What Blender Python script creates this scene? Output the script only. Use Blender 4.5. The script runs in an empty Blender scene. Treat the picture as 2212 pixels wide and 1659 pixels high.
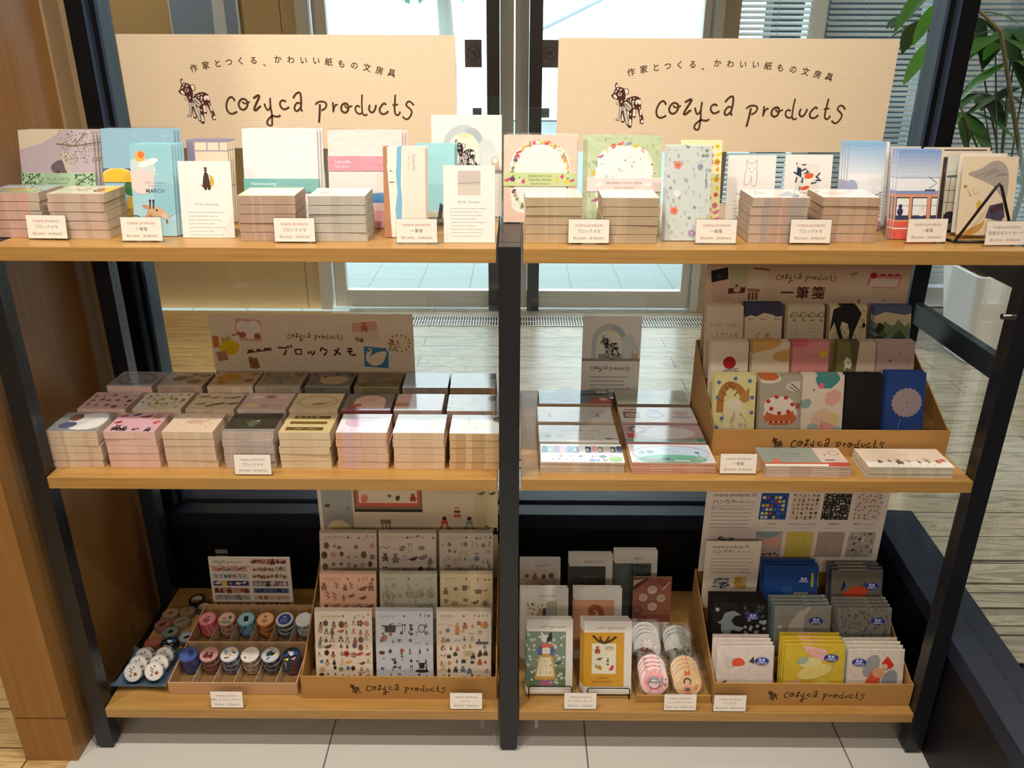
import bpy, math, random
from math import sin, cos, pi, atan2, radians as RD, hypot
from mathutils import Matrix, Vector, Euler

SC = bpy.context.scene
COL = SC.collection
# ------------------------------------------------------------------ camera, world, lights, exposure
FPX, CAMX, CAMY, CAMZ, YAW, PIT, ROL = 1756.3, .01027, -1.40271, 1.51891, -.00381, .40076, -.00355
_fw = Vector((sin(YAW)*cos(PIT), cos(YAW)*cos(PIT), -sin(PIT)))
_rt = Vector((cos(YAW), -sin(YAW), 0)); _dn = _fw.cross(_rt)
RT = cos(ROL)*_rt + sin(ROL)*_dn; DN = -sin(ROL)*_rt + cos(ROL)*_dn; FW = _fw
CPOS = Vector((CAMX, CAMY, CAMZ))
cam = bpy.data.cameras.new('camera'); cam.sensor_fit = 'HORIZONTAL'; cam.sensor_width = 36
cam.lens = FPX/2212*36; cam.clip_start = .05; cam.clip_end = 200
camo = bpy.data.objects.new('camera', cam); COL.objects.link(camo)
_m = Matrix((RT, -DN, -FW)).transposed().to_4x4(); _m.translation = CPOS
camo.matrix_world = _m
SC.camera = camo

W = bpy.data.worlds.new('daylight'); SC.world = W; W.use_nodes = True
_bg = W.node_tree.nodes['Background']; _bg.inputs[0].default_value = (.86, .95, 1, 1); _bg.inputs[1].default_value = 7.0

SC.view_settings.view_transform = 'Standard'; SC.view_settings.look = 'None'
SC.view_settings.exposure = 0.0; SC.view_settings.gamma = 1.0; SC.view_settings.use_curve_mapping = False
cy = SC.cycles
cy.max_bounces = 7; cy.diffuse_bounces = 3; cy.glossy_bounces = 3; cy.transmission_bounces = 4
cy.transparent_max_bounces = 16; cy.caustics_reflective = False; cy.caustics_refractive = False
cy.sample_clamp_indirect = 4.0
try:
    cy.use_denoising = True; cy.denoiser = 'OPENIMAGEDENOISE'
except Exception: pass

def lamp(name, kind, loc, energy, col, aim=None, size=.1, size_y=None, spot=None):
    d = bpy.data.lights.new(name, kind); d.energy = energy; d.color = col
    if kind == 'AREA':
        d.size = size
        if size_y: d.shape = 'RECTANGLE'; d.size_y = size_y
        else: d.shape = 'DISK'
    else: d.shadow_soft_size = size
    if spot: d.spot_size = RD(spot); d.spot_blend = .6
    o = bpy.data.objects.new(name, d); COL.objects.link(o); o.location = loc
    if aim is not None:
        o.rotation_euler = (Vector(aim)-Vector(loc)).to_track_quat('-Z', 'Y').to_euler()
    return o
WARM = (1, .915, .80); SOFT = (1, .92, .81)
for i, x in enumerate((-1.25, -.42, .42, 1.2)):
    lamp('ceiling_spot', 'SPOT', (x, -.46, 2.76), (50, 55, 48, 31)[i], WARM, (x*.96, .16, 1.0), .03, spot=100)
for i, x in enumerate((-.9, .35)):
    lamp('ceiling_spot', 'SPOT', (x, -1.25, 2.76), (40, 34)[i], WARM, (x*.9, .1, .5), .04, spot=85)
lamp('shop_fill_light', 'AREA', (-.7, -4.3, 2.76), 112, SOFT, (-.7, -3.2, 0), 3.6, 1.4)  # broad unseen fill light, added to stand in for the shop's general lighting
lamp('vestibule_fill_light', 'AREA', (-2.2, 2.3, 2.7), 15, (1, .86, .66), (-2.2, 2.6, 0), .5)
lamp('vestibule_fill_light', 'AREA', (2.6, 1.0, 2.7), 44, (1, .86, .66), (2.6, 1.0, 0), .5)  # unseen lamp added to warm the floor on the right

# ------------------------------------------------------------------ geometry helpers
def at(u, v, X=None, Y=None, Z=None):
    """point of the real place seen at photo position (u, v) on the plane X=, Y= or Z="""
    d = RT*((u-1106)/FPX) + DN*((v-829.5)/FPX) + FW
    if X is not None: t = (X-CPOS.x)/d.x
    elif Y is not None: t = (Y-CPOS.y)/d.y
    else: t = (Z-CPOS.z)/d.z
    return CPOS + d*t

_hc = {}
def hx(s):
    if not isinstance(s, str): return s
    if s not in _hc:
        t = s.lstrip('#'); o = []
        for i in (0, 2, 4):
            c = int(t[i:i+2], 16)/255
            o.append(c/12.92 if c <= .04045 else ((c+.055)/1.055)**2.4)
        _hc[s] = (o[0], o[1], o[2], 1.0)
    return _hc[s]

class MB:
    def __init__(s): s.v = []; s.f = []; s.c = []; s.m = []
    def face(s, pts, col='#ffffff', m=0):
        n = len(s.v); s.v += [tuple(p) for p in pts]; s.f.append(tuple(range(n, n+len(pts)))); s.c.append(hx(col)); s.m.append(m)
    def idx(s, pts, faces, col='#ffffff', m=0):
        n = len(s.v); s.v += [tuple(p) for p in pts]; c = hx(col)
        for f in faces: s.f.append(tuple(n+i for i in f)); s.c.append(c); s.m.append(m)
    def box(s, x0, x1, y0, y1, z0, z1, col='#ffffff', m=0):
        s.idx([(x0,y0,z0),(x1,y0,z0),(x1,y1,z0),(x0,y1,z0),(x0,y0,z1),(x1,y0,z1),(x1,y1,z1),(x0,y1,z1)],
              [(0,3,2,1),(4,5,6,7),(0,1,5,4),(1,2,6,5),(2,3,7,6),(3,0,4,7)], col, m)
    def hexa(s, b, t, col='#ffffff', m=0):
        s.idx(list(b)+list(t), [(0,3,2,1),(4,5,6,7),(0,1,5,4),(1,2,6,5),(2,3,7,6),(3,0,4,7)], col, m)
    def prism_x(s, poly, x0, x1, col='#ffffff', m=0):
        """poly of (y, z) counter-clockwise seen from -x, extruded along x"""
        n = len(poly); P = [(x0, y, z) for y, z in poly]+[(x1, y, z) for y, z in poly]
        s.idx(P, [tuple(range(n)), tuple(range(2*n-1, n-1, -1))]+[(i, i+n, (i+1) % n+n, (i+1) % n) for i in range(n)], col, m)
    def tube(s, pts, r, col='#222222', n=8, m=0, closed=False):
        pts = [Vector(p) for p in pts]; rings = []
        for i, p in enumerate(pts):
            a = pts[i-1] if (i or closed) else p; b = pts[(i+1) % len(pts)] if (i < len(pts)-1 or closed) else p
            d = (b-a).normalized(); u = d.orthogonal().normalized()
            if rings:
                u = (lu - d*lu.dot(d)).normalized()
            lu = u; w = d.cross(u)
            rr = r[i] if isinstance(r, (list, tuple)) else r
            rings.append([p+(u*cos(2*pi*k/n)+w*sin(2*pi*k/n))*rr for k in range(n)])
        V = [q for R in rings for q in R]; F = []
        L = len(rings)
        for i in range(L-1+(1 if closed else 0)):
            j = (i+1) % L
            for k in range(n): F.append((i*n+k, i*n+(k+1) % n, j*n+(k+1) % n, j*n+k))
        if not closed: F += [tuple(range(n-1, -1, -1)), tuple((L-1)*n+k for k in range(n))]
        s.idx(V, F, col, m)
    def lathe(s, prof, n=24, cols=None, m=0, M=None):
        """prof = (r, z) list revolved round z; cols = one colour per band"""
        for i in range(len(prof)-1):
            (r0, z0), (r1, z1) = prof[i], prof[i+1]; c = cols[i] if isinstance(cols, list) else (cols or '#ffffff')
            P = []
            for r, z in ((r0, z0), (r1, z1)):
                for k in range(n):
                    q = Vector((r*cos(2*pi*k/n), r*sin(2*pi*k/n), z)); P.append(M @ q if M else q)
            s.idx(P, [(k, (k+1) % n, n+(k+1) % n, n+k) for k in range(n)], c, m)
    def build(s, name, mat, parent=None, loc=(0,0,0), rot=(0,0,0), smooth=False, bevel=0):
        me = bpy.data.meshes.new(name); me.from_pydata(s.v, [], s.f)
        a = me.color_attributes.new('Col', 'FLOAT_COLOR', 'CORNER')
        buf = []
        for f, c in zip(s.f, s.c): buf += list(c)*len(f)
        a.data.foreach_set('color', buf)
        for mt in (mat if isinstance(mat, (list, tuple)) else [mat]): me.materials.append(mt)
        if any(s.m): me.polygons.foreach_set('material_index', s.m)
        if smooth: me.polygons.foreach_set('use_smooth', [True]*len(s.f))
        me.update()
        o = bpy.data.objects.new(name, me); COL.objects.link(o); o.location = loc; o.rotation_euler = rot
        if parent: o.parent = parent
        if bevel:
            b = o.modifiers.new('bevel', 'BEVEL'); b.width = bevel; b.segments = 2; b.limit_method = 'ANGLE'
        return o

def tag(o, label, cat, group=None):
    o['label'] = label; o['category'] = cat
    if group: o['group'] = group
    return o
def structure(o, label=None):
    o['kind'] = 'structure'
    if label: o['label'] = label
    return o
def empty(name, loc, rot=(0,0,0)):
    o = bpy.data.objects.new(name, None); COL.objects.link(o); o.location = loc; o.rotation_euler = rot
    o.empty_display_size = .02
    return o
def copy_tree(o, parent=None):
    c = o.copy(); COL.objects.link(c)
    if parent: c.parent = parent
    for ch in list(o.children): copy_tree(ch, c)
    return c
ORD = ['first','second','third','fourth','fifth','sixth','seventh','eighth']

# ------------------------------------------------------------------ materials
def newmat(name):
    m = bpy.data.materials.new(name); m.use_nodes = True; nt = m.node_tree
    return m, nt, nt.nodes['Principled BSDF']
def N(nt, t, **k):
    n = nt.nodes.new(t)
    for a, b in k.items(): setattr(n, a, b)
    return n
def attr_mat(name, rough, spec=.4, coat=0, bump=None, noise=None):
    m, nt, b = newmat(name)
    a = N(nt, 'ShaderNodeAttribute', attribute_name='Col'); c = a.outputs['Color']
    b.inputs['Roughness'].default_value = rough; b.inputs['Specular IOR Level'].default_value = spec
    if coat: b.inputs['Coat Weight'].default_value = coat; b.inputs['Coat Roughness'].default_value = .06
    if noise:
        tc = N(nt, 'ShaderNodeTexCoord'); mp = N(nt, 'ShaderNodeMapping'); mp.inputs['Scale'].default_value = noise[0]
        nz = N(nt, 'ShaderNodeTexNoise'); nz.inputs['Scale'].default_value = noise[1]; nz.inputs['Detail'].default_value = 3
        nt.links.new(tc.outputs['Object'], mp.inputs[0]); nt.links.new(mp.outputs[0], nz.inputs['Vector'])
        rp = N(nt, 'ShaderNodeMapRange'); rp.inputs[1].default_value = .3; rp.inputs[2].default_value = .7
        rp.inputs[3].default_value = noise[2]; rp.inputs[4].default_value = noise[3]
        nt.links.new(nz.outputs['Fac'], rp.inputs[0])
        mx = N(nt, 'ShaderNodeMix', data_type='RGBA', blend_type='MULTIPLY'); mx.inputs['Factor'].default_value = 1
        nt.links.new(c, mx.inputs['A']); nt.links.new(rp.outputs[0], mx.inputs['B']); c = mx.outputs['Result']
        if bump:
            bp = N(nt, 'ShaderNodeBump'); bp.inputs['Strength'].default_value = bump; bp.inputs['Distance'].default_value = .001
            nt.links.new(nz.outputs['Fac'], bp.inputs['Height']); nt.links.new(bp.outputs[0], b.inputs['Normal'])
    nt.links.new(c, b.inputs['Base Color'])
    return m
PAPER = attr_mat('printed_paper', .55, .3)
GLOSS = attr_mat('glossy_printed_card', .07, .55)
PAGES = attr_mat('page_edges', .7, .2, noise=((.35, .35, 6), 90, .955, 1.02))
KRAFT = attr_mat('kraft_cardboard', .75, .2, noise=((1, 1, 1), 220, .93, 1.05))
CLOTH = attr_mat('cotton_cloth', .85, .15, bump=.5, noise=((1, 1, 1), 60, .9, 1.06))
PLASTER = attr_mat('painted_surface', .6, .3, noise=((1, 1, 1), 3, .97, 1.03))
METAL = attr_mat('coated_metal', .32, .5)
FRAME = attr_mat('dark_frame_paint', .42, .22)
SATIN = attr_mat('satin_plastic', .35, .5)
TAPE = attr_mat('washi_rolls', .28, .5)

def steel_mat():
    m, nt, b = newmat('brushed_steel'); b.inputs['Base Color'].default_value = hx('#c6c2ba'); b.inputs['Metallic'].default_value = .15
    b.inputs['Roughness'].default_value = .42
    return m
STEEL = steel_mat()
def chrome_mat():
    m, nt, b = newmat('chrome'); b.inputs['Base Color'].default_value = (.8,.8,.8,1); b.inputs['Metallic'].default_value = 1; b.inputs['Roughness'].default_value = .12
    return m
CHROME = chrome_mat()

def wood_mat(name, c0, c1, scale, rough, coat=0, dist=.0, cont=(.3, .7)):
    m, nt, b = newmat(name)
    tc = N(nt, 'ShaderNodeTexCoord'); mp = N(nt, 'ShaderNodeMapping'); mp.inputs['Scale'].default_value = scale
    nz = N(nt, 'ShaderNodeTexNoise'); nz.inputs['Scale'].default_value = 1; nz.inputs['Detail'].default_value = 6; nz.inputs['Distortion'].default_value = dist
    nt.links.new(tc.outputs['Object'], mp.inputs[0]); nt.links.new(mp.outputs[0], nz.inputs['Vector'])
    cr = N(nt, 'ShaderNodeValToRGB'); e = cr.color_ramp.elements
    e[0].position, e[1].position = cont; e[0].color = hx(c0); e[1].color = hx(c1)
    nt.links.new(nz.outputs['Fac'], cr.inputs[0]); nt.links.new(cr.outputs[0], b.inputs['Base Color'])
    b.inputs['Roughness'].default_value = rough
    if coat: b.inputs['Coat Weight'].default_value = coat; b.inputs['Coat Roughness'].default_value = .12
    return m
BEECH = wood_mat('beech_shelf', '#ab7f42', '#bd9152', (5, 60, 160), .34)
OAKPANEL = wood_mat('stained_panel', '#8f6330', '#9e7240', (60, 60, 2.2), .38)

def plank_mat(name, c0, c1, seam, pw, pl, rough):
    m, nt, b = newmat(name)
    tc = N(nt, 'ShaderNodeTexCoord')
    br = N(nt, 'ShaderNodeTexBrick'); br.offset = .37
    br.inputs['Scale'].default_value = 1; br.inputs['Brick Width'].default_value = pl; br.inputs['Row Height'].default_value = pw
    br.inputs['Mortar Size'].default_value = .0022; br.inputs['Bias'].default_value = 0
    br.inputs['Color1'].default_value = (1,1,1,1); br.inputs['Color2'].default_value = (.86,.86,.86,1); br.inputs['Mortar'].default_value = hx(seam)
    nt.links.new(tc.outputs['Object'], br.inputs['Vector'])
    mp = N(nt, 'ShaderNodeMapping'); mp.inputs['Scale'].default_value = (1.6, 16, 1)
    nt.links.new(tc.outputs['Object'], mp.inputs[0])
    nz = N(nt, 'ShaderNodeTexNoise'); nz.inputs['Scale'].default_value = 1.3; nz.inputs['Detail'].default_value = 2; nz.inputs['Distortion'].default_value = .8
    nt.links.new(mp.outputs[0], nz.inputs['Vector'])
    wv = N(nt, 'ShaderNodeMath', operation='MULTIPLY'); wv.inputs[1].default_value = 46
    sn = N(nt, 'ShaderNodeMath', operation='SINE'); nt.links.new(nz.outputs['Fac'], wv.inputs[0]); nt.links.new(wv.outputs[0], sn.inputs[0])
    cr = N(nt, 'ShaderNodeValToRGB'); e = cr.color_ramp.elements
    e[0].position = .0; e[1].position = .55; e[0].color = hx(c0); e[1].color = hx(c1)
    mr = N(nt, 'ShaderNodeMapRange'); mr.inputs[1].default_value = -1; nt.links.new(sn.outputs[0], mr.inputs[0]); nt.links.new(mr.outputs[0], cr.inputs[0])
    mx = N(nt, 'ShaderNodeMix', data_type='RGBA', blend_type='MULTIPLY'); mx.inputs['Factor'].default_value = 1
    nt.links.new(cr.outputs[0], mx.inputs['A']); nt.links.new(br.outputs['Color'], mx.inputs['B'])
    nt.links.new(mx.outputs['Result'], b.inputs['Base Color']); b.inputs['Roughness'].default_value = rough
    return m
VFLOOR = plank_mat('pale_oak_planks', '#938b79', '#b9b09c', '#4a4034', .15, 1.3, .3)
LFLOOR = plank_mat('light_oak_planks', '#c09a62', '#d9b880', '#7a5a34', .12, 1.1, .4)

def tile_mat(name, c, grout, w, h, off, mort, rough, offs=0.0):
    m, nt, b = newmat(name)
    tc = N(nt, 'ShaderNodeTexCoord'); mp = N(nt, 'ShaderNodeMapping'); mp.inputs['Location'].default_value = off
    nt.links.new(tc.outputs['Object'], mp.inputs[0])
    br = N(nt, 'ShaderNodeTexBrick'); br.offset = offs
    br.inputs['Scale'].default_value = 1; br.inputs['Brick Width'].default_value = w; br.inputs['Row Height'].default_value = h
    br.inputs['Mortar Size'].default_value = mort
    br.inputs['Color1'].default_value = hx(c); br.inputs['Color2'].default_value = hx(c); br.inputs['Mortar'].default_value = hx(grout)
    nt.links.new(mp.outputs[0], br.inputs['Vector']); nt.links.new(br.outputs['Color'], b.inputs['Base Color'])
    b.inputs['Roughness'].default_value = rough
    return m
SHOPTILE = tile_mat('white_floor_tile', '#d6d3cd', '#77706a', .6, .6, (.419, .35, 0), .002, .4)
PAVING = tile_mat('pale_paving', '#707f7e', '#4c5c5b', .342, .33, (.98, -3.75, 0), .004, .6)

def check_mat():
    m, nt, b = newmat('woven_check_paper')
    tc = N(nt, 'ShaderNodeTexCoord'); sp = N(nt, 'ShaderNodeSeparateXYZ'); nt.links.new(tc.outputs['Object'], sp.inputs[0])
    outs = []
    for ax in ('X', 'Z'):
        mu = N(nt, 'ShaderNodeMath', operation='MULTIPLY'); mu.inputs[1].default_value = 2*pi/.0052
        sn = N(nt, 'ShaderNodeMath', operation='SINE'); nt.links.new(sp.outputs[ax], mu.inputs[0]); nt.links.new(mu.outputs[0], sn.inputs[0]); outs.append(sn.outputs[0])
    ad = N(nt, 'ShaderNodeMath', operation='ADD'); nt.links.new(outs[0], ad.inputs[0]); nt.links.new(outs[1], ad.inputs[1])
    mr = N(nt, 'ShaderNodeMapRange'); mr.inputs[1].default_value = -1.6; mr.inputs[2].default_value = 1.6; nt.links.new(ad.outputs[0], mr.inputs[0])
    cr = N(nt, 'ShaderNodeValToRGB'); e = cr.color_ramp.elements; e[0].color = hx('#e0c8a8'); e[1].color = hx('#eddcc2')
    nt.links.new(mr.outputs[0], cr.inputs[0]); nt.links.new(cr.outputs[0], b.inputs['Base Color']); b.inputs['Roughness'].default_value = .7
    b.inputs['Specular IOR Level'].default_value = .2
    return m
CHECK = check_mat()

def clear_mat(name, tint, gloss_rough, ior=1.45, bump=0, scale=60, base=0.0):
    m = bpy.data.materials.new(name); m.use_nodes = True; nt = m.node_tree; nt.nodes.clear()
    o = N(nt, 'ShaderNodeOutputMaterial'); t = N(nt, 'ShaderNodeBsdfTransparent'); t.inputs[0].default_value = tint
    g = N(nt, 'ShaderNodeBsdfGlossy'); g.inputs['Roughness'].default_value = gloss_rough
    lw = N(nt, 'ShaderNodeLayerWeight'); lw.inputs['Blend'].default_value = .5
    pw = N(nt, 'ShaderNodeMath', operation='POWER'); pw.inputs[1].default_value = 5; nt.links.new(lw.outputs['Facing'], pw.inputs[0])
    f0 = ((ior-1)/(ior+1))**2+base
    fr = N(nt, 'ShaderNodeMath', operation='MULTIPLY_ADD'); fr.inputs[1].default_value = 1-f0; fr.inputs[2].default_value = f0; nt.links.new(pw.outputs[0], fr.inputs[0])
    mx = N(nt, 'ShaderNodeMixShader'); nt.links.new(fr.outputs[0], mx.inputs[0])
    nt.links.new(t.outputs[0], mx.inputs[1]); nt.links.new(g.outputs[0], mx.inputs[2]); nt.links.new(mx.outputs[0], o.inputs['Surface'])
    if bump:
        tc = N(nt, 'ShaderNodeTexCoord'); nz = N(nt, 'ShaderNodeTexNoise'); nz.inputs['Scale'].default_value = scale; nz.inputs['Detail'].default_value = 2
        bp = N(nt, 'ShaderNodeBump'); bp.inputs['Strength'].default_value = bump; bp.inputs['Distance'].default_value = .01
        nt.links.new(tc.outputs['Object'], nz.inputs['Vector']); nt.links.new(nz.outputs['Fac'], bp.inputs['Height'])
        for s in (g, lw): nt.links.new(bp.outputs[0], s.inputs['Normal'])
    return m
GLASS = clear_mat('window_glass', (.93, .95, .95, 1), .0, 1.5)
FILM = clear_mat('cellophane', (.975, .975, .975, 1), .16, 1.4, .12, 60, .0)
ACRYL = clear_mat('clear_acrylic', (.93, .93, .92, 1), .05, 1.5, base=.04)
def sticker_mat():
    m = bpy.data.materials.new('translucent_sticker'); m.use_nodes = True; nt = m.node_tree; nt.nodes.clear()
    o = N(nt, 'ShaderNodeOutputMaterial'); a = N(nt, 'ShaderNodeAttribute', attribute_name='Col'); d = N(nt, 'ShaderNodeBsdfDiffuse'); t = N(nt, 'ShaderNodeBsdfTranslucent'); mx = N(nt, 'ShaderNodeMixShader'); mx.inputs[0].default_value = .22
    nt.links.new(a.outputs['Color'], d.inputs[0]); nt.links.new(a.outputs['Color'], t.inputs[0]); nt.links.new(d.outputs[0], mx.inputs[1]); nt.links.new(t.outputs[0], mx.inputs[2]); nt.links.new(mx.outputs[0], o.inputs['Surface'])
    return m
STICKER = sticker_mat()
def leaf_mat():
    m, nt, b = newmat('glossy_leaf'); a = N(nt, 'ShaderNodeAttribute', attribute_name='Col'); nt.links.new(a.outputs['Color'], b.inputs['Base Color'])
    b.inputs['Roughness'].default_value = .35; b.inputs['Subsurface Weight'].default_value = 0
    return m
LEAF = leaf_mat()
DBG = False
# ------------------------------------------------------------------ printed artwork: flat coloured shapes and real lettering
EPS = 6e-5
_tc = {}
def glyphs(s, bold=0):
    k = (s, bold)
    if k in _tc: return _tc[k]
    c = bpy.data.curves.new('t', 'FONT'); c.body = s; c.resolution_u = 2; c.offset = bold
    o = bpy.data.objects.new('t', c); COL.objects.link(o); bpy.context.view_layer.update()
    me = o.evaluated_get(bpy.context.evaluated_depsgraph_get()).to_mesh()
    V = [(v.co.x, v.co.y) for v in me.vertices]; F = [tuple(p.vertices) for p in me.polygons]
    xs = [v[0] for v in V] or [0]
    bpy.data.objects.remove(o); bpy.data.curves.remove(c)
    _tc[k] = (V, F, min(xs), max(xs)); return _tc[k]

def smooth(pts, n=4, closed=False):
    L = len(pts); out = []
    if L < 3: return list(pts)
    for i in range(L if closed else L-1):
        p0 = pts[i-1] if (i or closed) else pts[0]; p1 = pts[i]; p2 = pts[(i+1) % L]
        p3 = pts[(i+2) % L] if (closed or i+2 < L) else p2
        for k in range(n):
            t = k/n
            out.append(tuple(.5*((2*p1[j])+(-p0[j]+p2[j])*t+(2*p0[j]-5*p1[j]+4*p2[j]-p3[j])*t*t+(-p0[j]+3*p1[j]-3*p2[j]+p3[j])*t**3) for j in (0, 1)))
    if not closed: out.append(tuple(pts[-1]))
    return out

def ribbon(P, w, closed=False):
    L, R = [], []; n = len(P)
    for i in range(n):
        a = P[i-1] if (i or closed) else P[0]; b = P[(i+1) % n] if (i < n-1 or closed) else P[-1]
        dx, dy = b[0]-a[0], b[1]-a[1]; d = hypot(dx, dy) or 1
        L.append((P[i][0]-dy/d*w/2, P[i][1]+dx/d*w/2)); R.append((P[i][0]+dy/d*w/2, P[i][1]-dx/d*w/2))
    m = n if closed else n-1
    return [(R[i], R[(i+1) % n], L[(i+1) % n], L[i]) for i in range(m)]

class Art:
    """w x h metres; x, y are fractions of w and h, radii and widths are fractions of w"""
    def __init__(s, w, h, bg=None):
        s.w, s.h = w, h; s.it = []
        if bg: s.rect(0, 0, 1, 1, bg)
    def add(s, faces, col):
        xs = [p[0] for f in faces for p in f]; ys = [p[1] for f in faces for p in f]
        if not xs: return
        bb = (min(xs), max(xs), min(ys), max(ys)); ly = 0
        for (fb, fl, _, _) in s.it:
            if fl >= ly and fb[0] < bb[1] and fb[1] > bb[0] and fb[2] < bb[3] and fb[3] > bb[2]: ly = fl+1
        s.it.append((bb, ly, faces, hx(col)))
    def P(s, x, y): return (x*s.w, y*s.h)
    def clip(s, f):
        for ax, lim, sg in ((0, 0, 1), (0, s.w, -1), (1, 0, 1), (1, s.h, -1)):
            o = []
            for i in range(len(f)):
                a, b = f[i-1], f[i]; da, db = (a[ax]-lim)*sg, (b[ax]-lim)*sg
                if (da >= 0) != (db >= 0):
                    t = da/(da-db); o.append((a[0]+(b[0]-a[0])*t, a[1]+(b[1]-a[1])*t))
                if db >= 0: o.append(b)
            f = o
            if len(f) < 3: return None
        return f
    def faces(s, fs, col, ext=None):
        fs = [g for g in (s.clip(f) for f in fs) if g]
        s.add(fs, col)
    def poly(s, pts, col, sm=0, ext=None):
        pts = [s.P(*p) for p in pts]
        if sm: pts = smooth(pts, sm, True)
        s.faces([pts], col)
    def rect(s, x0, y0, x1, y1, col): s.poly([(x0,y0),(x1,y0),(x1,y1),(x0,y1)], col)
    def rrect(s, cx, cy_, w, h, rot, col):
        c, q = cos(RD(rot)), sin(RD(rot)); X, Y = s.P(cx, cy_); w *= s.w/2; h *= s.w/2
        s.faces([[(X+a*w*c-b*h*q, Y+a*w*q+b*h*c) for a, b in ((-1,-1),(1,-1),(1,1),(-1,1))]], col)
    def ell(s, x, y, rx, ry, col, rot=0, n=14, bump=0):
        X, Y = s.P(x, y); c, q = cos(RD(rot)), sin(RD(rot)); o = []
        for k in range(n):
            a = 2*pi*k/n; f = s.w*(1+(bump*((k % 2)*2-1)))
            o.append((X+(cos(a)*rx*c-sin(a)*ry*q)*f, Y+(cos(a)*rx*q+sin(a)*ry*c)*f))
        s.faces([o], col)
    def disc(s, x, y, r, col, n=14): s.ell(x, y, r, r, col, 0, n)
    def ring(s, x, y, rx, ry, w, col, n=18):
        X, Y = s.P(x, y)
        s.faces(ribbon([(X+cos(2*pi*k/n)*rx*s.w, Y+sin(2*pi*k/n)*ry*s.w) for k in range(n)], w*s.w, True), col)
    def line(s, pts, w, col, sm=3):
        pts = [s.P(*p) for p in pts]
        if len(pts) > 2 and sm: pts = smooth(pts, sm)
        s.faces(ribbon(pts, w*s.w), col)
    def text(s, t, x, y, size, col, al='c', rot=0, bold=0, track=None):
        X, Y = s.P(x, y); sz = size*s.w
        if track:
            n = len(t)
            for i, ch in enumerate(t):
                if ch != ' ': s.text(ch, x+(i-(n-1)/2)*track, y, size, col, 'c', rot, bold)
            return
        V, F, a, b = glyphs(t, bold)
        dx = -(a+b)/2 if al == 'c' else (-a if al == 'l' else -b)
        c, q = cos(RD(rot)), sin(RD(rot))
        s.add([[(X+((V[i][0]+dx)*c-(V[i][1]-.35)*q)*sz, Y+((V[i][0]+dx)*q+(V[i][1]-.35)*c)*sz) for i in f] for f in F], col)
    def dashes(s, x, y, w, rows, dy, col, th=.012, seed=1, ch=.03, ragged=.35):
        r = random.Random(seed); fs = []
        for k in range(rows):
            yy = (y-k*dy)*s.h; xx = x*s.w; end = (x+w*(1-r.random()*ragged))*s.w
            while xx < end:
                l = ch*s.w*(.35+.5*r.random()); fs.append([(xx, yy), (xx+l, yy), (xx+l, yy+th*s.w), (xx, yy+th*s.w)]); xx += l+ch*s.w*.5
        s.add(fs, col)
    def stars(s, x, y, r, col, n=5, inner=.45, rot=90):
        X, Y = s.P(x, y)
        s.faces([[(X+cos(RD(rot)+pi*k/n)*s.w*r*(1 if k % 2 == 0 else inner), Y+sin(RD(rot)+pi*k/n)*s.w*r*(1 if k % 2 == 0 else inner)) for k in range(2*n)]], col)
    def leaf(s, x, y, l, ang, col, fat=.32):
        X, Y = s.P(x, y); l *= s.w; c, q = cos(RD(ang)), sin(RD(ang))
        s.faces([[(X+(u*c-v*q)*l, Y+(u*q+v*c)*l) for u, v in ((0,0),(.3,-fat*.8),(.65,-fat*.7),(1,0),(.65,fat*.7),(.3,fat*.8))]], col)
    def flower(s, x, y, r, col, cc='#e8c860', n=5, rot=0):
        X, Y = s.P(x, y); fs = []
        for k in range(n):
            a = RD(rot)+2*pi*k/n; px, py = X+cos(a)*r*s.w*.6, Y+sin(a)*r*s.w*.6
            fs.append([(px+cos(2*pi*j/7)*r*s.w*.45, py+sin(2*pi*j/7)*r*s.w*.45) for j in range(7)])
        s.faces(fs, col); s.disc(x, y, r*.3, cc, 7)
    # small figures, each about 2*r high
    def motif(s, kind, x, y, r, c, d):
        k = s.w/s.h
        if kind == 'figure':      # a dressed animal standing
            s.poly([(x-r*.5, y-r*.7*k), (x+r*.5, y-r*.7*k), (x+r*.28, y+r*.25*k), (x-r*.28, y+r*.25*k)], c)
            s.disc(x, y+r*.5*k, r*.3, d, 9)
            for q in (-1, 1):
                s.poly([(x+q*r*.28, y+r*.55*k), (x+q*r*.2, y+r*.98*k), (x+q*r*.02, y+r*.72*k)], d)
                s.rrect(x+q*r*.16, y-r*.85*k, r*.14, r*.34, 0, d); s.rrect(x+q*r*.4, y-r*.08*k, r*.13, r*.6, q*20, d)
        elif kind == 'bear':
            s.ell(x, y-r*.25*k, r*.5, r*.6, c); s.disc(x, y+r*.5*k, r*.38, c)
            for q in (-1, 1): s.disc(x+q*r*.3, y+r*.85*k, r*.15, c, 8); s.ell(x+q*r*.42, y-r*.75*k, r*.2, r*.3, c); s.ell(x+q*r*.55, y-r*.1*k, r*.15, r*.35, c, q*30)
            s.ell(x, y+r*.4*k, r*.17, r*.13, d, 0, 8)
        elif kind == 'bird':
            s.ell(x, y, r*.8, r*.42, c, 15); s.disc(x+r*.6, y+r*.4*k, r*.28, c, 9); s.poly([(x+r*.82, y+r*.45*k), (x+r*1.1, y+r*.38*k), (x+r*.82, y+r*.3*k)], d)
            s.poly([(x-r*.6, y), (x-r*1.2, y-r*.2*k), (x-r*1.1, y+r*.2*k)], c)
        elif kind == 'cup':
            s.poly([(x-r*.6, y+r*.5*k), (x+r*.5, y+r*.5*k), (x+r*.38, y-r*.6*k), (x-r*.45, y-r*.6*k)], c); s.ring(x+r*.6, y+r*.02*k, r*.28, r*.3, r*.14, c, 10)
        elif kind == 'pot':
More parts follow.
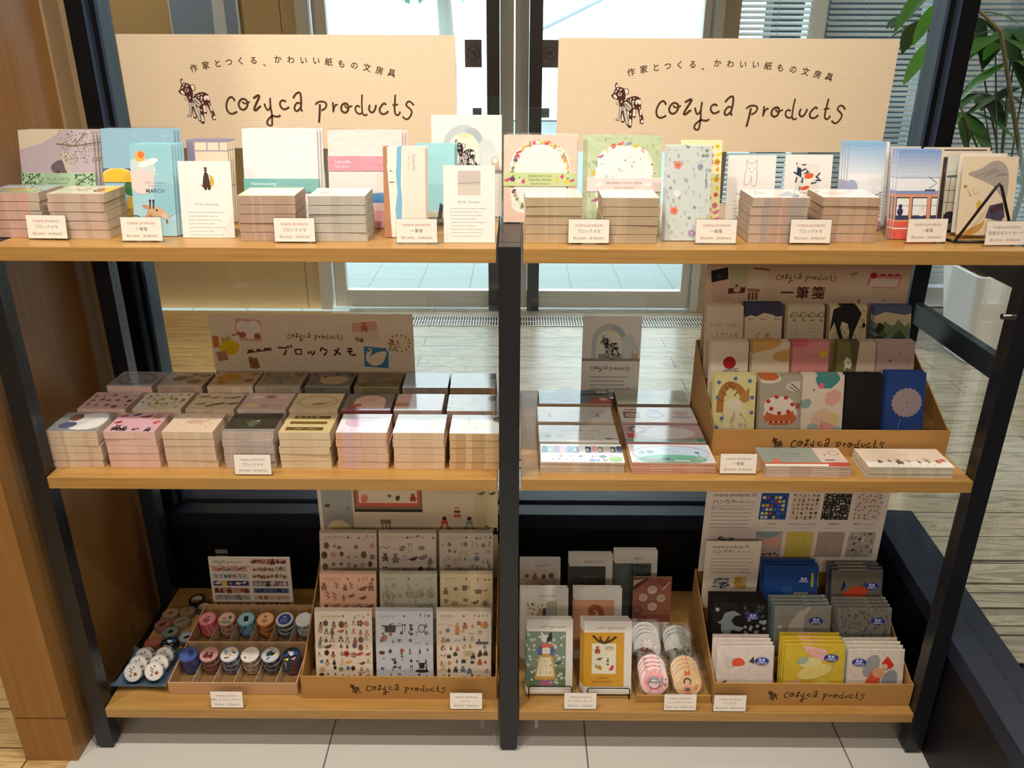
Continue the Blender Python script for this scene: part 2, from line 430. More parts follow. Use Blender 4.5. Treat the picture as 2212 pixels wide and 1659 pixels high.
            s.poly([(x-r*.8, y+r*.4*k), (x+r*.8, y+r*.4*k), (x+r*.7, y-r*.6*k), (x-r*.7, y-r*.6*k)], c); s.rect(x-r*1.15, y+r*.28*k, x+r*1.15, y+r*.4*k, c); s.rect(x-r*.15, y+r*.4*k, x+r*.15, y+r*.58*k, c)
        elif kind == 'bottle':
            s.poly([(x-r*.3, y-r*k), (x+r*.3, y-r*k), (x+r*.3, y+r*.2*k), (x+r*.1, y+r*.5*k), (x+r*.1, y+r*k), (x-r*.1, y+r*k), (x-r*.1, y+r*.5*k), (x-r*.3, y+r*.2*k)], c); s.rect(x-r*.26, y-r*.6*k, x+r*.26, y-r*.1*k, d)
        elif kind == 'oval':
            s.ell(x, y, r*.7, r*.9, c); s.ell(x, y, r*.52, r*.7, d)
        elif kind == 'blob': s.ell(x, y, r*.8, r*.55, c, (x*977) % 90); s.ell(x+r*.2, y, r*.3, r*.2, d)
        elif kind == 'flower': s.flower(x, y, r*.8, c, d)
        elif kind == 'sprig':
            s.line([(x, y-r*k), (x+r*.1, y), (x, y+r*k)], r*.12, d, 2)
            for q in range(4): s.leaf(x, y+(-.6+q*.4)*r*k, r*.7, (35, 145)[q % 2], c)
        elif kind == 'star': s.stars(x, y, r*.7, c, 4, .35)
        elif kind == 'tools':
            for q in (-.3, .25): s.rrect(x+q*r, y, r*.14, r*1.7, 0, c); s.ell(x+q*r, y+r*.75*k, r*.22, r*.3, c)
        elif kind == 'house':
            s.rect(x-r*.6, y-r*.7*k, x+r*.6, y+r*.2*k, c); s.poly([(x-r*.8, y+r*.2*k), (x+r*.8, y+r*.2*k), (x, y+r*.9*k)], d)
        elif kind == 'tree':
            s.rrect(x, y-r*.5*k, r*.18, r, 0, d); s.ell(x, y+r*.35*k, r*.62, r*.6, c)
        elif kind == 'fruit':
            s.disc(x, y, r*.62, c, 10); s.leaf(x, y+r*.55*k, r*.6, 50, d)
        elif kind == 'dress':
            s.poly([(x-r*.75, y-r*.8*k), (x+r*.75, y-r*.8*k), (x+r*.2, y+r*.1*k), (x-r*.2, y+r*.1*k)], c); s.ell(x, y+r*.2*k, r*.38, r*.3, c); s.disc(x, y+r*.68*k, r*.24, d, 9)
            s.poly([(x-r*.3, y-r*.72*k), (x+r*.3, y-r*.72*k), (x+r*.14, y+r*.0*k), (x-r*.14, y)], '#d9cdb4')
        elif kind == 'can': s.ell(x, y-r*.1*k, r*.5, r*.42, c); s.line([(x+r*.4, y), (x+r*.95, y+r*.5*k)], r*.16, c); s.ring(x-r*.5, y+r*.1*k, r*.35, r*.4, r*.1, d, 10)
        elif kind == 'dash': s.line([(x-r*.8, y-r*.3*k), (x-r*.2, y+r*.2*k), (x+r*.4, y-r*.2*k), (x+r*.9, y+r*.3*k)], r*.16, c, 2)
        elif kind == 'suit':
            s.rect(x-r*.6, y-r*.6*k, x+r*.6, y+r*.4*k, c); s.ring(x, y+r*.5*k, r*.25, r*.25, r*.1, d, 8)
    def scatter(s, seed, x0, y0, x1, y1, nx, ny, r, kinds, cols, dets, jit=.25, skip=0.0):
        g = random.Random(seed)
        for j in range(ny):
            for i in range(nx):
                if g.random() < skip: continue
                x = x0+(x1-x0)*(i+.5+(g.random()-.5)*jit*2)/nx; y = y0+(y1-y0)*(j+.5+(g.random()-.5)*jit*2)/ny
                s.motif(g.choice(kinds), x, y, r*(.75+.5*g.random()), g.choice(cols), g.choice(dets))
    def logo(s, x, y, w, col='#4a2c18', lw=1.0):
        """handwritten brand line centred on x, baseline y, width w (fraction of w)"""
        k = w/425
        for st, wd in LOGO:
            s.line([(x+(px-677.5)*k, y+(230-py)*k*s.w/s.h) for px, py in st], wd*k*lw, col, 3)
    def deer(s, x, y, h, dark='#4d281c', light='#efe3da', grey='#cbc8bb', simple=False):
        """spotted fawn with a ribbon; x centre, y foot, h as fraction of w"""
        k = h/1400
        def q(p): return [(x+(a-780)*k, y+(1540-b)*k*s.w/s.h) for a, b in p]
        for pts, c, sm in DEER:
            col = {'d': dark, 'l': light, 'g': grey}[c]
            if isinstance(pts[0], tuple): s.poly(q(pts), col, sm)
            else:
                cx, cy_, rx, ry = pts; p = q([(cx, cy_)])[0]; s.ell(p[0], p[1], rx*k, ry*k, col, 0, 9)
    def mesh(s, mb, place, m=0):
        for bb, ly, fs, col in s.it:
            z = ly*EPS
            for f in fs: mb.face([place(px, py, z) for px, py in f], col, m)

def _z(p, ox, oy, sc): return [(ox+a/sc, oy+b/sc) for a, b in p]
_a = lambda *p: _z(p, 460, 170, 10.05)
_b = lambda *p: _z(p, 660, 170, 9.217)
LOGO = [
 (_a((295,365),(270,310),(220,280),(150,330),(105,420),(90,500),(110,590),(170,635),(240,630),(320,590)), 4.0),
 (_a((490,315),(430,340),(375,420),(385,500),(430,545),(490,545),(550,490),(575,420),(555,350),(490,315)), 4.2),
 (_a((455,375),(490,410),(560,415),(630,375)), 3.2),
 (_a((715,310),(770,275),(840,245),(850,280),(800,370),(740,470),(710,550),(750,560),(810,510),(865,470)), 4.8),
 (_a((950,415),(965,480),(1000,550),(1040,545),(1078,480)), 3.8),
 (_a((1095,295),(1085,400),(1085,520),(1095,650),(1085,780),(1070,880),(1020,890),(970,860),(978,790),(1030,730),(1100,680),(1160,690),(1240,695),(1285,660)), 3.9),
 (_a((1440,380),(1390,350),(1330,365),(1300,420),(1315,490),(1370,535),(1430,530),(1500,490)), 4.0),
 (_a((1610,305),(1650,240),(1720,185),(1770,190),(1785,260),(1780,380),(1765,480),(1760,540),(1790,580)), 4.2),
 (_a((1750,410),(1690,400),(1640,450),(1615,520),(1640,570),(1690,565),(1755,500)), 4.0),
 (_b((75,400),(140,350),(230,340),(290,365),(300,410),(270,470),(190,515)), 3.8),
 (_b((170,390),(160,480),(145,600),(120,755)), 4.4),
 (_b((438,350),(435,450),(435,550)), 3.6), (_b((435,520),(470,430),(500,400),(535,405)), 3.6),
 (_b((690,370),(630,400),(600,470),(620,530),(680,555),(730,520),(755,450),(730,385),(690,370)), 4.2),
 (_b((690,400),(690,440),(730,460),(780,440),(830,420)), 3.2),
 (_b((990,445),(950,420),(905,440),(890,490),(915,550),(980,580),(1030,550)), 3.6),
 (_b((1050,200),(1035,330),(1030,450),(1035,560),(1070,605),(1105,600),(1135,580)), 3.4),
 (_b((1195,400),(1175,460),(1185,520),(1235,550),(1290,500),(1325,400)), 4.0),
 (_b((1530,400),(1490,370),(1430,420),(1390,490),(1410,560),(1490,580),(1570,520)), 4.0),
 (_b((1730,200),(1715,330),(1700,480),(1710,570),(1750,600),(1790,580),(1810,530)), 3.8), (_b((1660,405),(1775,390)), 3.4),
 (_b((2100,410),(2060,360),(2000,330),(1950,370),(1945,410),(2000,460),(2040,500),(2050,550),(2010,630),(1950,680),(1890,660),(1855,625)), 3.6),
]
DEER = [
 ([(590,1000),(700,1000),(710,1330),(690,1365),(600,1365),(590,1320)], 'd', 0), ([(615,1060),(685,1320),(610,1310)], 'l', 0),
 ([(700,620),(800,610),(880,570),(1000,555),(1100,580),(1180,640),(1210,740),(1200,850),(1215,1000),(1280,1150),(1330,1330),(1310,1410),(1200,1400),(1170,1200),(1110,1000),(1060,940),(1055,1200),(1010,1225),(950,1190),(940,1480),(900,1535),(820,1510),(805,1450),(830,1400),(830,1000),(740,1000),(640,850),(640,700)], 'd', 0),
 ([(960,965),(1035,955),(1045,1170),(950,1165)], 'l', 0), ([(850,1240),(915,1280),(925,1460),(835,1440)], 'l', 0),
 ([(760,1040),(815,1030),(825,1330),(790,1220)], 'l', 0),
 ([(1165,960),(1205,960),(1245,1130),(1185,1140)], 'l', 0), ([(1240,1290),(1305,1270),(1322,1370),(1225,1385)], 'l', 0), ([(1190,1180),(1215,1190),(1215,1260),(1195,1260)], 'l', 0),
 ([(1020,690),(1090,660),(1190,670),(1200,800),(1130,810),(1090,750),(1060,820),(1010,780)], 'l', 0),
 ((865,655,26,26), 'l', 0), ((965,628,28,20), 'l', 0), ((855,725,24,26), 'l', 0), ((945,725,34,36), 'l', 0), ((930,795,22,36), 'l', 0), ((962,880,22,42), 'l', 0), ((1155,915,18,30), 'l', 0), ((880,1110,22,36), 'l', 0), ((795,680,14,24), 'l', 0),
 ([(335,290),(340,190),(375,150),(420,170),(465,270),(440,310),(370,320)], 'd', 0), ([(365,280),(385,205),(420,190),(450,280),(385,300)], 'l', 0),
 ((700,425,95,105), 'd', 0), ((695,425,74,86), 'l', 0),
 ([(230,530),(290,480),(320,400),(370,310),(470,285),(560,295),(640,340),(680,470),(690,600),(700,690),(600,890),(540,870),(500,820),(490,700),(410,660),(320,640),(255,590)], 'd', 0),
 ([(295,545),(340,500),(420,580),(415,640),(330,620)], 'l', 0), ([(400,330),(460,310),(470,340),(410,370)], 'l', 0), ([(340,430),(400,380),(410,410),(350,470)], 'l', 0), ([(480,380),(560,330),(570,360),(500,410)], 'l', 0),
 ((505,505,64,54), 'l', 0), ((505,500,40,36), 'd', 0),
 ([(385,760),(440,710),(500,715),(440,835)], 'd', 0), ([(400,762),(445,725),(480,725),(437,812)], 'l', 0),
 ([(690,640),(705,570),(740,620),(700,690),(660,700)], 'l', 0),
 ([(545,720),(580,680),(590,740),(560,770)], 'l', 0),
 ([(500,850),(600,870),(590,1130),(525,1320),(395,1290),(500,1200),(510,1000)], 'd', 0), ([(515,870),(585,885),(570,1130),(515,1300),(425,1285),(515,1200),(525,1000)], 'g', 0),
 ([(625,850),(715,880),(760,1050),(855,1400),(765,1460),(680,1200),(635,1000)], 'd', 0), ([(640,870),(702,895),(742,1050),(832,1390),(775,1430),(695,1200),(650,1000)], 'g', 0),
 ([(630,740),(740,705),(870,815),(925,900),(890,985),(785,1025),(710,930),(630,800)], 'd', 0), ([(648,750),(738,724),(860,830),(905,900),(875,968),(792,1003),(725,915),(648,790)], 'g', 0),
 ([(655,775),(730,800),(850,925),(835,940),(720,830),(655,790)], 'd', 0),
]

# ------------------------------------------------------------------ makers
def flat_place(w, h, z0): return lambda x, y, z: (x-w/2, y-h/2, z0+z)
def stand_place(w, y0=0.0): return lambda x, y, z: (x-w/2, y0-z, y)

def card_mesh(name, w, h, th, art, edge, mats=(PAPER,), am=0, parent=None, bm=0):
    """upright sheet or pad: origin at the bottom middle of its front, printed side towards -y"""
    mb = MB(); mb.box(-w/2, w/2, .0002, th, 0, h, edge, bm)
    A = Art(w, h); art(A); A.mesh(mb, stand_place(w, 0), am)
    return mb.build(name, list(mats), parent)

def sleeve(o, w, h, y=-.0012, over=.003, m=None, name='clear_sleeve'):
    mb = MB(); n = 6; P = []
    r = random.Random(int(w*1e5)+int(h*1e4))
    for j in range(n+1):
        for i in range(n+1):
            P.append((-w/2-over*.5+(w+over)*i/n, y-.0004*r.random(), h*.004+(h*.996+1.2*over)*j/n))
    mb.idx(P, [(j*(n+1)+i, j*(n+1)+i+1, (j+1)*(n+1)+i+1, (j+1)*(n+1)+i) for j in range(n) for i in range(n)])
    return mb.build(name, m or FILM, o, smooth=True)

def lean(name, cat, label, art, u0, u1, vt, Yt, Zb=None, tilt=13, h=None, th=.0022, edge='#efe9de', mats=(PAPER,), am=0, group=None,
         yaw=0, copies=0, step=(0, .005, .0004), clabel=None, film=False, cgroup=None):
    """a sheet whose top edge runs from u0 to u1 at row vt in the plane Y=Yt and leans back by tilt degrees"""
    a, b = at(u0, vt, Y=Yt), at(u1, vt, Y=Yt); w = b.x-a.x; zt = (a.z+b.z)/2
    t = RD(tilt)
    if Zb is not None: h = (zt-Zb-th*sin(t)-.0006)/cos(t)
    o = card_mesh(name, w, h, th, art, edge, mats, am)
    o.location = ((a.x+b.x)/2, Yt-h*sin(t), zt-h*cos(t)); o.rotation_euler = (-t, 0, RD(yaw))
    if DBG: print('LEAN', label[:50], 'y0', round(o.location.y,4), 'z0', round(o.location.z,4), 'x', round(o.location.x-w/2,4), round(o.location.x+w/2,4))
    tag(o, label, cat, group)
    if film: sleeve(o, w, h)
    for k in range(copies):
        c = copy_tree(o); c.location = o.location+Vector((step[0]*(k+1), step[1]*(k+1), step[2]*(k+1)))
        tag(c, clabel.format(ORD[k+1]), cat, cgroup or group)
    return o

def price_tag(u, v, Z, line2, line3, label, first='cozyca products', yaw=0, w=.072, h=.041, tilt=8):
    p = at(u, v, Z=Z)
    def art(A):
        A.rect(0, 0, 1, 1, '#f6ede2')
        A.text(first, .5, .77, .105, '#b06a58'); A.text(line2, .5, .5, .1, '#6f645c'); A.text(line3, .5, .2, .082, '#857a70')
    o = card_mesh('price_tag', w, h, .0008, art, '#f3eadf'); o.location = (p.x, p.y, Z+.0035); o.rotation_euler = (-RD(tilt), 0, RD(yaw))
    tag(o, label, 'price tag', 'price tags along the shelf edges')
    mb = MB(); e = .0015
    mb.box(-w/2-e, w/2+e, .0012, .0028, -.002, h+.002)
    t = RD(tilt)
    def loc(y, z): return (y*cos(t)-z*sin(t), y*sin(t)+z*cos(t))
    # foot lies level on the shelf: shelf frame -> tag frame
    F = [loc(.0012, -.0034), loc(.008, -.0034), loc(.008, -.0019), loc(.0012, -.0019)]
    mb.prism_x([(y, z) for y, z in F], -w/2-e, w/2+e)
    mb.build('acrylic_stand', ACRYL, o)
    return o
# ------------------------------------------------------------------ the setting
ZT, ZM, ZB, SHD = 1.1816, .7195, .1212, .441
X0, X1, X2, X3 = -.9145, -.02375, .02375, .9145
NAVY, INK = '#1a1f2b', '#0b0c10'

def slab(name, x0, x1, y0, y1, z0, z1, mat, col='#ffffff', label=None, bevel=0):
    mb = MB(); mb.box(x0, x1, y0, y1, z0, z1, col); return structure(mb.build(name, mat, bevel=bevel), label)
slab('floor', -1.0, 1.15, -6, .55, -.08, 0, SHOPTILE)
slab('floor_left', -4, -1.0, -6, 3.3, -.08, 0, LFLOOR)
slab('floor_right', 1.15, 4.2, -6, .32, -.08, -.012, PLASTER, '#1c2230')
slab('floor_vestibule', -1.0, 4.2, .77, 3.42, -.08, 0, VFLOOR)
slab('floor_vestibule', -1.0, 1.15, .55, .77, -.08, 0, VFLOOR)
mb = MB(); mb.box(1.15, 4.2, .32, .77, -.08, -.012, '#1c2230'); structure(mb.build('floor_deck_base', PLASTER))
mb = MB()
for k in range(4): mb.box(1.15, 4.2, .3+.1165*k, .3+.1165*k+.107, -.012, 0)
structure(mb.build('floor_deck', VFLOOR))
slab('ceiling', -4.2, 4.4, -6.1, 3.5, 2.8, 2.9, PLASTER, '#cfc6ba')
slab('wall_front', -4.2, 4.4, -6.1, -6, 0, 2.8, PLASTER, '#b99d78')
slab('wall_west', -4.2, -4, -6, 3.5, 0, 2.8, PLASTER, '#bfa681')
slab('wall_east', 4.2, 4.4, -6, 3.5, 0, 2.8, PLASTER, '#b9ad99')
# stained wood panel that ends beside the shelves
mb = MB(); mb.box(-1.1, -.982, -.035, .5, 0, .124); mb.box(-1.098, -.984, -.032, .5, .124, .129); mb.box(-1.1, -.982, -.035, .5, .129, 2.8)
structure(mb.build('wall_left', OAKPANEL))
slab('trim_1', -.99, -.976, .455, .52, 0, 2.8, PLASTER, '#a68c6c')
slab('wall_left_return', -1.1, -.962, .52, .62, 0, 2.8, PLASTER, '#97805f')

# glazing behind the shelves
win = structure(empty('window_1', (0, .5, 0)))
mb = MB(); mb.box(-.976, .99, 0, .12, 0, .283, '#090a0e'); mb.build('plinth', FRAME, win)
mb = MB(); mb.box(-.976, 1.0, -.004, .05, .283, .328, NAVY); mb.box(-.976, 1.0, .05, .06, .283, .31, INK); mb.box(-.976, 1.0, .06, .115, .283, .335, '#28303f'); mb.build('sill', FRAME, win, bevel=.002)
for sg, x in ((1, -.963), (-1, 1.002)):
    mb = MB()
    for a, b, y0, c in ((0, .034, .02, INK), (.034, .041, .028, '#39465c'), (.041, .05, .045, INK), (.05, .057, .05, '#39465c')):  # bluish strips carry the sky's reflection in their colour
        xa, xb = sorted((x+sg*a, x+sg*b)); mb.box(xa, xb, y0, .11, .335, 2.8, c)
    mb.build('mullion', FRAME, win)
mb = MB(); mb.box(-.92, .96, .072, .078, .335, 2.8); mb.build('glass_pane', GLASS, win)
A = Art(.034, .04)
for y in (.1, .6): A.rect(0, y, 1, y+.34, '#a8a294'); A.dashes(.1, y+.15, .8, 1, .1, '#5b564e', .05, 3, .12)
mb = MB(); A.mesh(mb, lambda x, y, z: (-.823+x, -.0006-z, .17+y)); mb.build('rating_label', PAPER, win)

# glazing that comes forward on the right
win2 = structure(empty('window_2', (.9585, 0, 0), (0, 0, RD(-4.3))))
mb = MB(); mb.box(0, .1, -1.3, .52, 0, .285, '#120f16'); mb.build('plinth', FRAME, win2)
mb = MB(); mb.box(-.004, .106, -1.3, .535, .285, .33, '#222a3c'); mb.build('sill', FRAME, win2, bevel=.002)
mb = MB(); mb.box(.055, .061, -1.3, .5, .33, 2.8); mb.build('glass_pane', GLASS, win2)

# end wall of the vestibule, doors and blinds
YB = 3.35
mb = MB(); mb.box(-4, -1.253, YB, YB+.1, 0, 2.8, '#b79e74'); mb.box(-1.253, -1.249, YB+.01, YB+.1, 0, 2.8, '#5a4a34'); mb.box(-1.249, -1.165, YB, YB+.1, 0, 2.8, '#b79e74')
mb.box(-1.165, 1.19, YB, YB+.1, 2.68, 2.8, '#b7a98f'); structure(mb.build('wall_back', PLASTER))
mb = MB(); mb.box(1.115, 1.2, YB-.01, YB+.1, 0, 2.8, '#a79880'); structure(mb.build('wall_back_pier', PLASTER))
for nm, x0, x1 in (('trim_2', -1.165, -1.098), ('trim_3', 1.066, 1.112)):
    mb = MB(); mb.box(x0, x1, YB-.03, YB+.1, 0, 2.68, '#ffffff'); structure(mb.build(nm, STEEL, bevel=.003))
for n, sg in ((1, -1), (2, 1)):
    d = structure(empty('door_%d' % n, (sg*.55, YB, 0)))
    def bx(a, b, y0, y1, z0, z1, col, mb):
        xa, xb = sorted((sg*a-sg*.55, sg*b-sg*.55)); mb.box(xa, xb, y0, y1, z0, z1, col)
    mb = MB(); bx(1.02, 1.09, 0, .05, .012, 2.66, '#fff', mb) if False else bx(1.01, 1.085 if n == 1 else 1.06, 0, .05, .012, 2.66, '#ffffff', mb)
    bx(.004, .078, 0, .05, .012, 2.66, '#ffffff', mb); bx(.078, 1.01, 0, .05, .012, .118, '#ffffff', mb); bx(.078, 1.01, -.004, .054, .085, .09, '#ffffff', mb); bx(.078, 1.01, 0, .05, 2.58, 2.66, '#ffffff', mb)
    mb.build('door_frame', STEEL, d, bevel=.002)
    mb = MB(); bx(.08, .15, -.045, -.02, -.0+.004, 2.62, '#12151d', mb); bx(.1, .12, -.02, .0, .3, .33, '#12151d', mb); mb.build('pull_bar', METAL, d)
    mb = MB(); bx(.078, 1.01, .022, .028, .118, 2.58, '#ffffff', mb); mb.build('glass_pane', GLASS, d)
    # notices stuck on the glass
    x = (-.225 if n == 1 else .192); A = Art(.092, .14, '#8d8890')
    A.ring(.5, .52, .36, .36, .05, '#8c4a44'); A.line([(.25, .7), (.75, .35)], .05, '#8c4a44'); A.motif('bird', .5, .52, .2, '#6d6870', '#6d6870')
    A.dashes(.15, .9, .7, 1, .1, '#5a565e', .03, 1, .1); A.dashes(.12, .12, .76, 2, .07, '#5a565e', .03, 2, .1)
    mb = MB(); mb.box(x-.046-d.location.x, x+.046-d.location.x, .0195, .0215, 1.378, 1.518, '#8d8890'); A.mesh(mb, lambda a, b, z: (x-.046-d.location.x+a, .0193-z*4, 1.378+b)); mb.build('notice_sticker', STICKER, d)
    x = (-.208 if n == 1 else .17); A = Art(.05, .05, '#8aa3ab'); A.text('PUSH', .5, .5, .3, '#3c4a50')
    mb = MB(); mb.box(x-.025-d.location.x, x+.025-d.location.x, .0195, .0215, 1.117, 1.167, '#8aa3ab'); A.mesh(mb, lambda a, b, z: (x-.025-d.location.x+a, .0193-z*4, 1.117+b)); mb.build('push_sticker', STICKER, d)

wb = structure(empty('window_3', (2.7, 3.5, 0)))
mb = MB(); mb.box(-1.1, -1.0+.0, -.05, .05, 0, 2.8, '#e8eef0'); mb.box(-.38, -.2, -.07, .05, 0, 2.8, '#eef2f3'); mb.box(-.45, -.38, -.06, .05, 0, 2.8, '#8a9ba6'); mb.box(-1.5, -1.47, -.03, .05, 0, 2.8, '#c9c4ba'); mb.box(-1.5, 1.5, -.05, .05, 0, .12, '#c6ccce'); mb.build('window_frame', PLASTER, wb)
mb = MB(); mb.box(-1.47, 1.5, .03, .036, .12, 2.8); mb.build('glass_pane', GLASS, wb)
def blind(x0, x1, label, col, cx):
    mb = MB(); y = 3.43; z = .16
    while z < 2.6:
        mb.prism_x([(y-.013, z-.008), (y-.012, z-.009), (y+.013, z+.008), (y+.012, z+.009)], x0, x1, col); z += .0278
    o = mb.build('slats', SATIN)
    root = empty('venetian_blind', (cx, y, .15)); tag(root, label, 'blind', 'venetian blinds across the far window')
    o.parent = root; o.location = (-cx, -y, -.15)
    m2 = MB(); m2.box(x0, x1, y-.02, y+.02, 2.6, 2.64, '#d5dadc'); r = m2.build('head_rail', SATIN, root, loc=(-cx, -y, -.15))
    m3 = MB(); m3.tube([(x0+.2, y-.018, 2.6), (x0+.2, y-.018, .16)], .0012, '#8c979b', 5); m3.build('ladder_cord', SATIN, root, loc=(-cx, -y, -.15))
blind(1.22, 1.6, 'narrow white venetian blind beside the door, bright with daylight', '#e9f0f2', 1.4)
blind(1.7, 2.24, 'grey-white venetian blind between the two white window posts', '#d3dbdd', 2.0)
blind(2.5, 4.15, 'wide venetian blind behind the leafy potted plant', '#cfd8da', 3.2)

gr = MB(); gr.box(-1.12, 1.12, 3.03, 3.2, -.002, .001, '#14181a')
x = -1.12
while x < 1.12: gr.box(x, x+.0055, 3.035, 3.195, .001, .004, '#cfcdc4'); x += .0158
for y in (3.03, 3.111, 3.194): gr.box(-1.12, 1.12, y, y+.006, .001, .0045, '#cfcdc4')
tag(gr.build('floor_grille', SATIN), 'long slatted metal drain grille in the floor before the glass doors', 'grille')
# poster on the end wall
A = Art(.37, 1.1, '#7f95b4')
A.poly([(.2,1.0),(.24,.62),(.3,.55),(.38,.6),(.4,.8),(.4,1.0)], '#dde5ec', 4); A.poly([(.45,1.0),(.6,.7),(.62,.3),(.5,.1),(.75,.0),(.8,.3),(.78,.7),(.72,1.0)], '#c3cfdb', 3)
A.rect(0, 0, .02, 1, '#c8d3df'); A.rect(.97, 0, 1, 1, '#c8d3df')
mb = MB(); mb.box(-.185, .185, .0005, .012, 0, 1.1, '#aab6c2'); A.mesh(mb, lambda x, y, z: (x-.185, -z*6, y))
tag(mb.build('poster', PAPER, loc=(-1.65, 3.33, 1.2)), 'blue-grey poster with white curved shapes on the far beige wall', 'poster')

# ------------------------------------------------------------------ outside
slab('pavement', -20, 20, 3.45, 40, -.12, -.02, PAVING)
bd = empty('outside_building', (0, 16, 0)); tag(bd, 'pale building across the paved court, beyond the glass doors', 'building')
mb = MB(); mb.box(-14, 14, 0, 3, 0, 5.2, '#e3e6e4'); mb.build('facade', PLASTER, bd)
for k, (x, z) in enumerate([(-5.2,1.2),(-4.2,1.2),(-3.2,1.2),(-2.2,1.2),(1.6,1.4),(2.6,1.4),(3.6,1.4)]):
    m2 = MB(); m2.box(x, x+.7, -.06, -.001, z, z+1.9, '#b9dfe2'); m2.build('window', PLASTER, bd)
m2 = MB(); m2.tube([(.2, -3, 1.6), (4.5, -3.2, 3.6)], .05, '#b8c6c8', 8); m2.tube([(.2, -3, 1.6), (.2, -3, 0)], .04, '#b8c6c8', 8); m2.tube([(4.5, -3.2, 3.6), (4.5, -3.2, 0)], .04, '#b8c6c8', 8); m2.build('stair_handrail', PLASTER, bd)
tr = empty('street_tree', (-1.0, 11, -.02)); tag(tr, 'leafy street tree outside the left glass door', 'tree')
mb = MB(); mb.tube([(0,0,.001),(.05,0,1.2),(-.02,.05,2.4),(.1,0,3.6)], [.14,.11,.09,.05], '#8b8f86', 8); mb.build('trunk', PLASTER, tr)
g = random.Random(5); mb = MB()
for k in range(900):
    a, b = g.random()*2*pi, g.random(); R = 1.5*(.4+.6*g.random()); p = Vector((cos(a)*R*.8, sin(a)*R*.6, 3.1+1.5*(b-.5)*1.3))
    d = Vector((g.uniform(-1,1), g.uniform(-1,1), g.uniform(-1,.4))).normalized()*.16; u = d.orthogonal().normalized()*.06
    mb.face([p, p+d*.5+u, p+d, p+d*.5-u], g.choice(['#6aa48c','#7fb49a','#5c957c']))
mb.build('foliage', LEAF, tr)

slab('blind_backing_wall', 1.9, 9, 5.2, 5.4, -.02, 3.4, PLASTER, '#24363c')  # dark backing added so the gaps between the slats stay dark
slab('outside_sky_blocker', 1.62, 9, 3.66, 4.75, 3.0, 3.1, PLASTER, '#8a9296')  # unseen slab added to hold sky light off the blinds
# ------------------------------------------------------------------ potted plant seen through the right-hand glass
pl = empty('potted_plant', (2.43, 2.59, 0)); tag(pl, 'tall broad-leaved plant in a square white pot behind the glass', 'plant')
def ringq(r, z, rc, n=6, dx=0):
    o = []
    for qx, qy, a0 in ((1, 1, 0), (-1, 1, 90), (-1, -1, 180), (1, -1, 270)):
        for k in range(n):
            a = RD(a0+90*k/(n-1)); o.append((qx*(r-rc)+cos(a)*rc+dx, qy*(r-rc)+sin(a)*rc, z))
    return o
mb = MB(); prof = [(.12,.0005,.03),(.13,.012,.034),(.153,.18,.035),(.187,.44,.035),(.19,.468,.035),(.184,.474,.03),(.17,.472,.03),(.165,.44,.03)]
R = [ringq(*p) for p in prof]; n = len(R[0])
for i in range(len(R)-1): mb.idx(R[i]+R[i+1], [(k, (k+1) % n, n+(k+1) % n, n+k) for k in range(n)], '#e9e9ea')
mb.face(R[0][::-1], '#e9e9ea'); mb.build('pot', attr_mat('ceramic', .3, .5), pl, smooth=True)
mb = MB(); mb.face(ringq(.166, .442, .03), '#5a4634'); g = random.Random(3)
for k in range(120):
    a, b = g.uniform(-.14, .14), g.uniform(-.14, .14);
    mb.box(a, a+.02, b, b+.012, .44, .447+.008*g.random(), g.choice(['#6a4f38','#4a382a','#7a5c42']))
mb.build('soil', PLASTER, pl)
whorls = [(2098,30,2.75),(2150,80,2.6),(2190,60,2.7),(1995,40,2.35),(2080,240,2.6),(2120,200,2.8),(2210,190,2.65),(2070,330,2.7),(2180,380,2.75),(2205,480,2.6),(2150,420,2.7),(2190,130,2.5)]
mb = MB(); mbr = MB()
def one_leaf(p, dr, L, wd, col):
    side = dr.cross(Vector((0, 0, 1))); side = side.normalized() if side.length > .01 else Vector((1, 0, 0)); up = side.cross(dr)
    V = []; S = 6
    for i in range(S+1):
        t = i/S; c = p+dr*(L*t)-Vector((0, 0, 1))*(L*.35*t*t); ww = wd*(sin(pi*min(1, t*.92+.06))**.8)
        V += [c-side*ww+up*ww*.18, c, c+side*ww+up*ww*.18]
    F = []
    for i in range(S):
        a = i*3; F += [(a, a+1, a+4, a+3), (a+1, a+2, a+5, a+4)]
    mb.idx(V, F, col)
loc0 = Vector(pl.location)
for wi, (u, v, Y) in enumerate(whorls):
    c = at(u, v, Y=Y)-loc0; gg = random.Random(wi+20)
    b = Vector((gg.uniform(-.05, .05), gg.uniform(-.05, .05), .44))
    mid = b.lerp(c, .5)+Vector((gg.uniform(-.06, .06), 0, .04)); mbr.tube([b, b.lerp(mid, .5), mid, c], [.007, .006, .005, .003], '#5a5a40', 6)
    n = 8 if v < 150 else 6
    for k in range(n):
        a = 2*pi*k/n+gg.random(); e = gg.uniform(-.55, .15)
        d = Vector((cos(a), sin(a)*.8, e)).normalized()
        one_leaf(c+d*.02, d, gg.uniform(.17, .27), gg.uniform(.032, .048), gg.choice(['#3a6a28','#46782e','#345e2c','#2c5230']))
for (u0, v0, u1, v1, Y, wd) in ((2050,-60,1952,58,2.0,.042),(2045,0,1985,88,2.05,.036),(2040,10,2022,78,2.1,.034),(2045,75,1968,172,2.0,.042),(2040,-30,1960,20,2.1,.036)):
    p, e = at(u0, v0, Y=Y)-loc0, at(u1, v1, Y=Y-.1)-loc0; L = (e-p).length; d = (e-p+Vector((0, 0, L*.35))).normalized()
    one_leaf(p, d, L, wd, '#57963a')
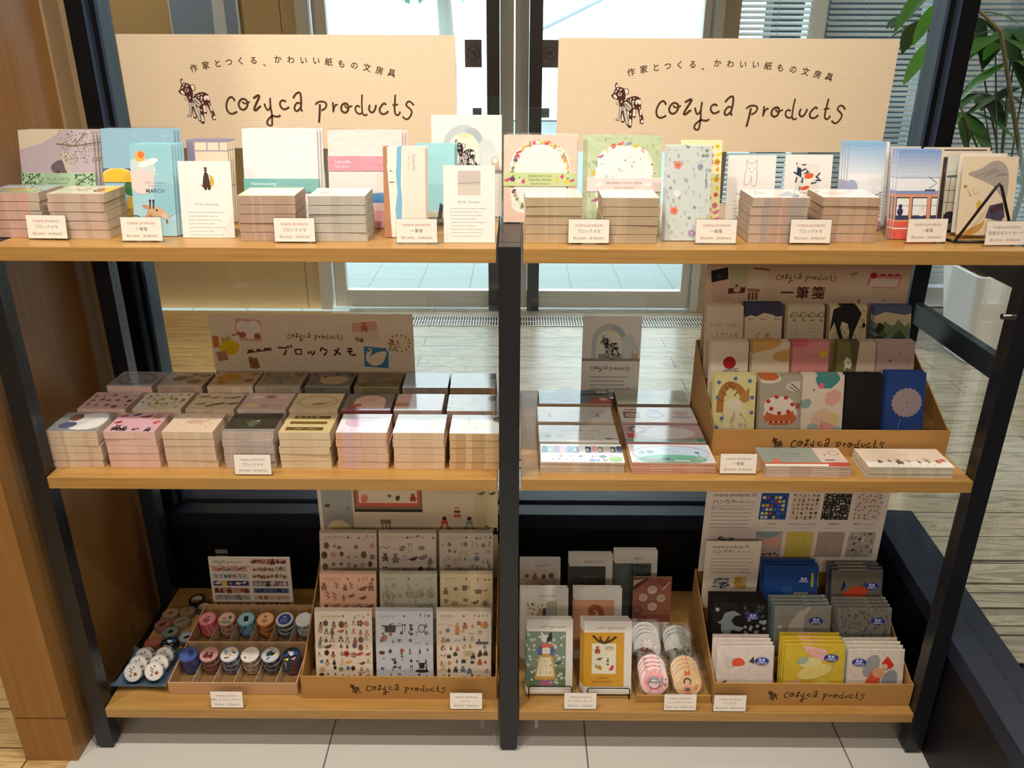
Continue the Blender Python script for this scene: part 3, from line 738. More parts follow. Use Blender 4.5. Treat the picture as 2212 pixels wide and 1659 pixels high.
tip = at(2050, -40, Y=2.05)-loc0; mbr.tube([(0, 0, .44), Vector((-.03, -.1, .9)), tip.lerp(Vector((0,-.2,1.3)), .4), tip], [.014, .011, .008, .004], '#6a6446', 6)
mb.build('foliage', LEAF, pl, smooth=True); mbr.build('stems', PLASTER, pl, smooth=True)

# ------------------------------------------------------------------ the shelving unit
su = empty('shelving_unit', (0, 0, 0)); tag(su, 'double-bay dark metal shelving unit with six beech shelves', 'shelving unit')
def post(x0, x1, y0, y1, z1, slots):
    mb = MB(); mb.box(x0, x1, y0, y1, .008, z1, NAVY if y0 > .1 else '#17181d')
    mb.box(x0+.004, x1-.004, y0+.004, y1-.004, 0, .008, INK)
    if slots:
        z = .17
        while z < z1-.04:
            xs = x1 if slots > 0 else x0; yy = y0+.018 if y0 > .1 else y1-.016
            mb.box(xs-.0004, xs+.0004, yy-.0017, yy+.0017, z, z+.013, '#020203'); z += .0262
    mb.build('post', METAL, su, bevel=.0012)
for x0, x1, sl in ((-.953, -.9155, 1), (-.0198, .0198, 0), (.9155, .953, -1)):
    post(x0, x1, .0005, .035, ZT+(.003 if sl == 0 else -.0008), sl); post(x0, x1, .4, .44, ZT-.03, sl)
    mb = MB(); mb.box(x0, x1, .0355, .44, ZT-.029, ZT+(.003 if sl == 0 else -.0008), '#17181d'); mb.build('top_rail', METAL, su, bevel=.0012)
    mb = MB(); mb.box(x0, x1, .041, .399, .05, .09, '#17181d'); mb.build('bottom_rail', METAL, su, bevel=.0012)
mb = MB(); mb.box(.926, .948, .041, .399, .919, .965, '#22303a'); mb.build('side_rail', METAL, su, bevel=.0012)
mb = MB(); mb.box(.926, .948, .041, .399, 1.1, 1.14, '#22303a'); mb.build('side_rail', METAL, su, bevel=.0012)
for z, zr in ((ZT, 0), (ZM, .0012), (ZB, 0)):
    for x0, x1, dz in ((X0, X1, 0), (X2, X3, zr)):
        mb = MB(); mb.box(x0, x1, 0, SHD, z+dz-.026, z+dz); mb.build('shelf', BEECH, su, bevel=.0012)
for z in (.69, .708):
    for x in (X1+.0, X2-.004):
        mb = MB(); mb.tube([(x, .1, z), (x+.004, .1, z)], .004, '#c9c9c9', 8); mb.build('shelf_pin', CHROME, su)
mb = MB(); mb.tube([(.9155, .02, 1.055), (.9005, .02, 1.055)], .0055, '#c9c9c9', 10); mb.build('hook_peg', CHROME, su)
# ------------------------------------------------------------------ sign boards, block memos and the top shelf
def _grad(s, y0, y1, c0, c1, n=8, x0=0, x1=1):
    a, b = hx(c0), hx(c1)
    for k in range(n):
        t = (k+.5)/n; s.rect(x0, y0+(y1-y0)*k/n, x1, y0+(y1-y0)*(k+1)/n+(.002 if k < n-1 else 0), tuple(a[i]+(b[i]-a[i])*t for i in range(4)))
Art.grad = _grad
BROWN = '#4e3420'

def big_sign(u0, v0, u1, v1, vb, label, dx):
    a, b = at(u0, v0, Y=.553), at(u1, v1, Y=.553); w = b.x-a.x; zb = at(u0+30, vb, Y=.553).z; h = (a.z+b.z)/2-zb
    SW = 735.0; SH = SW*h/w
    def art(A):
        chars = list('作家とつくる、かわいい紙もの文房具')
        px = [408,435.5,462,487,512.5,541,564,595,623,651,678.6,705.6,732.7,761,788.5,815,842]; py = [142,136,132,129,126.6,125.6,130,123,124,125,125.6,128,131.7,135,139.4,145,150]
        for i, ch in enumerate(chars):
            A.text(ch, (px[i]-248)/SW, 1-(py[i]-73)/SH, .0235, BROWN, rot=13-26*i/16-(3), bold=.012)
        A.logo((677.5-248)/SW, 1-(233-73)/SH, 425/SW, BROWN, 1.05)
        A.deer((405-248)/SW+.0, 1-(259-73)/SH, 97/SW)
    mb = MB(); mb.box(-w/2, w/2, .0004, .005, 0, h, '#d8c3a4', 0)
    A = Art(w, h); art(A); A.mesh(mb, stand_place(w, 0), 1)
    o = mb.build('sign_board', [CHECK, PAPER], loc=((a.x+b.x)/2, .553, zb))
    tag(o, label, 'sign', 'large brand boards on the window')
    m2 = MB()
    for x in (-w*.4, w*.4):
        m2 = MB(); m2.box(x-.012, x+.012, .005, .0155, h-.05, h-.02, '#e6e0d4'); m2.build('mounting_tape', PAPER, o)
big_sign(248, 70, 983, 79, 319, 'large beige check brand board on the window over the left bay', 0)
big_sign(1207, 81, 1945, 85, 327, 'large beige check brand board on the window over the right bay', 0)

def memo_stack(X, Yf, z0, art, desc, where, body='#d8c4b0', n=5, tints=None, seed=1, w=.1015, d=.0865, th=.0152, group='block memo stacks', rot=0, edge=None):
    g = random.Random(seed); tints = tints or [body]
    mb = MB(); mb.idx([(-w/2,-d/2,0),(w/2,-d/2,0),(w/2,d/2,0),(-w/2,d/2,0),(-w/2,-d/2,th),(w/2,-d/2,th),(w/2,d/2,th),(-w/2,d/2,th)], [(0,3,2,1),(4,5,6,7),(2,3,7,6),(3,0,4,7),(1,2,6,5)], body)
    x = -w/2
    while x < w/2-1e-6:
        x1 = min(w/2, x+w*g.choice((.04,.07,.12,.2))); mb.face([(x,-d/2,0),(x1,-d/2,0),(x1,-d/2,th),(x,-d/2,th)], g.choice(tints)); x = x1
    first = None
    for k in range(n):
        if first is None: o = first = mb.build('memo_pad', PAGES, bevel=0)
        else: o = first.copy(); COL.objects.link(o)
        o.location = (X+w/2+g.uniform(-.0014, .0014), Yf+d/2+g.uniform(-.0006, .0012), z0+.0005+k*(th+.0011)); o.rotation_euler = (0, 0, RD(rot+g.uniform(-1, 1)))
        if k == n-1:
            lb = 'memo pad with %s, topmost of its stack %s' % (desc, where); tag(o, lb if len(lb.replace('-', ' ').split()) <= 16 else 'topmost memo pad with %s' % desc, 'memo pad', group)
            A = Art(w, d); art(A); m2 = MB(); m2.box(-w/2, w/2, -d/2, d/2, th, th+.0004, edge or '#e9ddcf'); A.mesh(m2, flat_place(w, d, th+.0005)); m2.build('cover', GLOSS, o)
        else: tag(o, '%s pad down under %s' % (ORD[n-1-k], desc), 'memo pad', group)

def C_(bg, *ops):
    def f(A):
        A.rect(0, 0, 1, 1, bg)
        for op in ops: getattr(A, op[0])(*op[1:])
    return f
def wavy(A, x0, x1, y, col, w=.012, n=8, amp=.01): A.line([(x0+(x1-x0)*k/n, y+(amp if k % 2 else -amp)) for k in range(n+1)], w, col)

# --- eight stacks on the top shelf
def top_stack(u, v, *a, **k):
    p = at(u, v, Z=ZT); memo_stack(p.x, p.y, ZT, *a, **k)
PG = ['#c9b49c','#c4ad94','#cdb9a3','#c6b2a0']; PG2 = ['#cbb7a8','#c2ab97','#d0b4a6','#c8b8a6']; GR = ['#c3bfb4','#bdb9b0','#c9c4b8']
top_stack(-18, 513, C_('#b9c4cc', ('rect',0,0,1,.45,'#a9b9a4'), ('ell',.55,.35,.3,.12,'#dfc463'), ('ell',.3,.7,.25,.1,'#dfe5e8')), 'a blue-grey field cover with a yellow patch', 'beside the oak panel', body='#cdb9a6', tints=PG2+['#d4a79c'], seed=3, group='block memos on the top shelf')
top_stack(119, 516, C_('#e2d8c6', ('ell',.3,.5,.3,.14,'#cfc9ae'), ('ell',.8,.45,.13,.2,'#b86a52'), ('ell',.95,.5,.12,.3,'#e5c95a')), 'a cream cover with red and yellow corner shapes', 'beside the giraffe letter pad', body='#c9b79f', tints=PG2, seed=4, group='block memos on the top shelf')
top_stack(521, 521, C_('#e6ead9', ('ell',.5,.5,.42,.25,'#f2f2e8'), ('rect',0,0,1,.12,'#d6dfc0')), 'a pale green and white cover', 'in front of the white letter set with teal band', body='#c4aa98', tints=['#c0a595','#c9ae9c','#bda08e'], seed=5, group='block memos on the top shelf', rot=2)
top_stack(672, 522, C_('#f3eeea', ('ell',.2,.4,.12,.1,'#eed0cd'), ('rect',0,0,1,.1,'#e9e4dd')), 'a white cover with a faint pink spot', 'in front of the pink-banded letter set', body='#beb9ad', tints=GR, seed=6, group='block memos on the top shelf')
top_stack(1134, 525, C_('#f1ede6', ('scatter',3,.02,.05,.98,.95,6,3,.05,['flower','blob'],['#e6d3bd','#d9c9c0'],['#e8dcc8'])), 'a white cover with faint beige flowers', 'in front of the peach fruit letter set', body='#c9b596', tints=['#c8b292','#cdb89a','#c3ad8c'], seed=7, group='block memos on the top shelf')
top_stack(1297, 526, C_('#f6f3ee', ('rect',0,.9,1,1,'#e9e6de')), 'a plain white cover', 'in front of the green floral letter set', body='#c3b096', tints=['#c4b197','#bba78c','#cbb89e'], seed=8, group='block memos on the top shelf')
top_stack(1614, 525, C_('#eceae8', ('poly',[(.5,.2),(.9,.1),(.8,.8)],'#9fb0c4'), ('poly',[(.1,.3),(.4,.6),(.2,.9)],'#c9ced6')), 'a white cover with slate blue shards', 'in front of the cat drawing card', body='#c2b0a0', tints=['#c0afa0','#b7a89c','#cdb6a2','#c9a796'], seed=9, group='block memos on the top shelf')
top_stack(1766, 524, C_('#f0ece9', ('ell',.3,.5,.2,.12,'#e6cfcb'), ('ell',.7,.6,.18,.1,'#dfe0e6')), 'a white cover with a pink wash', 'beside the pale blue letter pads', body='#c7a98f', tints=['#c7a78c','#c19f86','#cdb097','#bfa08e'], seed=10, group='block memos on the top shelf')

# --- 24 stacks on the middle shelf
PK = ['#e2bcae','#dfb8a8','#e5c1b2']; CR = ['#d9c0a4','#d4b899','#dec7ac']
mid = [
 # front row
 (C_('#8e9494', ('poly',[(.45,.1),(.93,.2),(.9,.92),(.4,.9),(.25,.5)],'#e6e2de',3), ('ell',.3,.32,.17,.14,'#5d5b86',20), ('ell',.32,.72,.13,.16,'#7a5548')), 'a grey cover with a girl in a violet dress', '#d6c0aa', CR+['#c9b0a0']),
 (C_('#d6a8b2', ('scatter',4,.05,.72,.95,.98,4,1,.11,['bird','blob','bear'],['#9c4b44','#b08a70','#4a3a38'],['#e6cfc2']), ('scatter',5,.05,.03,.95,.3,4,1,.11,['bear','blob'],['#3f3432','#6b4440','#a8564a'],['#e6cfc2']), ('motif','blob',.12,.5,.1,'#b8403c','#7a2f2c'), ('motif','blob',.88,.5,.1,'#b8403c','#e0b0a0')), 'a pink cover ringed with puppies', '#e0bcae', PK),
 (C_('#dcc3ab', ('ell',.5,.55,.2,.09,'#c8a994'), ('line',[(.35,.5),(.3,.35)],.02,'#c8a994'), ('line',[(.62,.5),(.66,.36)],.02,'#c8a994'), ('poly',[(.65,.58),(.8,.75),(.74,.55)],'#c8a994'), ('scatter',6,.03,.05,.97,.97,4,3,.035,['sprig'],['#b59a7c'],['#a58a6c'],.4,.3)), 'a cream cover with a faint running horse', '#d9bfa4', CR),
 (C_('#33312a', ('ell',.5,.5,.14,.12,'#3f4a34'), ('ell',.5,.45,.08,.16,'#4c5b3e'), ('poly',[(.55,.55),(.6,.68),(.58,.56)],'#dfe3d4'), ('rect',0,0,1,.16,'#8f8b84'), ('text','Evening Garden',.5,.08,.07,'#5c5852')), 'a near-black night garden cover', '#cbbab0', ['#c9b8ae','#c2b1a8']),
 (C_('#cdb888', ('line',[(.15,.82),(.88,.82)],.13,'#5e4c26'), ('line',[(.12,.52),(.86,.52)],.12,'#6b5626'), ('line',[(.1,.2),(.84,.2)],.14,'#5e4c26'), ('dashes',.2,.8,.65,1,.1,'#cdb888',.04,2,.12), ('motif','dash',.35,.2,.09,'#cdb888','#cdb888'), ('motif','dash',.6,.2,.09,'#cdb888','#cdb888')), 'a straw-yellow cover with three dark oval bars', '#dac3a0', ['#dcc4a0','#d3b992','#e0caa8']),
 (C_('#eae6f0', ('ell',.5,.55,.4,.26,'#d8bfd8',0,20,.04), ('ell',.5,.6,.28,.17,'#d3b4d4'), ('text','BUBBLES',.5,.6,.1,'#8d7696'), ('dashes',.32,.42,.36,1,.1,'#8d7696',.015,1,.05), ('scatter',8,.0,.0,1,.22,9,2,.05,['blob'],['#dfc4d6','#e6dcea'],['#efe6f2'])), 'a white cover with a lilac bubble cloud', '#dab9a4', ['#dcb9a6','#e0c2a6','#d8b3b0','#dfae8e']),
 (C_('#e2e6dc', ('ell',.55,.5,.38,.24,'#b4c2ba',0,16,.05), ('ell',.75,.45,.16,.14,'#c0b6ac'), ('text','星空',.62,.4,.09,'#eef0ea'), ('text','FESTIVAL',.6,.58,.07,'#e6ece6'), ('text','汽',.18,.2,.1,'#6d7a74')), 'a mint cover with a grey-green cloud', '#e0c4a6', ['#e2c5a6','#dcbd9c']),
 (C_('#dfe6e4', ('ell',.42,.42,.34,.26,'#d6d8b4'), ('ell',.95,.75,.12,.14,'#7d6a5c'), ('scatter',9,.02,.05,.98,.95,5,3,.06,['sprig'],['#b4c0b0','#a9b8b4'],['#9aa89c'],.3,.35)), 'a pale grey cover with a yellow-green wreath', '#d8b98e', ['#d9b88a','#d0ae80','#dfc196','#caa67a']),
 # middle row
 (C_('#c5a09a', ('scatter',11,.02,.05,.98,.95,5,3,.08,['flower','sprig','blob'],['#8e4a44','#a0685e','#6a2e2a'],['#7c403a'])), 'a dusky rose cover with dark red flowers', '#cdb0a2', PK),
 (C_('#d3c4ae', ('ring',.55,.5,.2,.16,.05,'#c2a94c'), ('scatter',12,.05,.05,.95,.95,6,4,.055,['fruit','sprig','bear','blob'],['#9a6a44','#7c7a4a','#b5794c','#55524a'],['#6a6a44'],.3,.2)), 'a cream cover with a yellow animal wreath', '#d8c4b0', CR),
 (C_('#ccb79c', ('scatter',13,.1,.1,.95,.9,4,2,.11,['bird'],['#6a5038','#7c5a40','#8a6a50'],['#5a4430']), ('dashes',.1,.1,.8,1,.1,'#7a624a',.02,4,.08)), 'a tan cover with brown birds', '#d0bba8', CR),
 (C_('#c3aaa0', ('ell',.25,.75,.12,.09,'#ddc9b4'), ('rect',.42,.66,.62,.86,'#a87064'), ('ell',.8,.76,.1,.07,'#d8bcae'), ('ell',.22,.25,.14,.1,'#d6c184'), ('ell',.5,.22,.09,.08,'#b08c84'), ('ell',.75,.22,.14,.08,'#b89c90')), 'a mauve cover with little dishes', '#d4c0b0', ['#d4c2b4','#cdb8aa']),
 (C_('#cdb792', ('ring',.5,.5,.42,.3,.04,'#b59a72'), ('ring',.5,.5,.36,.24,.012,'#a58a62'), ('ell',.55,.35,.16,.04,'#7c5f38',10), ('line',[(.68,.38),(.78,.5)],.02,'#7c5f38')), 'a straw lace cover with a leaping hound', '#cbb598', CR),
 (C_('#6b655e', ('ell',.52,.55,.33,.3,'#cda896'), ('rect',.19,.12,.85,.5,'#cda896'), ('rect',0,0,1,.14,'#8c3a38'), ('rrect',.28,.3,.16,.14,8,'#a8423e'), ('rrect',.2,.2,.16,.1,-8,'#96352f'), ('text','MEMO',.55,.62,.08,'#8a6a5c')), 'a dark grey cover with a pink arch and red blocks', '#8a4a48', ['#8e4c4a','#843f40']),
 (C_('#dcdce8', ('rect',0,0,.3,1,'#c3a294'), ('ell',.12,.35,.18,.1,'#b27a64'), ('rect',0,0,1,.05,'#eef0f6')), 'a pale lilac cover with a terracotta side', '#c9aca0', ['#cbb0a4','#c2a498']),
 (C_('#cfdcd8', ('scatter',15,.02,.05,.9,.95,7,4,.06,['flower','blob'],['#bccac4','#c3d2cc'],['#d8e4e0']), ('ell',.95,.75,.12,.14,'#6a6a68',0,12,.1)), 'a pale mint lace cover', '#c9ac9c', ['#caac9c','#c2a292']),
 # back row
 (C_('#aaa4a6', ('ring',.5,.5,.4,.3,.07,'#938c90'), ('dashes',.3,.6,.4,3,.12,'#858086',.02,2,.07), ('scatter',16,.03,.05,.97,.95,7,4,.05,['sprig','blob'],['#908a8e','#9c969a'],['#807a80'],.3,.3)), 'a grey lace cover', '#c2aaa0', PK),
 (C_('#bda596', ('ell',.35,.55,.17,.15,'#5a4c40',30,12,.05), ('ell',.72,.35,.17,.13,'#8a5a40'), ('ell',.62,.8,.08,.06,'#6a4c38'), ('ell',.85,.75,.13,.09,'#8f6046'), ('ell',.55,.62,.08,.06,'#7a5640')), 'a rose-beige cover with dark brown blots', '#b89c8c', ['#ba9e8e','#b09282']),
 (C_('#ccb48a', ('ell',.3,.6,.24,.25,'#cf9a44'), ('ell',.2,.25,.16,.1,'#c08a5a'), ('ell',.82,.42,.11,.1,'#9a4630'), ('ell',.85,.85,.12,.07,'#b5905c'), ('line',[(.5,.1),(.6,.9)],.008,'#b09a70'), ('line',[(.66,.1),(.76,.9)],.008,'#b09a70'), ('line',[(.4,.3),(.95,.3)],.008,'#b09a70'), ('line',[(.4,.6),(.95,.6)],.008,'#b09a70')), 'a straw cover with an orange cloud and red disc', '#b8a088', CR),
 (C_('#98927e', ('scatter',17,.05,.1,.95,.95,5,3,.1,['sprig','blob','tree'],['#6e6c56','#7c7860','#a8886a'],['#5c5a46'])), 'a moss-grey cover of plants', '#a89684', ['#aa9886','#9c8a78']),
 (C_('#6d6a64', ('ell',.58,.48,.32,.24,'#c4b294',8), ('line',[(.3,.45),(.26,.7),(.36,.9),(.42,.86)],.045,'#c4b294'), ('line',[(.05,.95),(.2,.6)],.05,'#3c3a38'), ('line',[(.7,.95),(.95,.85)],.04,'#3c3a38')), 'a dark grey cover with a white swan', '#6a6158', ['#6d645c','#635a52']),
 (C_('#8c7e62', ('rect',0,0,1,.45,'#6c6038'), ('poly',[(0,.45),(.3,.5),(.6,.42),(1,.55),(1,.3),(0,.3)],'#746842'), ('ell',.3,.8,.2,.1,'#9a8c76'), ('ell',.15,.35,.1,.06,'#8c8450')), 'an olive meadow cover', '#7a6c50', ['#7c6e52','#726446']),
 (C_('#bcd4e0', ('scatter',18,.05,.05,.95,.95,5,3,.025,['star'],['#9ab8c8'],['#9ab8c8'])), 'a plain pale blue dotted cover', '#8e857c', ['#8e857c','#86786e']),
 (C_('#c8dae0', ('ell',.9,.8,.2,.2,'#7d7f82'), ('ring',.3,.6,.14,.08,.01,'#a9bcc2'), ('ring',.5,.25,.1,.06,.01,'#a9bcc2')), 'a pale blue cover with a grey corner moon', '#a08268', ['#a2846a','#967858']),
]
fx = [-.9205,-.805,-.689,-.571,-.459,-.3445,-.232,-.12]
mx_ = [-.909,-.795,-.683,-.5735,-.4645,-.353,-.2435,-.1325]
bx_ = [-.905,-.7925,-.6805,-.572,-.4615,-.3505,-.2425,-.1345]
for r, (xs, y, wh) in enumerate(((fx, .0405, 'in the front row'), (mx_, .146, 'in the second row'), (bx_, .268, 'in the rear row'))):
    for c in range(8):
        art, desc, body, ti = mid[r*8+c]
        memo_stack(xs[c], y, ZM, art, desc, wh, body=body, tints=ti, seed=40+r*8+c, group='block memos on the middle shelf')

# --- letter sets standing on the top shelf
def band(o, w, h, y0, y1, art, name='belly_band', th=.0008, side=None):
    A = Art(w+.0012, (y1-y0)*h); art(A); mb = MB(); mb.box(-w/2-.0006, w/2+.0006, -.0012, .0035, y0*h, y1*h, side or '#dddddd')
    A.mesh(mb, lambda x, y, z: (x-w/2-.0006, -.0014-z, y0*h+y)); return mb.build(name, PAPER, o)
def width(o): xs = [v.co.x for v in o.data.vertices]; return max(xs)-min(xs), max(v.co.z for v in o.data.vertices)
LS = 'letter sets on the top shelf'

def a_house(A):
    A.rect(0, 0, 1, 1, '#bfb0b8'); A.poly([(0,1),(.62,1),(.3,.86),(0,.8)], '#d9ccb4'); A.rect(.56,.55,.68,.78,'#cfc0b4'); A.poly([(.4,.62),(.55,.7),(.6,.6),(.64,.52),(.5,.52)], '#6f6068',3)
    g = random.Random(2)
    A.line([(.5,.86),(.75,.84),(1,.87)], .02, '#7d715e'); A.line([(.75,.84),(.9,.97)], .016, '#7d715e')
    for k in range(130):
        x, y = .55+.45*g.random(), .66+.33*g.random()
        if y > .62+.3*abs(x-.75): A.leaf(x, y, .028, g.random()*360, g.choice(['#6f6a52','#7d7860','#8d866e']))
    A.rect(.76,.43,.86,.5,'#5d525c'); A.ell(.5,.56,.025,.03,'#4a3a36'); A.poly([(.48,.5),(.52,.5),(.515,.54),(.485,.54)], '#eee6de'); A.rect(.78,.0,1,.3,'#a89ba6')
o = lean('letter_set', 'letter set', 'letter set with lilac street and tree cover, nearest the oak panel', a_house, 38, 198, 281, .2, ZT, copies=3, step=(.004,.0062,.0001), clabel='{} letter set from the front behind the lilac street cover', group=LS, th=.003, film=True)
def bnd(A):
    A.rect(0,0,1,1,'#a9c9a4'); g = random.Random(4)
    for q in (0, .72):
        A.line([(q,.1),(q+.14,.6),(q+.26,.95)], .012, '#4a4634')
        for k in range(60): A.leaf(q+.28*g.random(), .9*g.random(), .03, g.random()*360, g.choice(['#44553a','#56664a','#3a4632']))
    A.text('おしえてあげる', .5, .58, .05, '#5d7a60', track=.045); A.dashes(.36,.25,.28,1,.1,'#5d7a60',.012,1,.02)
w, h = width(o); band(o, w, h, .41, .56, bnd, side='#a9c9a4')

def a_lemon(A): A.rect(0,0,1,1,'#93bcd2'); A.ell(.2,.36,.2,.28,'#e6b83c'); A.rect(0,0,1,.46,'#9fcbe0'); A.poly([(.27,.0),(.28,.2),(.36,.36),(.48,.42),(.6,.36),(.64,.2),(.64,0)], '#e8c04a',3); A.leaf(.22,.36,.38,18,'#3f7a42')
o = lean('letter_set', 'letter set', 'sky blue letter set with yellow lemon cover on the top shelf', a_lemon, 216, 374, 278, .2, ZT, copies=2, step=(.004,.0062,.0001), clabel='{} letter set from the front behind the lemon cover', group=LS, th=.003, film=True)
def bnd(A): A.rect(0,0,1,1,'#57647a'); A.ell(.2,0,.26,.2,'#f2d48a'); A.ell(.2,0,.24,.18,'#eab93a'); A.text('作家のレター', .72, .62, .05, '#cfd6de'); A.text('letter', .72, .3, .04, '#cfd6de')
w, h = width(o); band(o, w, h, .46, .6, bnd, side='#57647a')

def a_march(A):
    A.grad(0,1,'#a9d0da','#8fc4d2',6); A.ell(.25,.72,.35,.3,'#c5d6d6'); A.ell(.25,.6,.3,.3,'#e3cfc8'); A.ell(.8,.4,.3,.4,'#8dc0cf'); A.ell(.25,.2,.3,.4,'#a5cad4')
    A.disc(.24,.87,.13,'#e8b25e'); A.disc(.27,.89,.08,'#e0783c'); A.ell(.4,.8,.2,.05,'#f4efe9'); A.ell(.55,.83,.12,.05,'#f4efe9'); A.ell(.3,.77,.12,.04,'#f4efe9')
    for x, y in ((.38,.66),(.55,.72),(.62,.68),(.2,.68)): A.stars(x, y, .03, '#f7f4ee', 4, .3)
    A.text('Akira Kusaka', .55, .59, .085, '#9aa6a8'); A.text('illustration', .55, .555, .075, '#9aa6a8'); A.text('MARCH', .55, .5, .13, '#5f6f74', bold=.02)
    A.poly([(.02,0),(.4,0),(.48,.16),(.56,.27),(.42,.33),(.3,.24),(.16,.1)], '#c49a72',2); A.ell(.58,.27,.22,.1,'#cda681',-22); A.ell(.74,.225,.1,.07,'#d8b898',-25)
    for x in (.4,.48): A.line([(x,.3),(x+.01,.385)], .035, '#4a3a30'); A.disc(x+.01,.39,.03,'#3c2e28',8)
    A.leaf(.4,.31,.2,165,'#b98c66',.3)
    for x, y in ((.2,.06),(.32,.1),(.3,.19),(.4,.22),(.36,.04),(.44,.14)): A.rrect(x, y, .07, .08, 25, '#9c7350')
    A.disc(.56,.285,.025,'#2e2620'); A.poly([(.34,.1),(.5,.08),(.55,.0),(.3,.0)], '#3e3a3c'); A.rrect(.78,.16,.04,.09,0,'#8a4a3a'); A.ring(.05,.16,.12,.14,.025,'#3e3a40')
lean('letter_pad', 'letter pad', 'blue giraffe letter pad lettered MARCH on the top shelf', a_march, 278, 370, 312, .118, ZT, copies=4, step=(.0035,.0045,.0004), clabel='{} letter pad from the front in the giraffe pile', group='giraffe letter pads', th=.0035, edge='#bcd2d6')
def a_window(A):
    A.rect(0,0,1,1,'#8c86a0'); A.rect(.2,.0,1,.97,'#e6d0b8')
    for y in (.87,.45): A.line([(.2,y),(1,y)], .03, '#9a92a6')
    for x, a in ((.5,.87),(.8,.87)): A.line([(x,a),(x,1)], .03, '#9a92a6')
lean('letter_pad', 'letter pad', 'peach letter pad with lilac window bars behind the moon card', a_window, 402, 490, 302, .23, ZT, copies=3, step=(.0028,.005,.0004), clabel='{} letter pad from the front in the peach window pile', group='window letter pads', th=.0035)
def a_info(name, pic, rows=7, dy=.05, y0=.33, ny=.44):
    def f(A):
        A.rect(0,0,1,1,'#f1ece7'); pic(A); A.text(name, .5, ny, .05, '#7d7670'); A.dashes(.14, y0, .74, rows, dy, '#8c857e', .012, 3, .035)
    return f
def pic_moon(A):
    A.disc(.53,.74,.14,'#d9a94e'); A.disc(.47,.78,.13,'#f1ece7'); A.poly([(.44,.66),(.6,.66),(.57,.82),(.54,.86),(.5,.86),(.47,.8)], '#4a3430'); A.disc(.52,.88,.028,'#5a4038'); A.rect(.49,.9,.55,.92,'#3c2a26'); A.rrect(.5,.65,.05,.06,0,'#3c2a26'); A.rrect(.57,.65,.05,.06,0,'#3c2a26')
lean('info_card', 'card', 'white info card with a man sitting on a crescent moon', a_info('日下 明 / Akira Kusaka', pic_moon), 383, 497, 348, .098, ZT, tilt=11, th=.0012, group='white profile cards on the top shelf')
def a_home(A): A.rect(0,0,1,1,'#f0ebe9'); A.rect(0,.36,1,.49,'#6fb3ae'); A.text('Homecoming', .1, .44, .055, '#e6f0ee', 'l'); A.text('toby bannai', .1, .395, .035, '#cfe4e2', 'l')
o = lean('letter_set', 'letter set', 'white letter set with a teal band lettered Homecoming', C_('#f0ebe9'), 522, 684, 278, .2, ZT, copies=2, step=(.004,.0062,.0001), clabel='{} letter set from the front behind the teal-banded one', group=LS, th=.003, film=True)
def bnd(A): A.rect(0,0,1,1,'#74b6b0'); A.text('Homecoming', .1, .64, .062, '#eaf3f1', 'l'); A.text('taku bannai', .1, .3, .04, '#d5e8e6', 'l')
w, h = width(o); band(o, w, h, .36, .5, bnd, side='#74b6b0')
def a_lake(A): A.rect(0,0,1,1,'#f2dcd6'); A.poly([(0,.33),(.25,.3),(.45,.34),(.75,.37),(1,.34),(1,.24),(0,.24)], '#4f8fc4',2); A.poly([(0,.36),(.1,.33),(.2,.3),(.28,.27),(0,.27)], '#4a8a6a',2); A.rect(0,0,1,.26,'#f2d2d0'); A.rect(0,.0,1,.18,'#efa9b0'); A.ell(.85,.83,.012,.01,'#e6c34e')
o = lean('letter_set', 'letter set', 'pink letter set with a rose band lettered Lakeside', a_lake, 707, 868, 282, .2, ZT, copies=2, step=(.0045,.0062,.0001), clabel='{} letter set from the front behind the rose-banded one', group=LS, th=.003, film=True)
def bnd(A): A.rect(0,0,1,1,'#ec92a2'); A.text('Lakeside', .1, .64, .06, '#fbeaec', 'l'); A.text('taku bannai', .1, .3, .04, '#fbe2e6', 'l')
w, h = width(o); band(o, w, h, .59, .74, bnd, side='#ec92a2')
def a_sea(A):
    A.rect(0,0,1,1,'#efe6da'); A.poly([(0,0),(.18,0),(.13,.5),(.1,.75),(0,1)], '#b5805e',0); A.rect(0,.8,.1,1,'#b5805e')
    A.poly([(.34,1),(.3,.7),(.33,.5),(.27,.3),(.32,.12),(.29,0),(.43,0),(.42,.2),(.44,.4),(.41,.6),(.43,.8),(.44,1)], '#7db4d6',0); A.rect(.46,0,1,1,'#e8ddcf')
    A.line([(.14,.72),(.18,.74),(.22,.72)], .012, '#3c3432'); A.rrect(.2,.61,.12,.02,0,'#6a3c38'); A.text('Seaside', .74, .83, .13, '#a9a096', rot=-90); A.text('taku bannai', .62, .83, .07, '#b9b0a6', rot=-90)
lean('letter_pad', 'letter pad', 'cream letter pad with blue wave and brown strip lettered Seaside', a_sea, 826.6, 918, 317, .117, ZT, copies=2, step=(.002,.0045,.0004), clabel='{} letter pad from the front in the Seaside pile', group='Seaside letter pads', th=.0035)
def a_teal(A): A.rect(0,0,1,1,'#9fd4da'); A.rect(0,0,1,.15,'#d8d2c2'); A.rect(0,0,1,.07,'#8f857a'); A.ell(.2,.12,.06,.13,'#a9b2c0'); A.poly([(.55,.05),(.66,.05),(.7,.22),(.62,.26)], '#3c3a40')
lean('letter_pad', 'letter pad', 'plain teal letter pad behind the Seaside pile', a_teal, 896, 982, 311, .225, ZT+.0038, copies=2, step=(.002,.005,.0004), clabel='{} letter pad from the front in the plain teal pile', group='teal letter pads', th=.004, edge='#7fb4ba')
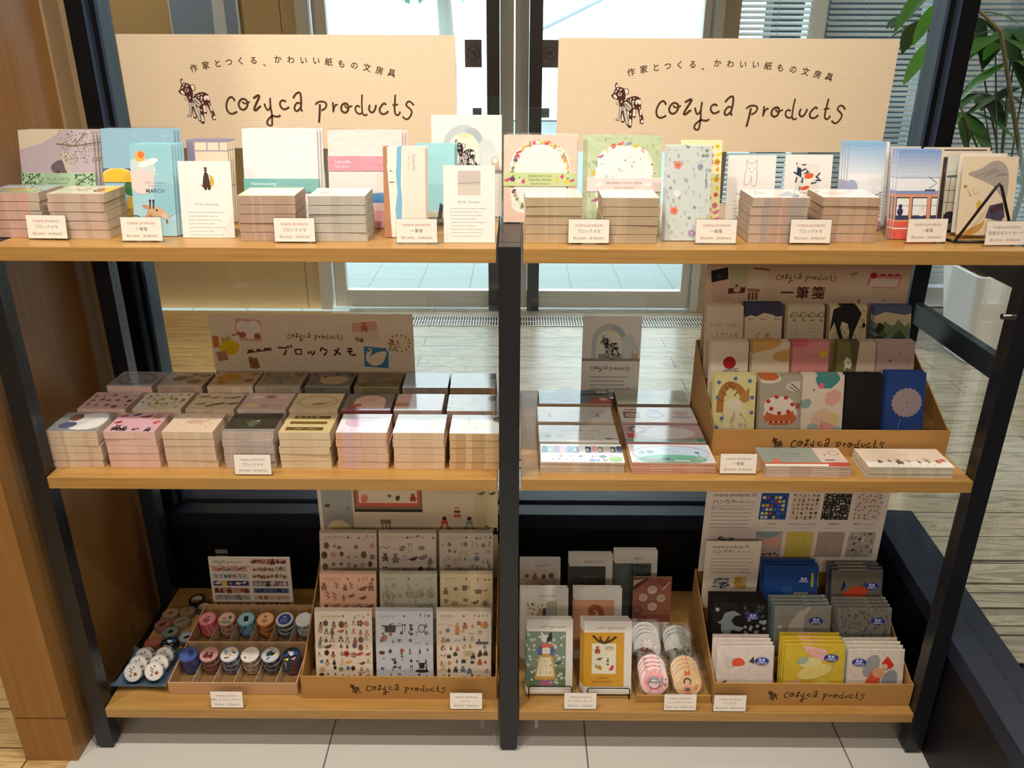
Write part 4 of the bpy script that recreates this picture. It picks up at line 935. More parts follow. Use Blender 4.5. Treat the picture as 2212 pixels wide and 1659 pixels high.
# clear stand under the teal pads
p = at(932, 488, Z=ZT); mb = MB(); mb.box(-.026, .04, -.003, .0, .0004, .028); mb.box(-.026, .04, 0, .04, .0004, .003); mb.build('b', ACRYL, loc=(p.x-.012, p.y-.002, ZT)).name = 'display_riser'
tag(bpy.data.objects['display_riser'], 'low clear acrylic riser in front of the teal letter pads', 'stand')

def a_deer(text):
    def f(A):
        k = A.w/A.h
        A.rect(0,0,1,1,'#eeebe6'); 
        Y = 1-k*.8
        A.ell(.46, 1-k*.43, .3, .3, '#c3ccce'); A.rect(.16, Y+.02, .76, 1-k*.43, '#c3ccce'); A.ell(.6, 1-k*.28, .13, .09, '#b2bdc2', -35); A.ell(.78, 1-k*.52, .14, .2, '#d3dadb'); A.rect(.72, Y, .95, 1-k*.5, '#d8dedd')
        A.ell(.46, 1-k*.46, .22, .22, '#e9e6d4'); A.rect(.24, Y+.02, .68, 1-k*.46, '#e9e7de'); A.ell(.48, 1-k*.28, .1, .03, '#e6dfae')
        A.rect(0, Y-.0*k, 1, Y+.05*k, '#9d9497'); A.rect(.28, Y+.03*k, .68, Y+.13*k, '#9d9497')
        A.rect(.85, Y+.05*k, .96, Y+.17*k, '#cbb89c'); A.ell(.905, Y+.17*k, .055, .06, '#cbb89c'); A.ell(.905, Y+.18*k, .035, .035, '#efe9de')
        A.deer(.48, Y+.02*k, .45, '#2e211f', '#e9e2de', '#c9c0c4')
        if text: A.rect(0,0,1,Y,'#f1eee9'); A.logo(.5, Y-.15*k, .68, '#332a26', 1.5); A.dashes(.16, Y-.3*k, .7, 9, .05, '#5c554e', .018, 5, .03, .2)
    return f
lean('info_card', 'card', 'white arch and fawn card leaning at the centre post', a_deer(False), 931, 1084, 248, .292, ZT+.0036, tilt=9, th=.0015, group='fawn brand cards')
def pic_sand(A): A.rect(.28,.62,.72,.93,'#cbbfb8'); A.rect(.28,.62,.72,.74,'#d6cbbc'); A.line([(.28,.77),(.72,.78)], .008, '#8c8078'); A.disc(.52,.79,.025,'#d9b878'); 
lean('info_card', 'card', 'white info card with a sandy beach photo beside the centre post', a_info('坂内 拓 / Taku Bannai', pic_sand, 9, .045, .44, .53), 957, 1069, 357, .068, ZT, tilt=11, th=.0012, group='white profile cards on the top shelf')

# right bay of the top shelf
def a_peach(A):
    A.rect(0,0,1,1,'#eccbb8'); A.poly([(.5,.93),(.75,.88),(.9,.7),(.9,.3),(.8,.12),(.2,.12),(.1,.3),(.1,.7),(.25,.88)], '#f4f0ea',4)
    g = random.Random(6)
    for k in range(46):
        a = 2*pi*k/46; x, y = .5+.41*cos(a)*(1-.06*cos(2*a)), .52+.4*sin(a)
        A.motif(g.choice(['fruit','bird','fruit','blob','bear']), x, y, g.uniform(.035,.05), g.choice(['#e6c33c','#e05a86','#6a4a68','#e8a43c','#b89472','#d8434c','#f0ead8','#7a9a4c']), g.choice(['#6a8a48','#5a4438','#c98a4a']))
o = lean('letter_set', 'letter set', 'peach letter set ringed with fruit, on top of the centre post', a_peach, 1088, 1247, 292, .232, ZT+.0036, tilt=11, copies=1, step=(.002,.0075,.0001), clabel='{} letter set from the front behind the peach fruit ring', group=LS, th=.004, film=True, yaw=-1)
def bnd(A): A.rect(0,0,1,1,'#c9d69c'); A.text('kudamono wo', .5, .78, .055, '#5d6a3c'); A.text('hakobu minna', .5, .5, .055, '#5d6a3c'); A.text('heisuke kitazawa', .5, .2, .038, '#5d6a3c'); A.scatter(3,.02,.1,.3,.9,4,1,.045,['fruit','bird'],['#d84a78','#6a4a68','#e8dcc8'],['#5a7a3c']); A.scatter(4,.7,.1,.98,.9,4,1,.045,['fruit','bird'],['#e8d03c','#e6dcc8','#d84a78'],['#5a7a3c'])
w, h = width(o); band(o, w, h, .42, .575, bnd, side='#c9d69c')
def a_green(A):
    A.rect(0,0,1,1,'#c3d2a8'); A.poly([(.5,.9),(.75,.87),(.88,.7),(.87,.25),(.75,.12),(.25,.12),(.13,.25),(.12,.7),(.25,.87)], '#f5f3ee',4)
    A.scatter(7,0,0,1,1,11,13,.026,['sprig','dash','star'],['#8fa878','#7c9868','#a5b890'],['#6a8058'],.4,.45)
    g = random.Random(8)
    for k in range(26):
        a = 2*pi*k/26; A.motif(g.choice(['flower','bird','sprig']), .5+.43*cos(a), .5+.42*sin(a), .045, g.choice(['#e0604c','#e6ddd0','#7f9a8c','#dfc64a','#8a94b8','#b86a90']), g.choice(['#5c7a4c','#e8d080']))
o = lean('letter_set', 'letter set', 'leafy green letter set with a white oval centre', a_green, 1270, 1431, 294, .208, ZT, copies=3, step=(-.0025,.0062,.0001), clabel='{} letter set from the front behind the leafy green one', group=LS, th=.003, film=True)
def bnd(A): A.rect(0,0,1,1,'#efdad6'); A.text('harukaze ni noru minna', .5, .66, .05, '#8a6a6c'); A.text('heisuke kitazawa', .5, .3, .04, '#8a6a6c'); A.motif('bird', .17,.5,.05,'#f6f1ea','#d8b8b0'); A.motif('bird', .83,.5,.05,'#f6f1ea','#d8b8b0')
w, h = width(o); band(o, w, h, .4, .55, bnd, side='#efdad6')
def a_floral(A):
    A.rect(0,0,1,1,'#cdd6d2'); A.scatter(12,0,0,1,1,7,15,.05,['sprig','dash','sprig','flower'],['#9cae9c','#8ca090','#e6e6e0','#b4a8bc'],['#8c9c8c','#7d8f84'],.4,.25)
    A.motif('flower',.25,.8,.12,'#e89078','#d8604c'); A.motif('flower',.2,.32,.12,'#e88a72','#d8604c'); A.ell(.75,.78,.06,.07,'#9d92a8'); A.disc(.25,.5,.08,'#e9e9e4'); A.text('heisuke kitazawa', .9, .66, .065, '#7d8a80', rot=-90)
    A.motif('flower', .62,.08,.12,'#b6a2c0','#cdbcd2'); A.motif('flower',.8,.22,.06,'#e0cc5c','#c8a83c')
lean('letter_pad', 'letter pad', 'grey-blue floral letter pad beside the green letter set', a_floral, 1442, 1539, 315, .1, ZT, copies=2, step=(-.0015,.0045,.0004), clabel='{} letter pad from the front in the grey-blue floral pile', group='floral letter pads', th=.004)
def a_yellow(A): A.rect(0,0,1,1,'#f1e6b4'); A.rect(.12,.1,.6,.92,'#f4f1e6'); A.scatter(13,.62,.02,1,.98,2,11,.09,['fruit','flower','bird','fruit'],['#e6d03c','#e07aa0','#d8a43c','#e0624c'],['#7a9a4c','#8a6a4c'])
lean('letter_pad', 'letter pad', 'pale yellow fruit letter pad behind the grey-blue floral pile', a_yellow, 1471, 1561, 302, .148, ZT, group='floral letter pads', th=.0035)
def pic_cat(A):
    A.line([(.36,.6),(.36,.72),(.4,.84),(.38,.93),(.46,.89),(.54,.89),(.6,.94),(.6,.84),(.62,.72),(.6,.6),(.52,.6),(.5,.72),(.46,.62),(.36,.6)], .009, '#8a857e')
    A.disc(.45,.82,.01,'#6a655e',6); A.disc(.55,.82,.01,'#6a655e',6); A.line([(.46,.78),(.5,.77),(.54,.78)], .007, '#8a857e')
lean('info_card', 'card', 'white info card with a thin cat line drawing', a_info('北澤平祐 / Heisuke Kitazawa', pic_cat, 7, .05, .38, .48), 1574, 1678, 335, .19, ZT, tilt=11, th=.0012, group='white profile cards on the top shelf')
def pic_koi(A):
    A.rect(.24,.48,.74,.88,'#e9e2d8'); g = random.Random(5)
    for k in range(34): A.rrect(.24+.5*g.random(), .48+.4*g.random(), .03, .12, g.random()*180, g.choice(['#2f3e5c','#46587a','#223048','#e8e0d6','#f0eae2']))
    A.poly([(.34,.52),(.46,.7),(.5,.76),(.62,.78),(.66,.68),(.56,.62),(.6,.54),(.5,.5)], '#efe6da',3); A.ell(.52,.72,.1,.06,'#e0603c',10); A.ell(.45,.56,.1,.04,'#dd5836',14); A.poly([(.25,.74),(.36,.7),(.34,.82),(.26,.84)], '#26344e')
lean('info_card', 'card', 'white info card with a blue and orange koi picture', a_info('', pic_koi, 5, .05, .36, .4), 1698, 1800, 334, .19, ZT, tilt=11, th=.0012, group='white profile cards on the top shelf')
def a_sky(A):
    A.grad(.62,1,'#e9edf2','#86b4dc',8); A.rect(0,0,1,.64,'#eef0f2'); A.ell(.12,.48,.18,.22,'#a9b0d2'); A.ell(.5,.34,.2,.16,'#b4bcdc',0,12,.1); A.ell(.35,.6,.25,.1,'#f4f5f6')
    A.rect(0,0,1,.1,'#b98a92'); A.ell(.75,.55,.18,.12,'#e8e8ea'); A.poly([(.6,.1),(.95,.1),(.9,.45),(.7,.5)], '#e4e4e8'); 
    for k in range(9): A.line([(.55+.03*(k%2),.14+.035*k),(.8,.12+.035*k),(.97,.16+.035*k)], .018, '#6a6e7c')
lean('letter_pad', 'letter pad', 'pale sky letter pad with a striped-shirt figure', a_sky, 1836, 1916, 307, .2, ZT, copies=3, step=(-.0035,.005,.0003), clabel='{} letter pad from the front in the pale sky pile', group='sky letter pads', th=.0035, edge='#dfe3ea')
def a_blank(A): A.rect(0,0,1,1,'#e8e5e4')
lean('letter_pad', 'letter pad', 'near-white letter pad beside the pale sky pile', a_blank, 1880, 1923, 306, .228, ZT, group='sky letter pads', th=.004)
def a_train(A):
    A.grad(.66,1,'#dfe6f0','#7f9fd2',8); A.rect(0,.0,1,.68,'#eef0f4'); A.line([(0,.69),(1,.69)], .014, '#8a94b4'); A.line([(.75,.7),(.95,.63),(.78,.57)], .018, '#5a6280',0); A.rect(0,.5,1,.545,'#8e98c4'); A.rrect(.8,.55,.24,.04,0,'#4c5274')
    A.rect(0,.2,1,.505,'#e39a72'); 
    for x0, x1 in ((.02,.34),(.4,.76),(.84,1)):
        A.rect(x0,.22,x1,.475,'#4c4a5c'); A.rect(x0+.02,.26,x1-.01,.46,'#f0ede8'); A.rect(x0+.02,.22,x1-.01,.27,'#3c3e62'); A.rect(x0+.02,.375,x1-.01,.382,'#9a948e')
    A.ell(.13,.31,.07,.09,'#34365c'); A.ell(.13,.37,.045,.05,'#2e3050'); A.ell(.64,.29,.09,.06,'#ece7e0'); A.disc(.66,.35,.05,'#e9d8c4'); A.rect(0,0,1,.2,'#e0604e'); A.rect(0,.115,1,.13,'#f2e6dc')
lean('letter_pad', 'letter pad', 'letter pad with an orange tram under a blue sky', a_train, 1943, 2037, 323, .118, ZT, copies=2, step=(-.0035,.0045,.0003), clabel='{} letter pad from the front in the orange tram pile', group='tram letter pads', th=.004, edge='#dcdfe8', yaw=2)
def a_post(A): A.rect(0,0,1,1,'#ece2d4'); A.dashes(.3,.9,.5,1,.1,'#4a423c',.02,2,.05)
PC = 'postcards at the end of the top shelf'
lean('postcard', 'postcard', 'grey postcard rising behind the orange tram pads', C_('#cfc9c9'), 1925, 1990, 316, .215, ZT, group=PC, th=.003)
lean('postcard', 'postcard', 'tall cream postcard at the back of the shelf end', C_('#e4d4c0', ('rect',.3,.85,.95,.97,'#5c4a46')), 1998, 2140, 318, .262, ZT, group=PC, th=.004, tilt=10)
lean('postcard', 'postcard', 'cream postcard with dark picture second from the back', C_('#e6d8c6', ('rect',.06,.1,.5,.92,'#4a3c3c'), ('disc',.2,.75,.1,'#6a5654')), 2034, 2144, 326, .225, ZT, group=PC, th=.003, tilt=10)
def a_lattice(A):
    A.rect(0,0,1,1,'#cfd0c0'); A.rect(0,.0,1,.66,'#d6cdb8'); A.line([(0,.7),(.6,.72)], .05, '#5c6c66')
    for y in (.2,.36,.52): A.line([(0,y),(1,y)], .015, '#5c6258')
    for x in (.05,.35,.65): A.line([(x,.05),(x+.04,.7)], .015, '#5c6258')
    A.disc(.15,.16,.14,'#2e2c30'); A.rect(0,0,1,.08,'#7d7466')
lean('postcard', 'postcard', 'pale green postcard with window lattice behind the hat lady', a_lattice, 2051, 2150, 332, .165, ZT+.0062, group=PC, th=.004, tilt=11)
lean('postcard', 'postcard', 'cream artist postcard peeking over the hat lady', a_post, 2075, 2177, 331, .142, ZT+.0062, group=PC, th=.003, tilt=11)
def a_hat(A):
    A.rect(0,0,1,1,'#e6d2b4'); A.poly([(.1,.78),(.34,.85),(.5,.93),(.68,.94),(.82,.84),(.86,.66),(.84,.44),(.74,.5),(.6,.62),(.36,.7)], '#aba096',3)
    for k in range(14): A.line([(.2+.04*k,.74+.012*(k%5)),(.3+.04*k,.86-.014*abs(k-7))], .006, '#8f857e')
    A.disc(.08,.62,.035,'#b5923c',9); A.line([(.12,.58),(.2,.5),(.16,.52)], .008, '#6a6054'); A.line([(.22,.6),(.25,.52),(.33,.55)], .008, '#9c8a74'); A.ell(.36,.38,.045,.1,'#d8ac4c')
    A.poly([(.5,.22),(.56,.38),(.8,.42),(.86,.24),(.8,.18)], '#4c465e'); A.poly([(.58,.34),(.78,.42),(.83,.34),(.6,.28)], '#4a2f38'); A.poly([(0,0),(.1,.04),(.4,.14),(.5,.2),(.46,.1),(.3,0)], '#c99a48',2)
lean('postcard', 'postcard', 'cream postcard of a lady in a grey hat on the wire easel', a_hat, 2083, 2202, 338, .122, ZT+.0062, group=PC, th=.002, tilt=12)
def wire_easel(u0, u1, v, ua, va, dx=0):
    a, b = at(u0, v, Z=ZT+.003), at(u1, v, Z=ZT+.003); c = at(ua, va, Y=a.y+.006); y = a.y
    mb = MB(); r = .0026
    mb.tube([(a.x, y, ZT+.003), (b.x, y, ZT+.003)], r, '#1b1214', 8)
    mb.tube([(a.x, y, ZT+.003), (c.x-.004, y-.002, c.z-.004), (c.x, y-.002, c.z), (c.x+.004, y-.002, c.z-.004), (b.x+.002, y, ZT+.003)], r, '#1b1214', 8)
    mb.tube([(a.x, y, ZT+.003), (a.x-.006, y+.02, ZT+.003), (a.x-.004, y+.09, ZT+.003)], r, '#1b1214', 8)
    mb.tube([(b.x, y, ZT+.003), (b.x+.002, y+.02, ZT+.003), (b.x, y+.09, ZT+.003), (a.x-.004, y+.09, ZT+.003)], r, '#1b1214', 8)
    return mb.build('wire_easel', METAL, smooth=True)
tag(wire_easel(2062, 2186, 522, 2154, 396), 'black triangular wire easel holding the hat lady postcard', 'easel')

# --- price tags of the top shelf
KN = '税込¥605（本体¥550）'; IP = '税込¥495（本体¥450）'
price_tag(105, 519, ZT, 'ブロックメモ', KN, 'price tag for block memos nearest the oak panel', yaw=-2)
price_tag(309, 524, ZT, '一筆箋', IP, 'price tag at the foot of the giraffe letter pads')
price_tag(638, 526, ZT, 'ブロックメモ', KN, 'price tag between the two stacks before the pink and white letter sets')
price_tag(901, 528, ZT, '一筆箋', IP, 'price tag at the foot of the Seaside letter pads')
price_tag(1271, 529, ZT, 'ブロックメモ', KN, 'price tag between the stacks before the peach and green letter sets')
price_tag(1545, 529, ZT, '一筆箋', IP, 'price tag at the foot of the floral letter pads')
price_tag(1748, 529, ZT, 'ブロックメモ', KN, 'price tag between the last two memo stacks on the top shelf')
price_tag(1999, 527, ZT, '一筆箋', IP, 'price tag in front of the orange tram letter pad', yaw=3)
price_tag(2168, 533, ZT, '型抜きポストカード', '税込¥220（本体¥200）', 'price tag in front of the hat lady postcard', yaw=3)
# ------------------------------------------------------------------ middle shelf: boards, flat letter pads, tiered letter pad box
ZR = ZM+.0012
def a_blocksign(A):
    W_, H_ = 441.0, 441.0*A.h/A.w
    X = lambda u: (u-450)/4.916/ W_*1.0*4.916/1.0 if False else (u/4.916+5)/W_
    Yv = lambda v: 1-(v/4.916+6)/H_
    def q(*p): return [(X(a), Yv(b)) for a, b in p]
    A.poly(q((262,18),(535,40),(512,285),(240,262)), '#d99c8c'); A.poly(q((395,62),(460,45),(515,90),(520,150),(490,215),(400,255),(330,220),(270,150),(272,90),(320,48)), '#ead9d2', 3)
    for a, b, c in ((290,205,'#a8643c'),(325,205,'#a8643c'),(475,220,'#a0563a'),(228,228,'#b5654c')): A.disc(X(a), Yv(b), .016, c, 8)
    A.poly(q((5,245),(280,210),(300,420),(30,470)), '#ead4bc'); A.poly(q((40,370),(60,345),(90,290),(160,262),(220,275),(275,320),(250,380),(215,425),(150,438),(90,415),(60,380)), '#dcb914', 2)
    A.rrect(X(25), Yv(285), .03, .06, 0, '#c8793c'); A.rrect(X(72), Yv(448), .05, .05, 8, '#b5785c'); A.disc(X(105), Yv(262), .012, '#c9a25c'); A.disc(X(160), Yv(250), .014, '#c9a25c')
    A.line(q((340,412),(605,375)), .006, '#5a3018', 0)
    for a, b, w in ((385,390,.03),(470,382,.022),(550,370,.022),(590,368,.018)): A.rrect(X(a), Yv(b), w, .016, 6, '#6a3a20')
    A.poly(q((350,462),(400,465),(440,500),(465,580),(370,590)), '#b07a34', 2); A.scatter(4, X(355), Yv(585), X(450), Yv(470), 5, 5, .008, ['blob'], ['#7a4a20','#8a5a2c'], ['#c98f48'])
    A.logo(X(1095), Yv(240), .277, '#3a2018', 1.2)
    st = [((680,350),(775,352),(765,395),(738,437)), ((785,325),(797,355)), ((820,318),(830,350)), ((865,370),(870,425),(930,425),(928,370),(865,368)), ((1000,395),(1012,420)), ((1025,385),(1035,415)), ((1070,385),(1062,415),(1038,437)), ((1150,345),(1135,390)), ((1150,350),(1205,380),(1195,410),(1168,437)), ((1335,350),(1310,400),(1278,440)), ((1285,370),(1320,400),(1352,428)), ((1425,360),(1480,357)), ((1420,393),(1485,388)), ((1455,358),(1452,420),(1480,435),(1518,424))]
    for s_ in st: A.line(q(*s_), .0085, '#4a1c14', 0)
    A.poly(q((1490,70),(1755,45),(1768,140),(1495,172)), '#dba08c'); A.poly(q((1495,175),(1765,140),(1775,260),(1520,290)), '#dfc3ac'); A.motif('bear', X(1625), Yv(110), .026, '#c0683a', '#e0a070'); A.disc(X(1585), Yv(262), .012, '#8a5a48'); A.disc(X(1540), Yv(248), .01, '#9a7a5c')
    A.poly(q((1895,158),(2145,205),(2110,430),(1855,375)), '#e6cbac'); A.motif('dress', X(1915), Yv(320), .034, '#b58a5c', '#a04c34'); A.motif('dress', X(1975), Yv(310), .022, '#c99a7c', '#a8503a')
    for k in range(14): A.disc(X(1990+110*cos(k*.45)), Yv(295+90*sin(k*.45)), .006, '#8f8a60', 6)
    A.poly(q((1607,330),(1848,350),(1846,385),(1868,388),(1858,582),(1598,562)), '#3f7a9c'); A.poly(q((1650,475),(1690,430),(1760,395),(1845,392),(1825,470),(1790,530),(1720,555),(1660,535),(1632,490)), '#ead6ba', 3); A.line(q((1650,500),(1640,460),(1660,400),(1672,375),(1650,372)), .02, '#ead6ba', 3)
a, b = at(447, 674, Y=.418), at(891, 684, Y=.418); w = b.x-a.x; h = (a.z+b.z)/2-ZM
mb = MB(); mb.box(-w/2, w/2, .0004, .004, 0, h, '#d8c3a4', 0); A = Art(w, h); a_blocksign(A); A.mesh(mb, stand_place(w, 0), 1)
tag(mb.build('sign_board', [CHECK, PAPER], loc=((a.x+b.x)/2, .418, ZM+.0006)), 'beige check board lettered ブロックメモ behind the block memos', 'sign')
p = lean('info_card', 'card', 'tall fawn brand card standing behind the flat letter pads', a_deer(True), 1260, 1388, 683, .41, ZR+.0012, tilt=3, th=.0015, group='fawn brand cards')
price_tag(548, 1028, ZM, 'ブロックメモ', KN, 'price tag before the block memos on the middle shelf')
price_tag(1593, 1026, ZR, '一筆箋', IP, 'price tag in front of the tiered letter pad box')

def pad_stack(X, Yf, art, desc, n=5, edge='#e3d6c8', tints=None, w=.167, d=.079, th=.0041, rot=0, seed=1, group='flat letter pads on the middle shelf', z0=ZR):
    g = random.Random(seed); first = None; tints = tints or [edge]
    mb = MB(); mb.idx([(-w/2,-d/2,0),(w/2,-d/2,0),(w/2,d/2,0),(-w/2,d/2,0),(-w/2,-d/2,th),(w/2,-d/2,th),(w/2,d/2,th),(-w/2,d/2,th)], [(0,3,2,1),(4,5,6,7),(2,3,7,6),(3,0,4,7),(1,2,6,5)], edge)
    x = -w/2
    while x < w/2-1e-6:
        x1 = min(w/2, x+w*g.choice((.05,.1,.18))); mb.face([(x,-d/2,0),(x1,-d/2,0),(x1,-d/2,th),(x,-d/2,th)], g.choice(tints)); x = x1
    for k in range(n):
        if not first: o = first = mb.build('letter_pad', PAGES)
        else: o = first.copy(); COL.objects.link(o)
        o.location = (X+w/2+g.uniform(-.0012,.0012), Yf+d/2+g.uniform(-.001,.001), z0+.0005+k*(th+.0009)); o.rotation_euler = (0, 0, RD(rot+g.uniform(-.5,.5)))
        if k == n-1:
            tag(o, 'letter pad with %s, topmost of its stack' % desc.replace('-', ' '), 'letter pad', group)
            A = Art(w, d); art(A); m2 = MB(); m2.box(-w/2, w/2, -d/2, d/2, th, th+.0003, '#e9ddcf'); A.mesh(m2, flat_place(w, d, th+.0004)); m2.build('cover', GLOSS, o)
        else: tag(o, '%s letter pad down under %s' % (ORD[n-1-k], desc), 'letter pad', group)
def lp_town(A):
    A.rect(0,0,1,1,'#e6ebe8'); A.rect(0,.5,1,.93,'#c5d3d8'); x = .02
    for k, c in enumerate(['#5c8aa8','#8fb8a8','#9a7fa8','#d8a0b0','#5f8fc0','#6a7a9c','#d8dce0','#3c4668','#c4909c','#7d7a68','#b5a898','#5a4a48','#3c4870']):
        w = .07; A.rect(x, .52, x+w, .86, c); A.rect(x+.015,.62,x+.035,.74,'#e6e2da') if k % 2 else A.disc(x+.035,.84,.03,c); x += .076
    A.scatter(3, .03,.05,.97,.45, 12, 2, .03, ['star','tree','blob','sprig'], ['#6a8a9c','#7a9a5c','#c87a6a','#4a5a6c','#9ab8c8'], ['#4a5a4c','#8a6a5c'], .3, .3); A.ell(.62,.1,.05,.03,'#6aa0d8'); A.ell(.9,.18,.08,.07,'#8fb84a'); A.ell(.75,.32,.05,.035,'#4a6a4c'); A.rrect(.76,.15,.015,.08,0,'#8a5a4a')
def lp_sky(A):
    A.rect(0,0,1,1,'#d8ccc4'); A.rect(.04,.08,.96,.92,'#b5cbdc'); A.ell(.08,.5,.04,.2,'#b5cbdc'); A.ell(.5,.18,.42,.12,'#6aa894'); A.rect(.2,.08,.75,.2,'#5f9c8a')
    A.ell(.15,.55,.04,.05,'#8a9a9c'); A.ell(.25,.58,.045,.045,'#6a9098'); A.text('letters', .47,.72,.06,'#9a8ab0'); A.dashes(.36,.58,.24,1,.1,'#9a8ab0',.01,1,.02); A.rect(.22,.08,.28,.14,'#e06a94'); A.rrect(.42,.2,.1,.06,-15,'#4a6a8c'); A.rect(.52,.08,.7,.13,'#ece6dc'); A.ell(.84,.25,.04,.05,'#8ab0a0'); A.line([(.84,.3),(.82,.55)],.006,'#4a5a58'); A.leaf(.82,.5,.05,60,'#4a5a58'); A.leaf(.82,.5,.05,120,'#4a5a58'); A.ring(.5,.5,.47,.2,.01,'#d89a9c')
def lp_dance(A):
    A.rect(0,0,1,1,'#d8d6d2'); 
    for x in (.16,.8): A.motif('dress', x, .42, .065, '#9a8f9c', '#b5a39c'); A.line([(x-.09,.72),(x,.6),(x+.09,.72)], .012, '#a8988f')
    A.text('おはな', .46, .58, .07, '#8a8a90', track=.1); A.dashes(.34,.32,.32,1,.1,'#a8a4a8',.01,1,.02); A.scatter(3,.05,.75,.95,.98,9,1,.012,['star'],['#9aa0a8'],['#9aa0a8'])
def lp_birds(A):
    A.rect(0,0,1,1,'#d9d8d3'); A.motif('bear', .11,.35,.05,'#5a7aa0','#8aa0b8'); A.motif('bird', .26,.35,.045,'#a8b5bc','#8a9aa0'); A.text('たれかの落としもの', .53,.66,.055,'#7a7a80', track=.055); A.dashes(.36,.42,.34,1,.1,'#a8a4a8',.01,1,.02); A.ell(.88,.18,.05,.02,'#6a6868'); A.line([(.9,.18),(.98,.17)],.01,'#6a6868'); A.dashes(.36,.15,.4,1,.1,'#8a8a88',.015,4,.06)
def lp_whale(A):
    A.rect(0,0,1,1,'#5a86ae'); A.ell(.1,.9,.16,.06,'#b5cbd2'); A.ell(.36,.5,.17,.16,'#3c5f8c'); A.poly([(.36,.7),(.4,1),(.44,.72)],'#3c5f8c'); A.rect(.05,.12,.3,.25,'#a890b0'); A.poly([(.58,.0),(.62,.6),(.98,.66),(1,0)],'#6f7c80'); A.rect(.58,.62,.97,.76,'#2e2c2c'); A.rect(.82,.78,.97,.95,'#ddd8c8'); A.poly([(.66,0),(.8,.45),(1,.5),(1,0)],'#b5483c'); A.ell(.9,.34,.06,.05,'#e6d8c8'); A.dashes(.6,.66,.34,1,.1,'#8a8680',.02,3,.05)
def lp_knit(A): A.rect(0,0,1,1,'#c3cdc4'); A.rect(0,.75,1,1,'#ccd8d2'); A.scatter(5,.02,.05,.98,.95,14,6,.02,['sprig','dash'],['#a8b8b0','#b5b8a4','#9cb0ac'],['#a4aca0'],.2,.1)
def lp_cups(A):
    A.rect(0,0,1,1,'#d6d2cc'); A.rrect(.16,.48,.22,.2,0,'#7c5a58'); A.ell(.16,.46,.09,.07,'#c0aaa4'); A.rrect(.16,.82,.18,.04,0,'#8a7a78'); A.ell(.47,.48,.13,.1,'#7f9cc4'); A.ell(.47,.47,.09,.06,'#d3d8de'); A.rrect(.47,.8,.16,.05,0,'#7f9cc4'); A.ell(.82,.6,.12,.06,'#c8aab0'); A.ell(.82,.34,.14,.05,'#b5aeb8'); A.scatter(2,.72,.7,.95,.85,6,1,.012,['dash'],['#6a7a9c'],['#6a7a9c'])
def lp_rose(A):
    A.rect(0,0,1,1,'#c8a4a8'); A.ell(.55,.52,.36,.17,'#d8d2cc'); A.ell(.16,.74,.1,.1,'#8a7a80'); A.ell(.18,.72,.06,.07,'#dcc8bc'); A.poly([(.2,.6),(.3,.7),(.36,.92),(.28,.6),(.24,.5)],'#5c6478',2); A.flower(.1,.35,.08,'#c8544c','#b5403c'); A.rect(0,0,1,.14,'#5f9c84'); A.poly([(.55,.12),(.75,.2),(1,.3),(1,.1),(.6,.05)],'#a8989c',2); A.rect(.9,0,1,.18,'#4a8a70'); A.text('ひみつ', .55,.6,.05,'#a8989c',track=.06); A.dashes(.42,.4,.25,1,.1,'#b5a8a8',.01,1,.02)
for i, (y, L_, R_) in enumerate(((.025,(lp_town,'a picture-book town cover','#d3bda6',['#cfb9a2','#d8c4ae','#c4b09c']),(lp_sky,'a pink-rimmed hill and lake cover','#d9a894',['#d9a894','#d3a08c'])),
                                 (.116,(lp_birds,'a white cover with small blue animals','#d8d2c4',None),(lp_rose,'a rose girl cover','#b89098',None)),
                                 (.21,(lp_dance,'a white cover with two grey dancing dresses','#cdbba4',None),(lp_cups,'a white cover with brown and blue jars','#c9a8a4',None)),
                                 (.308,(lp_whale,'a blue whale and red hill cover','#b89878',None),(lp_knit,'a pale green knit-pattern cover','#8a7c64',None)))):
    xl = (.0625, .0615, .0615, .066)[i]; xr = (.2435, .245, .2455, .247)[i]
    pad_stack(xl, y, L_[0], L_[1], edge=L_[2], tints=L_[3], seed=60+i, n=5); pad_stack(xr, y, R_[0], R_[1], edge=R_[2], tints=R_[3], seed=70+i, n=5)
def lp_tram(A):
    A.rect(0,0,1,1,'#c9b8ac'); A.rect(0,.12,.68,1,'#8a948c'); A.rect(0,.08,1,.2,'#b5604a'); A.rect(0,0,.74,.1,'#ece4da'); A.rect(.74,0,1,.2,'#b8503c'); A.text('うみ 絵柄', .38,.66,.06,'#6a706a'); A.dashes(.26,.48,.3,1,.1,'#70766e',.01,1,.02); A.ell(.16,.25,.04,.06,'#d8643c'); A.ring(.9,.7,.06,.05,.008,'#8a5a48'); A.rrect(.8,.32,.12,.02,0,'#3c2e2a'); A.disc(.78,.62,.015,'#7a5a48')
def lp_garden(A):
    A.rect(0,0,1,1,'#ddcdbc'); A.rect(0,0,1,.28,'#f2ece2'); A.text('Garden', .5,.68,.06,'#a89a8c'); A.scatter(4,.14,.2,.92,.42,7,1,.05,['figure','bear','sprig','figure'],['#6a5a4c','#3c4a70','#b5703c','#7a8a5c','#8a6a5c'],['#4a3c34','#c99a6c'],.15); A.rect(.9,.3,.96,.42,'#e0586c'); A.scatter(6,.05,.05,.95,.2,9,1,.014,['sprig','star'],['#8a9a6c','#a89a8c'],['#8a8a6c'])
pad_stack(.507, .014, lp_tram, 'a grey and red tram cover', edge='#cdb09c', tints=['#cdb09c','#d8bfae'], w=.169, seed=81, rot=.5)
pad_stack(.7085, .012, lp_garden, 'a cream garden-party cover', edge='#d6cbb4', tints=['#d6cbb4','#cabfa6'], w=.169, seed=82)

